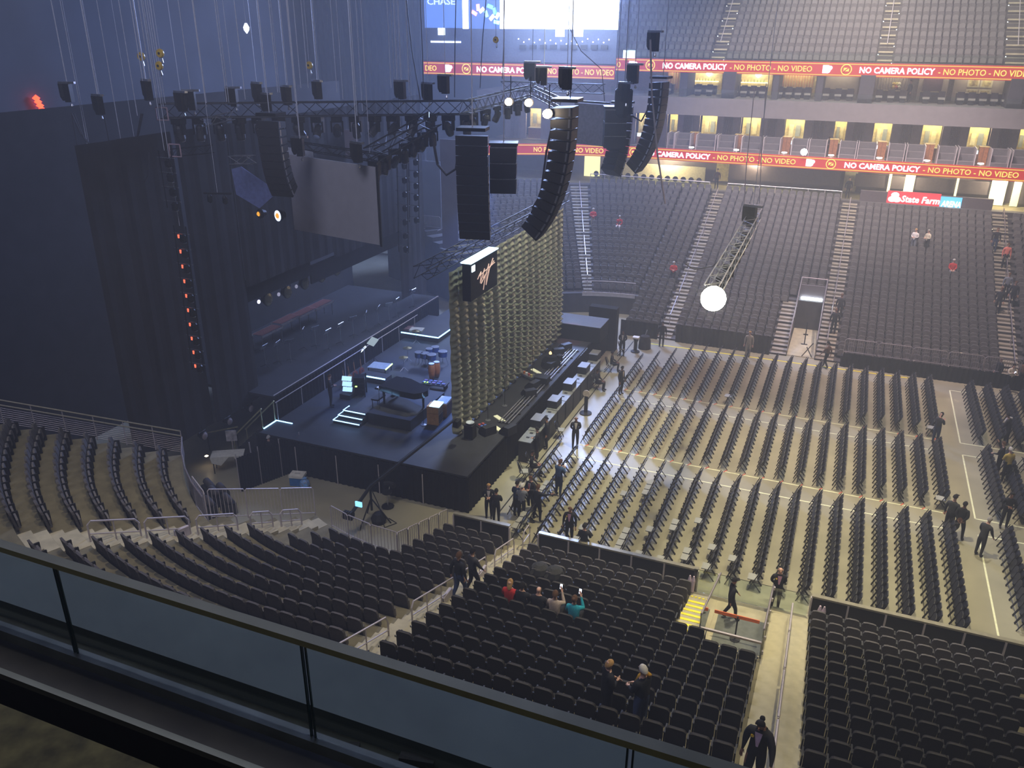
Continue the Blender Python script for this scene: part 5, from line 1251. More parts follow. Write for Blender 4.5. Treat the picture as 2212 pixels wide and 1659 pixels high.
# narrow hanging scrims and a suspended grey screen on the far side
gs = thing('far_side_screen', 'large grey projection screen hanging on the far side', 'screen', tuple(atY(1276, 300, 50)))
o = gs.location; a = atY(1240, 222, 50.2)-o; b = atY(1311, 318, 49.4)-o
MB().add([(a.x, .3, b.z), (b.x, -.5, b.z), (b.x, -.5, a.z), (a.x, .3, a.z), (a.x, .4, b.z), (b.x, -.4, b.z), (b.x, -.4, a.z), (a.x, .4, a.z)], [(0, 1, 2, 3), (7, 6, 5, 4), (0, 4, 5, 1), (3, 2, 6, 7), (0, 3, 7, 4), (1, 5, 6, 2)]).build('cloth', mat('screen_cloth_far', (.34, .32, .36), .8), gs)
MB().tube((a.x, .35, a.z+.1), (b.x, -.45, a.z+.1), .06).build('top_bar', 'truss', gs)
# ================================================================== RIGGING ABOVE THE STAGE
TZ = 16.3
def chain(loc, ztop_, label, r=.018, m='chain', wob=0):
    return MB().tube(loc, (loc[0], loc[1], ztop_), r, 5).build('hoist_chain', m, label=label, cat='chain', group='hoist chains')
M['chain'] = mat('chain_steel', (.60, .62, .72), .5, .1, var=.1)
M['chain_dark'] = mat('cable_dark', (.03, .03, .04), .6)
# main lighting truss (black) with lamps under it
truss('lighting_truss', 'long black lighting truss across the picture above the stage', (-26.3, 27.2, TZ), (-15.6, 34.3, TZ), w=.55, h=.55)
tr2 = truss('lighting_truss', 'black truss running back behind the main lighting truss', (-16.0, 34.0, TZ), tuple(atZ(1150, 195, TZ)), w=.5, h=.5)
p0, p1 = atZ(1150, 195, TZ), atZ(1205, 222, TZ)
truss('lighting_truss', 'short black truss angled beside the front speaker hang', tuple(p0), tuple(p1), w=.4, h=.4)
far_a, far_b = atY(1085, 180, 48), atY(1305, 185, 48)
truss('lighting_truss', 'distant truss behind the front speaker hang', (far_a.x, 48, 16.3), (far_b.x, 48, 16.3), w=.5, h=.5)
truss('lighting_truss', 'slanting lamp-filled truss leading down to the grey screen corner', tuple(atY(800, 335, 28.6)), tuple(atY(940, 255, 32.5)), w=.55, h=.5, r=.03)
TR0, TR1 = Vector((-26.3, 27.2, TZ)), Vector((-15.6, 34.3, TZ))
def moving_head(loc, label, rz, tilt, group, s=1.0, lens=None):
    r = thing('moving_lamp', label, 'stage lamp', loc, rz, group)
    MB().b2((-.2*s, -.17*s, -.2*s), (.2*s, .17*s, 0)).build('base', 'truss', r)
    for x in (-.2, .2): MB().b2((x*s-.03*s, -.08*s, -.55*s), (x*s+.03*s, .08*s, -.15*s)).build('yoke_arm', 'truss', r)
    m3 = Euler((tilt, 0, 0)).to_matrix(); h = MB().lathe((0, 0, 0), [(.1*s, .25*s), (.15*s, .15*s), (.16*s, -.22*s), (.13*s, -.3*s)], 10); hh = MB(); hh.v = [tuple(m3 @ Vector(v)+Vector((0, 0, -.48*s))) for v in h.v]; hh.f = h.f
    hd = hh.build('head', 'speaker', r)
    l = MB().lathe((0, 0, 0), [(.12*s, -.30*s), (.12*s, -.31*s), (.0, -.32*s)], 10); ll = MB(); ll.v = [tuple(m3 @ Vector(v)+Vector((0, 0, -.48*s))) for v in l.v]; ll.f = l.f
    ll.build('lens', lens or 'steel', hd)
    return r
random.seed(11)
for i in range(16):
    q = TR0.lerp(TR1, .05+.92*i/15); moving_head((q.x, q.y-.05, q.z-.3), 'black moving lamp under the main lighting truss, %s from the left' % ORD[i], random.uniform(-.6, .6), random.uniform(-.9, .9), 'lamps under the main truss', 1.15)
for i in range(7):
    q = Vector(atY(800, 335, 28.6)).lerp(atY(940, 255, 32.5), .05+.15*i); moving_head((q.x, q.y, q.z-.3), 'black lamp on the slanting truss, %s up from the grey screen' % ORD[i], random.uniform(-1, 1), random.uniform(-.8, .8), 'lamps on the slanting truss', 1.0)
for i in range(6):
    q = Vector((-16.0, 34.0, TZ)).lerp(atZ(1150, 195, TZ), .1+.16*i); moving_head((q.x, q.y, q.z-.3), 'black lamp under the rear truss, %s from the left' % ORD[i], random.uniform(-1, 1), random.uniform(-.8, .8), 'lamps under the rear truss', 1.0)
# hoist motors with chains up to the roof
def hoist(px, py, Y, label, s=1.0, col='truss'):
    p = atY(px, py, Y); r = thing('chain_hoist', label, 'hoist', tuple(p), random.uniform(-.5, .5), 'chain hoists')
    MB().b2((-.13*s, -.13*s, -.45*s), (.13*s, .13*s, .25*s)).build('body', col, r); MB().b2((-.34*s, -.07*s, .25*s), (.34*s, .07*s, .33*s)).build('chain_bag_bar', 'steel', r)
    MB().lathe((.05*s, 0, -.5*s), [(.03*s, -.15*s), (.06*s, -.1*s), (.03*s, 0)], 8).build('hook', 'steel', r); MB().lathe((-.25*s, 0, .05*s), [(.05*s, -.45*s), (.12*s, -.3*s), (.13*s, .2*s)], 8).build('chain_bag', 'black', r)
    MB().tube((0, 0, .33*s), (0, 0, 39-p.z), .014, 4).build('chain', 'chain', r)
    return r
HO = [(147, 195, 26), (213, 222, 26), (318, 190, 26), (392, 215, 27), (414, 212, 27.2), (505, 205, 29), (556, 195, 29.5), (576, 218, 29.5), (620, 202, 30), (686, 190, 31.5), (648, 312, 28.5), (772, 325, 28.0), (868, 190, 33), (962, 178, 33.5), (925, 195, 33.5), (1175, 160, 36), (1225, 165, 30.0), (1150, 150, 45), (1415, 85, 46), (1372, 155, 46), (1352, 195, 46), (1625, 462, 40)]
for i, (px, py, Y) in enumerate(HO): hoist(px, py, Y, 'dark chain hoist above the stage, %s of the hoists from the left' % ORD[i] if i < 22 else '', 1.0 if Y < 40 else 1.3)
CH = [(105, 146, 185, 26), (135, 195, 345, 27), (170, 212, 210, 26), (178, 215, 210, 26.1), (208, 265, 325, 28), (260, 297, 250, 28), (278, 310, 185, 26), (287, 318, 200, 26), (303, 330, 205, 26.5), (311, 343, 225, 27), (322, 353, 230, 27), (330, 358, 230, 27.2), (418, 445, 225, 28), (426, 447, 230, 28.2), (461, 490, 220, 28.5), (470, 495, 225, 28.8), (513, 530, 215, 29), (582, 600, 200, 30), (588, 604, 200, 30.2), (605, 622, 195, 30), (624, 648, 300, 28.4), (632, 650, 190, 31), (650, 666, 190, 31.5), (681, 690, 200, 32), (720, 728, 200, 34), (733, 741, 215, 35), (752, 772, 320, 28.1), (758, 771, 250, 31), (775, 783, 240, 36), (838, 845, 190, 38), (846, 853, 200, 38.5), (851, 858, 180, 33), (860, 866, 190, 39), (878, 884, 200, 33)]
for i, (x0, x1, y1, Y) in enumerate(CH):
    p = atY(x1, y1, Y); chain((p.x, p.y, p.z), 39.9, 'thin steel chain hanging above the stage, %s from the left' % ORD[i] if i < 28 else 'thin steel chain above the stage, right group, %s from the left' % ORD[i-28], .018)
# dark cables on the right of the chain field
for i, (pts, Y) in enumerate([([(878, 0), (890, 110), (908, 215)], 33), ([(908, 0), (913, 120), (915, 215)], 33), ([(1050, 0), (1042, 90), (1037, 190)], 40), ([(1090, 0), (1088, 100), (1085, 170)], 42), ([(1230, 60), (1255, 110), (1300, 150), (1306, 220)], 48), ([(1405, 85), (1408, 200), (1420, 330), (1437, 440)], 44), ([(985, 0), (983, 90), (982, 210)], 36), ([(1605, 480), (1612, 360), (1630, 190)], 42), ([(1640, 440), (1645, 330), (1655, 180)], 42)]):
    MB().path([atY(x, y, Y) for x, y in pts], .022 if i != 5 else .05, 5).build('hanging_cable', 'chain_dark' if i not in (5, 7, 8) else 'rail_grey', label=['dark cable hanging left of the left ribbon', 'thick dark cable along the drape edge', 'dark cable below the coloured graphic', 'dark cable left of the white screen tabs', 'dark cable swooping down from the white screen', 'pale thick cable hanging over the far speaker hang', 'dark cable below the white screen bar', 'thin wire holding the far lamp truss, left', 'thin wire holding the far lamp truss, right'][i], cat='cable')
# yellow lifting blocks
for i, (px, py, Y) in enumerate([(305, 122, 27), (346, 115, 27), (344, 142, 27), (668, 141, 33), (1071, 86, 44)]):
    p = atY(px, py, Y); t = thing('lifting_block', 'yellow round lifting block on a chain, %s from the left' % ORD[i], 'pulley', tuple(p), 0, 'yellow lifting blocks')
    MB().lathe((0, 0, 0), [(.02, -.07), (.15, -.06), (.17, 0), (.15, .06), (.02, .07)], 14, 'y').build('wheel', mat('block_yellow%d' % i, (.75, .48, .04), .4), t); MB().lathe((0, 0, 0), [(.05, -.09), (.05, .09)], 8, 'y').build('axle', 'black', t); MB().tube((0, 0, .17), (0, 0, 39-p.z), .012, 4).build('chain', 'chain', t); MB().lathe((.05, 0, -.4), [(.02, 0), (.05, .06), (.02, .22)], 8).build('hook', 'steel', t)
p = atY(532, 60, 34); t = thing('lit_globe', 'small bright pale reflector hanging high among the chains', 'lamp', tuple(p)); MB().lathe((0, 0, 0), [(.02, -.25), (.12, -.1), (.14, .02), (.05, .2)], 10).build('reflector', emat('globe_reflector', (.75, .8, 1), 1.2), t); MB().tube((0, 0, .2), (0, 0, 39-p.z), .01, 4).build('chain', 'chain', t)
p = atX(84, 222, -46.2); t = thing('red_light_row', 'short slanting row of glowing red lights far left', 'lamp', tuple(p))
for i in range(4): 
    q = atX(78+i*4.2, 212+i*8, -46.2)-p; MB().lathe(tuple(q), [(.0, -.2), (.22, 0), (.0, .2)], 8).build('red_light', emat('red_light%d' % i, (1, .03, .01), 5), t)
# line arrays
def array_box(w, h, d, par, pos, pitch, yaw):
    m3 = Euler((0, 0, yaw)).to_matrix() @ Euler((0, pitch, 0)).to_matrix()
    mb = MB().add([tuple(m3 @ Vector(v)) for v in [(0, -w/2, h/2), (0, w/2, h/2), (0, w/2, -h/2), (0, -w/2, -h/2), (-d, -w/2*.85, h/2*.75), (-d, w/2*.85, h/2*.75), (-d, w/2*.85, -h/2*.75), (-d, -w/2*.85, -h/2*.75)]], [(0, 1, 2, 3), (7, 6, 5, 4), (0, 4, 5, 1), (1, 5, 6, 2), (2, 6, 7, 3), (3, 7, 4, 0)])
    b = mb.build('cabinet', 'speaker', par, pos)
    MB().add([tuple(m3 @ Vector(v)) for v in [(.012, -w/2*.95, h/2*.92), (.012, w/2*.95, h/2*.92), (.012, w/2*.95, -h/2*.92), (.012, -w/2*.95, -h/2*.92)]], [(0, 1, 2, 3)]).build('grille', 'grille', b)
    for sy in (-1, 1): MB().add([tuple(m3 @ Vector(v)) for v in [(-.05, sy*(w/2+.01), h*.5), (-.12, sy*(w/2+.01), h*.5), (-.12, sy*(w/2+.01), -h*.3), (-.05, sy*(w/2+.01), -h*.3)]], [(0, 1, 2, 3)]).build('rigging_plate', 'steel', b)
def line_array(label, top, n, h, w, d, yaw, p0, dp, group='hanging speaker arrays'):
    t = thing('line_array', label, 'speaker array', top, 0, group)
    f = Vector((math.cos(yaw), math.sin(yaw), 0)); pos = Vector((0, 0, -.1)); pitch = p0
    MB().box((-.3*f.x, -.3*f.y, .12), (d*1.2, w*.9, .12), rz=yaw).build('flying_frame', 'truss', t)
    for k in range(n):
        dn = Vector((-math.sin(pitch)*f.x, -math.sin(pitch)*f.y, -math.cos(pitch)))
        c = pos+dn*(h/2); array_box(w, h*.94, d, t, tuple(c), pitch, yaw); pos = pos+dn*h; pitch += dp(k)
    MB().tube((-.2*f.x, -.2*f.y, .18), (-.2*f.x, -.2*f.y, 39-top[2]), .02, 4).build('chain', 'chain', t)
    return t
a = atY(1215, 222, 30.2); line_array('front curved speaker hang, nearest, facing the floor seats', (a.x+.5, 30.2, a.z), 13, .40, 1.15, .8, .10, .0, lambda k: .02+.0058*k)
a = atY(1424, 172, 47.6); line_array('far curved speaker hang facing the floor seats', (a.x+.4, 47.6, a.z), 13, .40, 1.15, .8, -.10, .0, lambda k: .02+.0058*k)
a = atY(1018, 287, 28.4); line_array('tall flat speaker hang facing the camera', (a.x, 28.4, a.z), 11, .36, 1.2, .7, -1.35, .0, lambda k: .012+.003*k)
a = atY(576, 255, 26.5); line_array('grey side speaker hang at left under the main truss', (a.x, 26.5, a.z), 10, .30, .95, .6, -1.5, -.02, lambda k: .012+.012*k)
a = atY(1352, 225, 49.5); line_array('hazy far side speaker hang', (a.x, 49.5, a.z), 9, .45, 1.1, .8, 1.2, .0, lambda k: .03+.01*k)
for i, (px, py, Y, n, s) in enumerate([(1088, 315, 31.5, 3, 1.05), (1330, 235, 46.8, 3, 1.2)]):
    p = atY(px, py, Y); t = thing('sub_hang', ['three stacked hanging bass speakers behind the front hang', 'three hazy hanging bass speakers on the far side'][i], 'speaker', tuple(p), .35)
    for k in range(n):
        b = MB().b2((-.5*s, -.55*s, -.58*(k+1)*s+.04), (.5*s, .55*s, -.58*k*s)).build('cabinet', 'speaker', t); MB().b2((-.45*s, -.56*s, -.58*(k+1)*s+.08), (.45*s, -.551*s, -.58*k*s-.04)).build('grille', 'grille', b)
        MB().b2((-.5*s, -.58*s, -.58*k*s-.02), (.5*s, -.5*s, -.58*k*s+.02)).build('edge_trim', 'steel', t)
    MB().tube((0, 0, 0), (0, 0, 39-p.z), .018, 4).build('chain', 'chain', t); MB().box((0, 0, .1), (1.1*s, .8*s, .1)).build('flying_frame', 'truss', t)
p = atY(1348, 195, 46.5); t = thing('cable_basket', 'dark cable basket hanging beside the far speaker hangs', 'equipment', tuple(p)); MB().lathe((0, 0, 0), [(.3, -1.4), (.5, -1.2), (.5, 0), (.4, .1)], 10).build('bag', 'black', t); MB().tube((0, 0, 0), (0, 0, 39-p.z), .015, 4).build('chain', 'chain', t)
# grey side screen nearest us, seen from behind the side seats
sc = thing('side_screen', 'big grey projection screen hanging left of the speaker hangs', 'screen', (-19.8, 29.1, 12.9))
TL, TRr, BR, BL_ = Vector((-22.42, 29.95, 14.48)), Vector((-17.2, 28.4, 14.48)), Vector((-17.2, 28.4, 11.42)), Vector((-22.42, 29.75, 11.28))
BL_ = Vector((-22.42, 29.95, 11.25)); o = sc.location
M['screen_cloth'] = mat('screen_cloth', (.40, .39, .42), .8, var=.05, scale=2)
nv = Vector((.28, .95, 0))*.06
MB().add([BL_-o, BR-o, TRr-o, TL-o, BL_-o+nv, BR-o+nv, TRr-o+nv, TL-o+nv], [(0, 1, 2, 3), (7, 6, 5, 4), (0, 4, 5, 1), (3, 2, 6, 7), (0, 3, 7, 4)]).build('cloth', 'screen_cloth', sc)
MB().tube(TRr-o+Vector((.08, 0, .1)), BR-o+Vector((.08, 0, -.05)), .05).build('side_bar', 'truss', sc)
MB().add([TL-o, TL.lerp(TRr, .32)-o, TL.lerp(TRr, .32)-o+Vector((0, 0, .25)), TL-o+Vector((0, 0, .3))], [(0, 1, 2, 3)]).build('folded_flap', mat('flap_blue', (.55, .58, .66), .8), sc)
ch, la = truss_bits(TL-o+Vector((0, .35, .35)), TRr-o+Vector((0, .35, .3)), .3, .3)
for c in ch: c.build('chord', 'truss', sc)
la.build('lacing', 'truss', sc, kind='stuff')
for q in (.1, .9): 
    b_ = TL.lerp(TRr, q)-o; MB().tube(b_+Vector((0, .35, .4)), b_+Vector((0, .35, 39-14.5)), .015, 4).build('chain', 'chain', sc)
# pale scrims hanging behind (mauve panels)
for i, (px0, py0, px1, py1, Y, c) in enumerate([(660, 275, 775, 345, 40, (.24, .20, .23)), (950, 300, 990, 540, 50, (.22, .19, .22)), (815, 340, 955, 520, 58, (.13, .14, .18))]):
    a, b = atY(px0, py0, Y), atY(px1, py1, Y)
    MB().b2((a.x, Y, b.z), (b.x, Y+.06, a.z)).build('hanging_scrim', mat('scrim%d' % i, c, .9, var=.1, scale=1), label=['mauve hanging panel behind the grey screen', 'tall mauve panel left of the tall speaker hang', 'wide blue-grey cloth behind the lamp ladder'][i], cat='scrim')
b_ = atY(932, 482, 57); crowd_barrier((b_.x, 57, b_.z-.5), 0, 'silver barrier glimpsed between lamp ladder and mauve panel', 1.6)
# vertical lamp ladders
def ladder(label, top, bot, n, group, red=False, Y=None):
    top = Vector(top); bot = Vector(bot); L = (top-bot).length
    t = thing('lamp_ladder', label, 'lamp ladder', tuple(top), 0, 'vertical lamp ladders')
    for x in (-.3, .3): MB().tube((x, 0, 0), (x+bot.x-top.x, bot.y-top.y, bot.z-top.z), .03).build('side_pole', 'truss', t)
    for i in range(n):
        q = (bot-top)*((i+.5)/n)
        MB().tube(q+Vector((-.42, 0, 0)), q+Vector((.42, 0, 0)), .02, 5).build('rung', 'steel', t)
        h = MB().lathe(q+Vector((.15, -.05, -.2)), [(.08, -.14), (.13, -.1), (.14, .12), (.06, .18)], 8).build('lamp', 'truss', t)
        MB().lathe(q+Vector((.15, -.05, -.2)), [(.11, -.15), (.11, -.16), (.0, -.165)], 8).build('lens', 'steel', h)
        if red: MB().b2((q.x-.12, q.y-.06, q.z-.18), (q.x-.05, q.y-.03, q.z-.04)).build('red_marker', emat('red_mark%d' % i, (1, .12, .06), 1.2), t)
    MB().tube((0, 0, 0), (0, 0, 39-top.z), .014, 4).build('chain', 'chain', t)
ladder('left lamp ladder with small red marks before the dark drape', atX(388, 488, -24.6), atX(428, 800, -24.6), 10, None, True)
ladder('left upper lamp ladder below the main truss end', atX(355, 325, -24.6), atX(375, 450, -24.6), 4, None)
ladder('lamp ladder between the grey screen and the tall speaker hang', atY(868, 335, 40), atY(872, 545, 40), 7, None)
ladder('second lamp ladder beside the first, right of the grey screen', atY(893, 330, 41), atY(895, 480, 41), 6, None)
# left hanging truss frames and dangling cables
for i, (pa, pb, Y, lab) in enumerate([((325, 335), (455, 322), 27, 'short truss with a pinkish plate under the main truss left end'), ((500, 345), (548, 345), 26.6, 'small silver truss beside the grey side speakers'), ((440, 265), (500, 250), 27.5, 'short slanted silver truss under the main truss')]):
    truss('short_truss', lab, tuple(atY(*pa, Y)), tuple(atY(*pb, Y)), m='truss' if i == 0 else 'steel', w=.3, h=.3, seg=.4, r=.018)
for i, (px, py, Y) in enumerate([(350, 246, 26.9), (378, 325, 26.8)]):
    p = atY(px, py, Y); t = thing('metal_plate_frame', 'pinkish square metal frame at the truss end, %s' % ('upper' if i == 0 else 'lower'), 'frame', tuple(p), .1)
    for a, b in (((-.26, 0, -.24), (.26, 0, -.24)), ((.26, 0, -.24), (.26, 0, .24)), ((.26, 0, .24), (-.26, 0, .24)), ((-.26, 0, .24), (-.26, 0, -.24))): MB().tube(a, b, .025, 5).build('frame_bar', mat('pink_frame', (.55, .38, .42), .5), t)
for i, (pts, Y, r_) in enumerate([([(155, 245), (175, 290), (215, 335), (255, 350), (285, 330), (300, 285), (308, 245)], 25.8, .035), ([(160, 245), (182, 300), (225, 345), (262, 353), (292, 320), (305, 245)], 25.6, .03), ([(225, 250), (235, 300), (245, 360), (255, 470)], 25.5, .03), ([(155, 245), (170, 330), (190, 430)], 25.8, .03), ([(265, 360), (285, 405), (305, 405), (320, 380), (322, 330)], 25.5, .03), ([(935, 300), (945, 355), (965, 378), (985, 365), (990, 330)], 29, .05), ([(1195, 260), (1180, 330), (1168, 420), (1150, 450)], 30.8, .04), ([(1205, 262), (1195, 300), (1190, 360), (1175, 440)], 30.6, .035), ([(1365, 250), (1385, 262), (1400, 235), (1410, 200)], 47.2, .05), ([(1480, 570), (1500, 582), (1540, 575), (1570, 545)], 38, .03)]):
    MB().path([atY(x, y, Y) for x, y in pts], r_, 6).build('cable_loop', 'chain_dark', label=['thick cable bundle drooping at far left', 'second drooping cable at far left, just inside the first', 'cable hanging down the dark drape, left', 'cable falling straight down from the far left hoist', 'small loop of cable on the dark drape', 'black cable loop left of the tall speaker hang', 'black cables behind the front speaker hang, left strand', 'black cables behind the front speaker hang, right strand', 'cable linking the two far speaker hangs', 'cable sagging left of the far lamp truss'][i], cat='cable')
for i, (px, py, Y, w) in enumerate([(200, 352, 27, 1.0), (300, 358, 27, .7), (470, 420, 25.4, 1.3)]):
    p = atY(px, py, Y); t = thing('lamp_bar', ['short dark lamp bar at far left below the cables', 'short dark lamp bar below the drooping cables', 'slim dark bar hanging on a wire before the drape'][i], 'lamp bar', tuple(p)); MB().tube((-w/2, 0, 0), (w/2, 0, .08 if i == 2 else 0), .04).build('bar', 'black', t)
    for q in (-.3, .25): MB().lathe((q*w, 0, -.2), [(.03, -.15), (.1, -.1), (.1, .1), (.04, .18)], 8).build('lamp', 'truss', t)
    MB().tube((0, 0, 0), (0, 0, 39-p.z), .01, 4).build('chain', 'chain', t)
# swept cloth, blue light put into its colour, and round reflectors left of the grey screen
a = [atY(500, 365, 27.5), atY(520, 360, 27.5), atY(600, 415, 27.5), atY(560, 450, 27.5), atY(510, 420, 27.5)]
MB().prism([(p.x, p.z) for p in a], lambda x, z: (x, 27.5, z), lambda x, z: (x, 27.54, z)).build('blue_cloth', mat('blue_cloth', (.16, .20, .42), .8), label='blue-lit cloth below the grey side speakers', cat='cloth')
def ring_lamp(px, py, Y, r_, label, amber=True, white=True):
    p = atY(px, py, Y); t = thing('ring_lamp', label, 'stage lamp', tuple(p), -.35, 'ring lamps')
    MB().lathe((0, 0, 0), [(r_*.6, .3), (r_, .1), (r_, 0), (r_*.9, -.02)], 16, 'y').build('housing', 'truss', t)
    if white: MB().lathe((0, -.03, 0), [(r_*.55, 0), (r_*.95, -.005), (r_*.95, .01), (r_*.55, .012)], 18, 'y').build('white_ring', emat('ring_white', (.62, .72, 1), 1.1), t)
    MB().lathe((0, -.04, 0), [(r_*.5, .0), (r_*.35, -.04), (.0, -.06)], 12, 'y').build('lens', emat('ring_amber', (1, .45, .05), .6) if amber else 'steel', t)
ring_lamp(601, 466, 28.5, .24, 'round lamp with a pale ring and amber centre left of the grey screen'); ring_lamp(560, 462, 28.5, .2, 'round amber lamp left of the ringed lamp', True, False); ring_lamp(570, 425, 28.3, .24, 'pale ringed lamp half hidden by the black side speakers', False)
# far lamp truss with the dazzling lamp
ft = truss('front_lamp_truss', 'far hanging truss leading to the dazzling white lamp', (-3.92, 27.8, 11.2), (-4.15, 42, 11.2), m='steel', w=.5, h=.5)
dz = thing('dazzling_lamp', 'dazzling white lamp shining straight at the camera', 'stage lamp', tuple(atZ(1541, 645, 11.0)))
dz.rotation_euler = (0, 0, 0)
d = (CAMP-Vector(dz.location)).normalized()
q = d.to_track_quat('Y', 'Z').to_matrix()
h = MB().lathe((0, 0, 0), [(.15, -.5), (.38, -.25), (.46, -.02), (.44, .0)], 16, 'y'); h.v = [tuple(q @ Vector(v)) for v in h.v]; h.build('housing', 'truss', dz)
h = MB().lathe((0, .005, 0), [(.43, 0), (.38, .05), (.2, .09), (.0, .1)], 18, 'y'); h.v = [tuple(q @ Vector(v)) for v in h.v]; h.build('lens', emat('dazzle', (1, .90, .68), 60), dz)  # lens widened so its glowing disc stands for the glare
for i, (px, py) in enumerate([(1612, 505), (1590, 545), (1575, 575), (1600, 530), (1560, 600)]):
    p = atZ(px, py, 10.9); moving_head((p.x, p.y, 10.95), 'dark lamp under the far hanging truss, %s from its top' % ORD[i], .3*i, .4, 'lamps under the far hanging truss', .9)
for i, (px, py, s) in enumerate([(1142, 222, 18), (1182, 246, 40), (1099, 220, 7)]):
    p = atY(px, py, 33 if i != 1 else 29.4); t = thing('warm_lamp', 'glowing warm lamp by the front speaker hang, '+['left one', 'brightest, on the hang edge', 'small faint one'][i], 'stage lamp', tuple(p)); MB().lathe((0, 0, 0), [(.02, -.12), (.14, -.1), (.16, 0), (.12, .1)], 10, 'y').build('bulb', emat('warm_bulb%d' % i, (1, .80, .55), s), t); MB().lathe((0, .05, 0), [(.1, .3), (.18, .05)], 10, 'y').build('housing', 'truss', t); MB().tube((0, .2, .1), (0, .2, 1.0), .02, 4).build('bracket', 'truss', t)
# ================================================================== FOREGROUND: GLASS BALUSTRADE AND LEDGE
GY, GZ = 2.51, 16.2
gb = thing('glass_balustrade', 'frameless glass balustrade with a thin metal cap rail across the foreground', 'balustrade', (-2.85, GY, GZ))
M['fg_glass'] = mat('balustrade_glass', (.90, .97, .93), .01, var=.01, trans=1.0, spec=.5)
M['glass_edge'] = mat('glass_edge', (.03, .07, .07), .15, var=.2)
M['cap_metal'] = mat('cap_metal', (.55, .55, .42), .28, .9, var=.1, scale=3)
xs = [-2.06+1.58*i for i in range(-4, 5)]
for i in range(len(xs)-1):
    a, b = xs[i]+2.85+.012, xs[i+1]+2.85-.012
    p = MB().b2((a, -.006, .0), (b, .006, .64)).build('glass_pane', 'fg_glass', gb)
    for x in (a, b): MB().b2((x-.004, -.008, .0), (x+.004, .008, .64)).build('pane_edge', 'glass_edge', p)
    MB().b2((a-.012, -.028, .64), (b+.012, .028, .675)).build('cap_rail', 'cap_metal', gb)
    MB().b2((a-.012, -.035, -.02), (b+.012, .035, .05)).build('base_channel', mat('base_channel', (.30, .33, .34), .3, .8, var=.2, scale=4), gb)
struct('floor_balcony', MB().b2((-12, -1.2, 15.2), (12, 2.34, 15.72)), mat('balcony_carpet', (.012, .012, .012), .95), 'dark balcony floor behind the glass')
struct('trim_1', MB().b2((-12, 2.34, 15.4), (12, 2.62, 16.12)), mat('kerb_brown', (.06, .05, .028), .5, var=.3, scale=4), 'low kerb under the glass')
MB().b2((-12, 2.30, 16.10), (12, 2.335, 16.14)).build('kerb_edge_strip', 'cap_metal', label='thin shiny metal strip along the kerb below the glass', cat='strip')
struct('trim_2', MB().b2((-12, 2.62, 15.2), (12, 3.02, 15.72)), mat('gutter_dark', (.035, .04, .03), .8, var=.4, scale=6), 'dark gutter beyond the glass')
struct('trim_3', MB().b2((-12, 3.0, 15.1), (12, 3.42, 15.86)), mat('ledge_grey', (.11, .135, .14), .55, var=.10, scale=2.5), 'smooth blue-grey ledge beyond the glass')
mbg = MB()
MB().box((-2.2, 2.9, 15.74), (.22, .05, .03), rz=.4).build('gutter_clip', 'black', label='small dark clip on the gutter edge, left', cat='clip'); MB().box((-1.75, 2.98, 15.75), (.2, .05, .04), rz=.2).build('gutter_clip', 'black', label='small dark clip on the gutter edge, right', cat='clip')
q = atZ(0, 1520, 16.3); q2 = atZ(360, 1659, 16.3)
stp = thing('balcony_step', 'worn yellowish concrete step at the bottom left', 'step', ((q.x+q2.x)/2, q.y, 15.72)); o = stp.location
struct('trim_4', MB().b2((-9, -1.0, 15.72), (9, q.y, 16.3)), mat('step_concrete', (.10, .085, .03), .85, var=.5, scale=9, bump=.4), 'concrete step edge below the camera')
bpy.data.objects.remove(stp)
pc = atZ(40, 1650, 17.0); fs = thing('balcony_chair', 'dark smooth chair back at the very bottom left corner', 'seat', (pc.x-.12, pc.y-.22, 16.3))
shell = MB().prism(rounded(.56, .80, .22, 8), lambda x, z: (x, .10-z*.08, z), lambda x, z: (x, .0-z*.08, z)); shell.build('back_shell', mat('fg_seat', (.03, .04, .06), .3), fs, smooth=False)
rp = rounded(.56, .80, .22, 8)[2:]; MB().path([(x, .05-z*.08, z) for x, z in rp], .055, 8).build('rolled_rim', mat('fg_rim', (.05, .06, .09), .25), fs, smooth=True)
# ================================================================== PEOPLE
M['skin_a'] = mat('skin_light', (.62, .36, .26), .55, var=.06, scale=20)
M['skin_b'] = mat('skin_brown', (.22, .11, .07), .55, var=.06, scale=20)
M['skin_c'] = mat('skin_mid', (.42, .22, .14), .55, var=.06, scale=20)
M['eye_dark'] = mat('eye_dark', (.02, .015, .01), .3); M['lip'] = mat('lips', (.35, .12, .10), .5)
def cl(name, c): 
    if name not in M: M[name] = mat(name, c, .85, var=.12, scale=25, bump=.1, spec=.25)
    return name
BLK = cl('cloth_black', (.018, .018, .022)); CHA = cl('cloth_charcoal', (.04, .04, .045)); NAV = cl('cloth_navy', (.03, .045, .09)); JEAN = cl('cloth_denim', (.05, .075, .16)); GREY = cl('cloth_grey', (.16, .17, .20)); RED = cl('cloth_red', (.50, .03, .03)); TEAL = cl('cloth_teal', (.02, .33, .42)); WHT = cl('cloth_white', (.62, .58, .55)); PINK_ = cl('cloth_pink', (.62, .33, .45)); LIL = cl('cloth_lilac', (.50, .38, .60)); CRM = cl('cloth_cream', (.55, .48, .36)); MUS = cl('cloth_mustard', (.50, .27, .03)); YEL = cl('cloth_yellow', (.50, .36, .08)); BLU = cl('cloth_blue', (.05, .10, .20)); SAL = cl('cloth_salmon', (.65, .18, .14)); PAT = cl('cloth_pattern', (.45, .36, .30)); BRN = cl('cloth_brown', (.14, .08, .05)); KHA = cl('cloth_khaki', (.30, .26, .20))
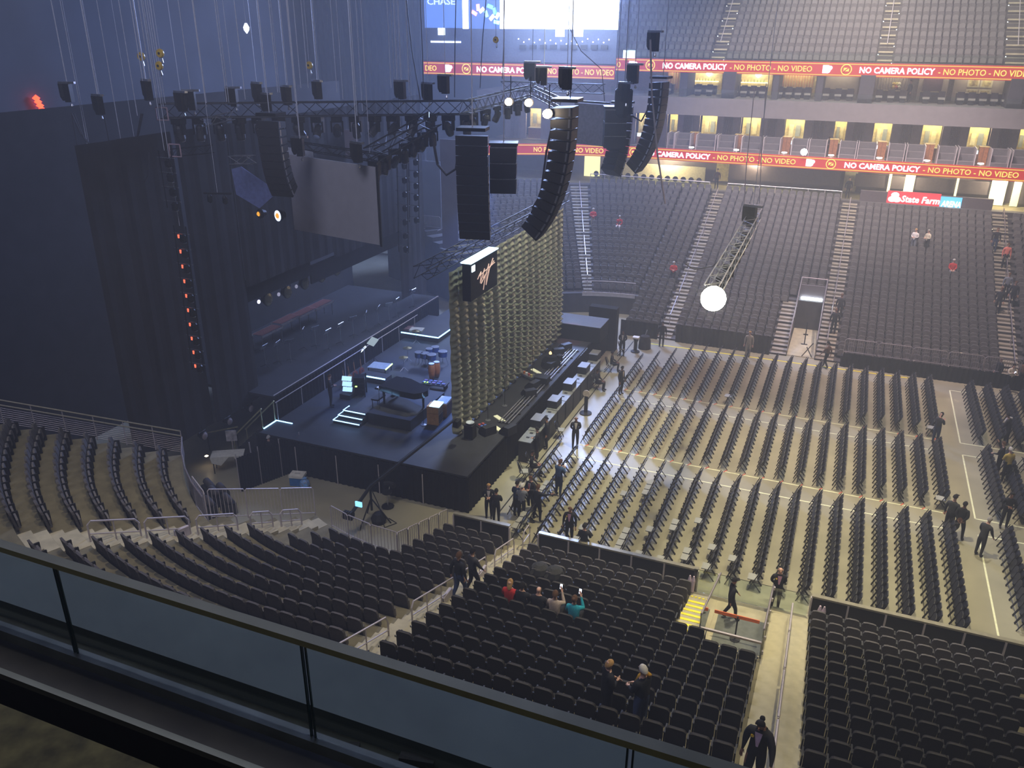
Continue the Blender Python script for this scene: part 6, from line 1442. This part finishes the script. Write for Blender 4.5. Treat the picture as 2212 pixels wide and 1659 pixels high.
HB = cl('hair_black', (.012, .010, .010)); HBR = cl('hair_brown', (.10, .05, .025)); HBL = cl('hair_blond', (.45, .26, .10)); HW = cl('hair_white', (.55, .52, .48)); HG = cl('hair_grey', (.26, .24, .22))
def body_mesh(J, E, seat=False):
    me = bpy.data.meshes.new('b'); names = list(J); idx = {n: i for i, n in enumerate(names)}
    me.from_pydata([J[n][0] for n in names], [(idx[a], idx[b]) for a, b, _ in E], [])
    ob = bpy.data.objects.new('b', me); TMP.collection.objects.link(ob)
    sk = ob.modifiers.new('s', 'SKIN'); sk.use_smooth_shade = True; sk.branch_smoothing = .6
    for i, n in enumerate(names):
        r = J[n][1]; d = me.skin_vertices[0].data[i]; d.radius = r if isinstance(r, tuple) else (r, r); d.use_root = (n == 'pelvis')
    ss = ob.modifiers.new('u', 'SUBSURF'); ss.levels = 1; ss.render_levels = 1
    dg = tmp_dg(); out = bpy.data.meshes.new_from_object(ob.evaluated_get(dg)); bpy.data.objects.remove(ob)
    return out
def seg_d(p, a, b):
    ab = b-a; t = max(0, min(1, (p-a).dot(ab)/max(1e-9, ab.length_squared))); return (p-a-ab*t).length
def person(loc, rz, label, top=BLK, legs=BLK, skin='skin_a', hair=HBR, hs='short', arms='down', legp='stand', lean=0.0, shirt=None, tie=None, h=1.75, face=False, hold=None, scarf=None, turn=0.0, badge=False, bag=False, stoop=0.0, girth=1.12):
    J = {}; E = []
    def j(n, p, r): J[n] = (Vector(p), r if n[:2] in ('he', 'ne') and n[:3] != 'he_' else (tuple(q*girth for q in r) if isinstance(r, tuple) else r*(girth if n[:2] in ('sh', 'el', 'kn', 'hp', 'an', 'pe', 'wa', 'ch') else 1.0)))
    sit = legp == 'sit'; z0 = .50 if sit else .95
    def T(y, dz): return (0, y+lean*dz, z0+dz)
    j('pelvis', T(0, 0), (.165, .125)); j('waist', T(0, .2), (.15, .11)); j('chest', T(.01, .38), (.185, .125)); j('neck0', T(0, .52), (.085, .08)); j('neck1', T(.015, .59), .055)
    hx = .03*math.sin(turn); j('head0', (hx, T(.03+stoop*.3, .645)[1], T(0, .645)[2]-stoop*.05), (.07, .085)); j('head1', (hx, T(.035+stoop*.5, .71)[1], T(0, .71)[2]-stoop*.1), (.082, .10)); j('head2', (hx, T(.02+stoop*.5, .775)[1], T(0, .775)[2]-stoop*.1), (.06, .075))
    E += [('pelvis', 'waist', 't'), ('waist', 'chest', 't'), ('chest', 'neck0', 't'), ('neck0', 'neck1', 's'), ('neck1', 'head0', 's'), ('head0', 'head1', 's'), ('head1', 'head2', 's')]
    c = J['chest'][0]
    A = {'down': ((.25, -.02, -.25), (.27, .06, -.50)), 'fold': ((.25, .02, -.24), (.06, .20, -.22)), 'phone': ((.22, .10, -.24), (.07, .30, -.10)), 'phoneup': ((.24, .16, -.10), (.12, .28, .22)), 'point': ((.36, .10, -.02), (.56, .22, .10)), 'back': ((.24, -.08, -.25), (.10, -.14, -.42)), 'hips': ((.33, -.05, -.24), (.19, .05, -.40)), 'walk': ((.24, .10, -.24), (.26, .26, -.42)), 'walkb': ((.24, -.12, -.23), (.26, -.10, -.47)), 'lap': ((.23, .06, -.24), (.10, .30, -.32)), 'rail': ((.30, .12, -.22), (.36, .32, -.40))}
    aL, aR = arms if isinstance(arms, tuple) else (arms, arms)
    for s, n, key in ((-1, 'l', aL), (1, 'r', aR)):
        e, w = A[key]; sh = c+Vector((s*.185, 0, .07)); el = c+Vector((s*e[0], e[1]+lean*e[2], e[2]+.05)); wr = c+Vector((s*w[0], w[1]+lean*w[2], w[2]+.03)); d = (wr-el).normalized()
        j('sh'+n, sh, .078); j('el'+n, el, .055); j('wr'+n, wr, .034); pm = wr+d*.07; j('pm'+n, pm, (.036, .024)); E += [('chest', 'sh'+n, 't'), ('sh'+n, 'el'+n, 't'), ('el'+n, 'wr'+n, 't'), ('wr'+n, 'pm'+n, 's')]
        u = d.cross(Vector((0, 1, .2))).normalized()
        for f in range(4):
            off = u*((f-1.5)*.017); L = (.050, .060, .056, .042)[f]; k1 = pm+off+d*.045; k2 = k1+d*L+Vector((-s*.012, .004, -.004)); j('f%d%s' % (f, n), k1, .0095); j('g%d%s' % (f, n), k2, .0075); E += [('pm'+n, 'f%d%s' % (f, n), 's'), ('f%d%s' % (f, n), 'g%d%s' % (f, n), 's')]
        tb = wr+d*.04-u*.04*s; j('th'+n, tb, .010); j('ti'+n, tb+d*.045-u*.012*s, .008); E += [('wr'+n, 'th'+n, 's'), ('th'+n, 'ti'+n, 's')]
    P = J['pelvis'][0]
    for s, n in ((-1, 'l'), (1, 'r')):
        if sit: kn, an = (s*.13, .44, .02), (s*.12, .40, -.42)
        elif legp == 'walk': kn, an = ((s*.10, .16, -.43), (s*.10, .20, -.84)) if s > 0 else ((s*.10, .02, -.45), (s*.10, -.22, -.82))
        elif legp == 'wide': kn, an = (s*.16, .02, -.45), (s*.20, -.02, -.86)
        else: kn, an = (s*.105, .02, -.45), (s*.11, -.02, -.86)
        j('hp'+n, P+Vector((s*.095, 0, -.06)), (.105, .11)); j('kn'+n, P+Vector(kn), .068); j('an'+n, P+Vector(an), .047); j('he'+n, P+Vector((an[0], an[1]+.03, an[2]-.055)), (.045, .05)); j('to'+n, P+Vector((an[0]*1.1, an[1]+.17, an[2]-.065)), (.042, .03))
        E += [('pelvis', 'hp'+n, 'l'), ('hp'+n, 'kn'+n, 'l'), ('kn'+n, 'an'+n, 'l'), ('an'+n, 'he'+n, 'f'), ('he'+n, 'to'+n, 'f')]
    me = body_mesh(J, E)
    for m in (top, legs, skin, 'black'): me.materials.append(M[m])
    mi = {'t': 0, 'l': 1, 's': 2, 'f': 3}; segs = [(J[a][0], J[b][0], k) for a, b, k in E]
    big = [s for s in segs]
    import numpy as np
    n_ = len(me.polygons); cc = np.empty(n_*3); me.polygons.foreach_get('center', cc); cc = cc.reshape(-1, 3)
    sa = np.array([tuple(s[0]) for s in big]); sb = np.array([tuple(s[1]) for s in big]); ab = sb-sa; l2 = (ab**2).sum(1)+1e-9
    tt = np.clip(((cc[:, None]-sa)*ab).sum(2)/l2, 0, 1); dd = np.linalg.norm(cc[:, None]-sa-ab*tt[..., None], axis=2)
    out = [mi[big[i][2]] for i in dd.argmin(1)]
    me.polygons.foreach_set('material_index', out); me.polygons.foreach_set('use_smooth', [True]*len(out))
    sc = h/1.75
    r = thing('person', label, 'person', loc, rz); r.scale = (sc, sc, sc); me.name = 'body'
    link('body', me, r)
    H = J['head1'][0]
    def cap(z0_, ext, back, m):
        mb = MB(); n = 12; rows = 5
        for a in range(rows+1):
            ph = PI/2*a/rows*ext
            for k in range(n):
                t = 2*PI*k/n; yy = math.sin(t); f = 1.0 if yy < .3 else .9
                mb.v.append((H.x+.097*math.sin(ph)*math.cos(t), H.y-.012+.115*math.sin(ph)*yy*f, H.z+z0_+.115*math.cos(ph)-(back*max(0, -yy)*math.sin(ph))+(.05*max(0, yy-.3)*math.sin(ph))))
        mb.f = [(a*n+k, a*n+(k+1) % n, (a+1)*n+(k+1) % n, (a+1)*n+k) for a in range(rows) for k in range(n)]
        return mb.build('hair', m, r, smooth=True)
    if hs == 'short': cap(-.005, .95, .05, hair)
    elif hs == 'long': cap(-.005, 1.05, .20, hair)
    elif hs == 'bun': cap(-.005, .95, .05, hair); MB().lathe((H.x, H.y-.12, H.z+.05), [(.0, -.05), (.045, -.03), (.055, 0), (.045, .04), (.0, .055)], 10).build('hair_bun', hair, r, smooth=True)
    elif hs == 'fringe': cap(-.04, .9, .07, hair)
    elif hs == 'cap': cap(.0, .95, .02, hair); MB().b2((H.x-.07, H.y+.07, H.z+.045), (H.x+.07, H.y+.17, H.z+.06)).build('cap_peak', hair, r)
    ca = J['chest'][0]
    fy = .118
    if shirt:
        MB().add([(-.075, ca.y+fy, ca.z+.12), (.075, ca.y+fy, ca.z+.12), (.05, ca.y+fy+.012, ca.z-.06), (.02, ca.y+fy-.0, ca.z-.24), (-.02, ca.y+fy-.0, ca.z-.24), (-.05, ca.y+fy+.012, ca.z-.06)], [(0, 5, 4, 3, 2, 1)]).build('shirt_front', shirt, r)
    if tie: MB().add([(-.02, ca.y+fy+.014, ca.z+.1), (.02, ca.y+fy+.014, ca.z+.1), (.026, ca.y+fy+.022, ca.z-.12), (0, ca.y+fy+.018, ca.z-.18), (-.026, ca.y+fy+.022, ca.z-.12)], [(0, 4, 3, 2, 1)]).build('tie', tie, r)
    if badge: MB().lathe((.11, ca.y+fy+.005, ca.z+.0), [(.035, 0), (.035, .012), (.0, .014)], 8, 'y').build('badge', mat('badge_gold', (.75, .5, .03), .3), r)
    if scarf: MB().path([(.12, ca.y-.09, ca.z+.16), (.13, ca.y+.05, ca.z+.16), (.05, ca.y+.13, ca.z+.05), (-.05, ca.y+.15, ca.z-.12)], [.05, .055, .055, .05], 8).build('scarf', scarf, r, smooth=True)
    if hold == 'phone':
        k = J['pmr'][0]; MB().box((k.x-.03, k.y+.05, k.z+.06), (.075, .012, .15), M3=Euler((-.35, 0, 0)).to_matrix()).build('phone', emat('phone_screen', (.7, .8, 1), 1.6), r)
    if bag: k = J['pml'][0]; MB().b2((k.x-.04, k.y-.16, k.z-.36), (k.x+.06, k.y+.16, k.z-.06)).build('handbag', 'black', r)
    if face:
        for s in (-1, 1):
            MB().lathe((H.x+s*.032, H.y+.092, H.z+.012), [(.0, -.008), (.011, 0), (.0, .006)], 8, 'y').build('eye', 'eye_dark', r); MB().lathe((H.x+s*.084, H.y-.005, H.z-.01), [(.01, -.03), (.022, 0), (.01, .03)], 8).build('ear', skin, r)
        MB().path([(H.x, H.y+.095, H.z+.01), (H.x, H.y+.122, H.z-.022), (H.x, H.y+.10, H.z-.03)], [.008, .016, .012], 6).build('nose', skin, r, smooth=True)
        MB().path([(H.x-.025, H.y+.088, H.z-.058), (H.x, H.y+.099, H.z-.058), (H.x+.025, H.y+.088, H.z-.058)], [.004, .008, .004], 5).build('mouth', 'lip', r)
    return r
def fl(px, py): return tuple(atZ(px, py, 0))
D2 = math.radians
# facing: 0 = away from the camera (+Y), pi = towards the camera, pi/2 = towards the stage (-X)
person(fl(1242, 967), D2(200), 'person in a black suit and pale shirt standing alone by the front floor rows', skin='skin_b', hs='bald', shirt=WHT, arms='back', face=True)
person(fl(1340, 851), D2(250), 'person in a dark suit standing at the second block of floor rows', skin='skin_b', hair=HB, shirt=CRM)
person(fl(1343, 768), D2(190), 'bearded person in a black suit standing at the far stage corner', skin='skin_b', hair=HB, shirt=WHT, arms='back')
person(fl(1206, 1070), D2(-20), 'person in a blue sweater looking at a phone among the front rows', top=BLU, legs=NAV, hair=HBR, arms='phone', hold='phone', stoop=.1, h=1.82)
person(fl(1126, 1123), D2(10), 'person in a grey shirt and cap seen from behind beside the stage', top=GREY, legs=BLK, hair=HW, hs='cap', arms='phone')
person(fl(1116, 1116), D2(-15), 'person in a blue-grey top half hidden behind the grey-shirted one', top=NAV, legs=BLK, hair=HB, hs='cap', arms='fold')
person(fl(1146, 1103), D2(165), 'person in a dark suit and red tie talking beside the stage', skin='skin_a', hair=HBR, shirt=WHT, tie=RED, arms='fold')
person(fl(1160, 1124), D2(-25), 'person in black raising one arm to point at the floor seats', hair=HBR, arms=('down', 'point'), legp='wide')
person(fl(1056, 1118), D2(200), 'fair-haired person in a dark suit behind the short boards', hair=HBL, hs='short', shirt=WHT, arms='fold', h=1.7)
person(fl(1072, 1129), D2(20), 'person in black seen from behind leaning by the short boards', skin='skin_c', hair=HB, arms='fold', h=1.65)
person(fl(1229, 1172), D2(185), 'curly-haired person in a black suit facing the seats behind the boards', skin='skin_c', hair=HBR, hs='fringe', shirt=PINK_, arms='down', face=True, badge=True)
person((fl(1272, 1190)[0], 26.62, 0), D2(0), 'person in a bulky dark coat leaning on the boards, seen from behind', top=BLK, legs=BLK, hair=HB, hs='cap', arms='lap', lean=-.1, h=1.75)
person((-12.0, 32.35, .02), D2(-80), 'person in a suit sitting on a folding chair beside the stage', skin='skin_c', hair=HB, shirt=WHT, tie=RED, legp='sit', arms='lap', h=1.7)
person(fl(1160, 992), D2(100), 'person in black with an orange-lit face standing close to the stage front', skin='skin_a', hair=HB, arms='fold')
person(fl(1180, 968), D2(120), 'person in black beside a chair close to the stage front', skin='skin_c', hair=HB, tie=RED, arms='down')
person((-12.05, 46.3, .02), D2(-80), 'person in a suit sitting by the far end of the stage', skin='skin_b', hair=HB, shirt=WHT, legp='sit', arms='lap')
person((-12.05, 43.2, .02), D2(-90), 'person in black sitting on a chair before the subwoofers', skin='skin_b', hair=HB, legp='sit', arms='lap')
person(fl(2018, 958), D2(-40), 'person with black hair in a dark shirt at the right end of the rows', top=CHA, legs=NAV, hair=HB, hs='long', arms='phone', stoop=.1)
person(fl(2044, 1152), D2(-30), 'tall person in a long dark coat and knit cap in the right aisle', top=CHA, legs=BLK, hair=HB, hs='cap', arms='down', h=1.85)
person(fl(2066, 1163), D2(-25), 'person in a black jacket carrying a bag in the right aisle', top=BLK, legs=BLK, skin='skin_b', hair=HB, arms='back', legp='wide', bag=True)
person(fl(2112, 1200), D2(-40), 'grey-haired person in a dark suit stooping forward in the right aisle', top=CHA, legs=CHA, hair=HG, lean=.22, arms='walk')
person(fl(2166, 1140), D2(180), 'person in black facing the camera among the right block chairs', skin='skin_b', hair=HB, arms='fold', face=True)
person(fl(2170, 962), D2(60), 'person in a black jacket with a white stripe bending between chairs', skin='skin_b', hair=HB, scarf=WHT, lean=.25, legp='wide', arms='walk')
person(fl(2168, 1040), D2(25), 'white-haired person in a yellow jacket among the right block chairs', top=YEL, legs=BLK, hair=HW, arms='lap', lean=.1)
person(fl(2152, 1025), D2(60), 'person in a dark top behind the yellow jacket, hand to face', top=BLK, hair=HBR, arms=('lap', 'phoneup'))
person(fl(2176, 845), D2(190), 'person in a peach jacket holding a phone at the far right', top=CRM, legs=BLK, hair=HB, hs='long', arms='phone', hold='phone')
person(fl(2202, 838), D2(150), 'auburn-haired person in a dark coat at the right frame edge', top=BRN, legs=BLK, hair=cl('hair_auburn', (.22, .06, .02)), hs='long')
person(fl(2150, 832), D2(120), 'person in dark clothes beside the peach jacket at far right', top=BLK, legs=BLK, hair=HBR)
person(fl(1673, 1312), D2(190), 'bald person in a dark blazer and pink shirt before the glass pit', skin='skin_a', hs='bald', shirt=PINK_, arms='back', badge=True, face=True, h=1.78)
person((fl(1574, 1338)[0], fl(1574, 1338)[1], .04), D2(-70), 'person in black walking through the glass-sided pit', skin='skin_c', hair=HB, hs='cap', legp='walk', arms=('walk', 'walkb'))
person(fl(1782, 795), D2(60), 'person in dark red striding before the far stairs', top=BRN, legs=BLK, skin='skin_c', hair=HB, legp='walk', arms=('walk', 'walkb'))
person(fl(1428, 748), D2(190), 'person in black standing at the foot of the far left stairs', skin='skin_b', hair=HB)
person(fl(1614, 770), D2(180), 'pale-haired person standing before the dark far drape', top=KHA, legs=KHA, hair=HBL)
def near_pos(px, py, hz, back=.4):
    best = None
    for k in range(0, 18):
        p = atZ(px, py, ztr(k)+hz); e = abs(p.y-(Yn(k)+back))
        if best is None or e < best[0]: best = (e, k, p)
    k, p = best[1], best[2]; return (p.x, Yn(k)+back, ztr(k)), k
def far_pos(px, py, hz, back=.4):
    best = None
    for k in range(0, 22):
        p = atZ(px, py, ztr(k)+hz); e = abs(p.y-(Yf(k)-back))
        if best is None or e < best[0]: best = (e, k, p)
    k, p = best[1], best[2]; return (p.x, Yf(k)-back, ztr(k)), k
# people on the near stairs
p, k = near_pos(963, 1203, 1.70, .35); person((-9.95, p[1], ztr(k)+.02), D2(-20), 'person in a black sweater and jeans walking down the left aisle stairs', top=BLK, legs=JEAN, hair=HBR, skin='skin_c', legp='walk', arms=('walkb', 'down'), h=1.82)
p, k = near_pos(1015, 1198, 1.68, .35); person((-9.85, p[1], ztr(k)+.02), D2(-30), 'person in a grey jacket farther down the left aisle stairs', top=CHA, legs=BLK, hair=HB, legp='walk', arms='walk', h=1.75)
p, k = near_pos(1662, 1555, 1.68, .4); person((-.02, p[1], ztr(k)+.02), D2(170), 'person with a hair bun, dark blazer and lilac shirt climbing the wide stairs', top=BLK, legs=BLK, skin='skin_b', hair=HB, hs='bun', shirt=LIL, arms=('rail', 'down'), legp='walk', face=True, badge=True, h=1.92, stoop=.15, girth=1.35)
# five seated watchers
for px, py, lab, tp, hr, hs, ex in [(1097, 1268, 'fair-haired person in a red top sitting among the seats', RED, HBL, 'long', {}), (1125, 1272, 'dark-haired person in a black jacket with white collar sitting among the seats', BLK, HB, 'short', {'scarf': None}), (1161, 1281, 'bald person in black sitting among the seats', BLK, HB, 'bald', {}), (1197, 1290, 'short-haired person in a patterned top holding up a phone', PAT, HBR, 'short', {'arms': ('lap', 'phoneup'), 'hold': 'phone'}), (1238, 1302, 'person in a bright teal top holding up a phone', TEAL, HBR, 'bun', {'arms': ('lap', 'phoneup'), 'hold': 'phone'})]:
    p, k = near_pos(px, py, 1.22, .24); ex.setdefault('arms', 'lap'); person((p[0], p[1], ztr(k)), 0.0, lab, top=tp, legs=BLK, hair=hr, hs=hs, legp='sit', h=1.84, girth=1.2, **ex)
p, k = near_pos(1311, 1448, 1.62, .45); person((p[0], p[1], ztr(k)), D2(-55), 'blond person in a dark coat standing between seat rows', top=BLK, legs=BLK, hair=HBL, hs='fringe', arms='fold', h=1.84, girth=1.3)
p, k = near_pos(1392, 1453, 1.70, .45); person((p[0], p[1], ztr(k)), D2(60), 'white-haired person with a mustard scarf standing between seat rows', top=BLK, legs=JEAN, hair=HW, hs='short', scarf=MUS, arms='lap', h=1.92, face=True, girth=1.25)
# far stand people
for px, py, hz, lab, tp, lg, hr, hs, lp, rz in [(1276, 455, 1.68, 'person in a red shirt and khaki trousers standing in the far corner seats', RED, KHA, HW, 'short', 'stand', 200), (1339, 468, 1.2, 'person in a red top sitting alone in the far corner seats', RED, WHT, HW, 'short', 'sit', 180), (1453, 571, 1.65, 'person in a red jacket standing in the far seats left of the lamp', RED, CHA, HW, 'short', 'stand', 190), (1981, 502, 1.65, 'person in a white shirt standing in the right far section', WHT, GREY, HBL, 'short', 'stand', 150), (2009, 502, 1.68, 'person in a cream jacket standing in the right far section', CRM, BLK, HG, 'short', 'stand', 130), (2063, 568, 1.2, 'white-haired person in red sitting in the right far section', RED, GREY, HW, 'short', 'sit', 180)]:
    p, k = far_pos(px, py, hz, .24 if lp == 'sit' else .42); person(p, D2(rz), lab, top=tp, legs=lg, hair=hr, hs=hs, legp=lp, arms='lap' if lp == 'sit' else 'fold')
for px, py, lab, tp, lg, rz in [(2154, 490, 'tall person in black standing on the far right stairs', BLK, NAV, 180), (2180, 528, 'person in a salmon top standing near the far right stairs', SAL, BLK, 190), (2192, 602, 'person in a dark jacket on the far right stairs', BLK, BLK, 170), (2165, 622, 'person in black descending the far right stairs', BLK, BLK, 160), (2184, 595, 'pale-haired person behind the dark jacket on the right stairs', GREY, BLK, 180), (1820, 632, 'person in dark clothes on the far stairs right of the tunnel', CHA, CHA, 0), (1808, 662, 'person in black lower down the far stairs right of the tunnel', BLK, BLK, 0)]:
    p, k = far_pos(px, py, 1.7, .42); person((p[0], p[1], ztr(k)+.02), D2(rz), lab, top=tp, legs=lg, hair=HBR, skin='skin_c')
for px, py, lab, tp in [(1552, 356, 'silhouetted person in the yellow concourse doorway', BRN), (1840, 364, 'person in black in the pale concourse doorway', BLK)]:
    q = atY(px, py, 75.0); person((q.x, 75.0, 6.55), D2(180), lab, top=tp, legs=BLK, hair=HB, arms='down')
q = atY(1797, 265, 78.0); person((q.x, 78.2, 9.35), D2(180), 'person in an orange top standing in a lower suite', top=BRN, legs=BLK, hair=HB, arms='fold', h=1.7)
q = atY(1970, 172, 78.0); person((q.x, 78.2, 14.05), D2(120), 'person in black standing in an upper suite by the balloons', top=BLK, legs=BLK, hair=HBR, h=1.7)
# stage crew
q = S(716, 878); person((q.x, q.y, ZS), D2(-60), 'stage hand in black standing at the rear of the stage', top=BLK, legs=BLK, skin='skin_a', hair=HBR, arms='fold')
q = atZ(579, 945, 1.66); person((q.x, q.y, 0), D2(-20), 'white-haired person whose head shows above the black drape', top=BLK, legs=BLK, hair=HW, h=1.76)
# coats on the seats
for i, (px, py) in enumerate([(1163, 1232), (1194, 1241)]):
    p, k = near_pos(px, py, .75, .1); t = thing('draped_coat', 'dark crumpled coat lying over a seat, %s of two' % ('left' if i == 0 else 'right'), 'coat', (p[0], p[1]+.05, ztr(k)+.55))
    MB().lathe((0, 0, 0), [(.34, -.1), (.36, .1), (.30, .28), (.14, .38), (.02, .40)], 11).build('cloth', cl('coat_fur%d' % i, (.03, .03, .03)), t, smooth=False); MB().path([(-.1, -.15, .3), (-.2, -.28, .1), (-.22, -.32, -.2)], [.08, .09, .06], 7).build('sleeve', cl('coat_fur%d' % i, (.03, .03, .03)), t)
# loose chairs before the stage, hand gel stand, lectern stand, retractable belt post
for i, (px, py, rz) in enumerate([(1118, 1035, .4), (1130, 1012, .2), (1205, 945, .1), (1300, 800, .2), (1325, 765, .3), (1280, 838, .2)]):
    p = fl(px, py); make_chair((max(p[0], -12.25), p[1], 0), 'single black chair standing before the stage, %s from the near corner' % ORD[i], 'single chairs before the stage', True, PI+rz)
t = thing('hand_gel_stand', 'black pedestal stand with a round sign on the open floor', 'stand', fl(1265, 893)); MB().lathe((0, 0, 0), [(.34, 0), (.34, .05), (.08, .10)], 14).build('base', 'black', t); MB().b2((-.09, -.06, .1), (.09, .06, 1.05)).build('column', 'black', t); MB().lathe((0, -.03, 1.2), [(.2, -.02), (.2, .02), (.0, .025)], 16, 'y').build('round_sign', mat('gel_sign', (.6, .5, .42), .5, var=.3, scale=8), t)
t = thing('podium_stand', 'small black podium with a white top at the far stage corner', 'stand', fl(1372, 760)); MB().lathe((0, 0, 0), [(.3, 0), (.3, .06), (.12, .12), (.12, .7), (.2, .95)], 10).build('column', 'black', t); MB().b2((-.2, -.18, .95), (.2, .18, 1.05)).build('tray', 'white', t)
t = thing('draped_stool', 'rounded dark covered stool beside the podium', 'stool', fl(1392, 752)); MB().lathe((0, 0, 0), [(.42, 0), (.4, .5), (.3, .85), (.05, .95)], 12).build('cover', 'dark_cloth', t); MB().tube((0, 0, .9), (.1, 0, 1.3), .02, 4).build('boom', 'steel', t)
t = thing('belt_post', 'black post with an orange belt in the glass pit', 'barrier post', (-1.35, 24.2, .03)); MB().lathe((0, 0, 0), [(.18, 0), (.18, .03), (.04, .06)], 12).build('base', 'black', t); MB().tube((0, 0, .05), (0, 0, .98), .03).build('post', 'black', t); MB().b2((-.8, .1, .82), (.72, .13, .95)).build('orange_belt', mat('orange_belt', (.75, .16, .05), .6), t)
t = thing('leaning_frame', 'dark folded frame leaning at the far tunnel mouth', 'frame', fl(1743, 772)); MB().tube((-.35, 0, 0), (.25, 0, 1.0), .03, 4).build('bar', 'black', t); MB().tube((.3, 0, 0), (-.1, 0, .7), .03, 4).build('bar', 'black', t)
t = thing('floor_easel', 'tall black post stand inside the far tunnel', 'stand', fl(1737, 745)); MB().tube((0, 0, 0), (0, 0, 1.6), .04).build('pole', 'black', t); MB().b2((-.2, -.1, 0), (.2, .1, .05)).build('base', 'black', t); MB().b2((-.15, -.02, .7), (.15, .02, .78)).build('bracket', 'black', t)
for i, (x, lab) in enumerate([(-3.35, 'white towels hanging on the boards at the yellow stairs'), (1.25, 'white bottles standing on the boards at the wide stairs')]):
    t = thing('white_cups', lab, 'cups', (x, 26.22, .08)); 
    for q in range(2): MB().lathe((.0+.14*q, 0, 0), [(.06, 0), (.075, .5), (.05, .62), (.03, .7)], 8).build('cup', mat('cup_white%d%d' % (i, q), (.60, .48, .58), .5), t)
# ================================================================== HAZE AND RENDER DEPTH
vsn = W.node_tree.nodes.new('ShaderNodeVolumeScatter')
vsn.inputs['Density'].default_value = HAZE; vsn.inputs['Anisotropy'].default_value = .2
vsn.inputs['Color'].default_value = (.92, .94, 1, 1)
W.node_tree.links.new(vsn.outputs[0], W.node_tree.nodes['World Output'].inputs['Volume'])
SC.cycles.volume_bounces = 0
SC.cycles.max_bounces = 5; SC.cycles.diffuse_bounces = 2; SC.cycles.glossy_bounces = 2; SC.cycles.transmission_bounces = 5; SC.cycles.transparent_max_bounces = 8
SC.cycles.sample_clamp_indirect = 4.0
bpy.data.scenes.remove(TMP)
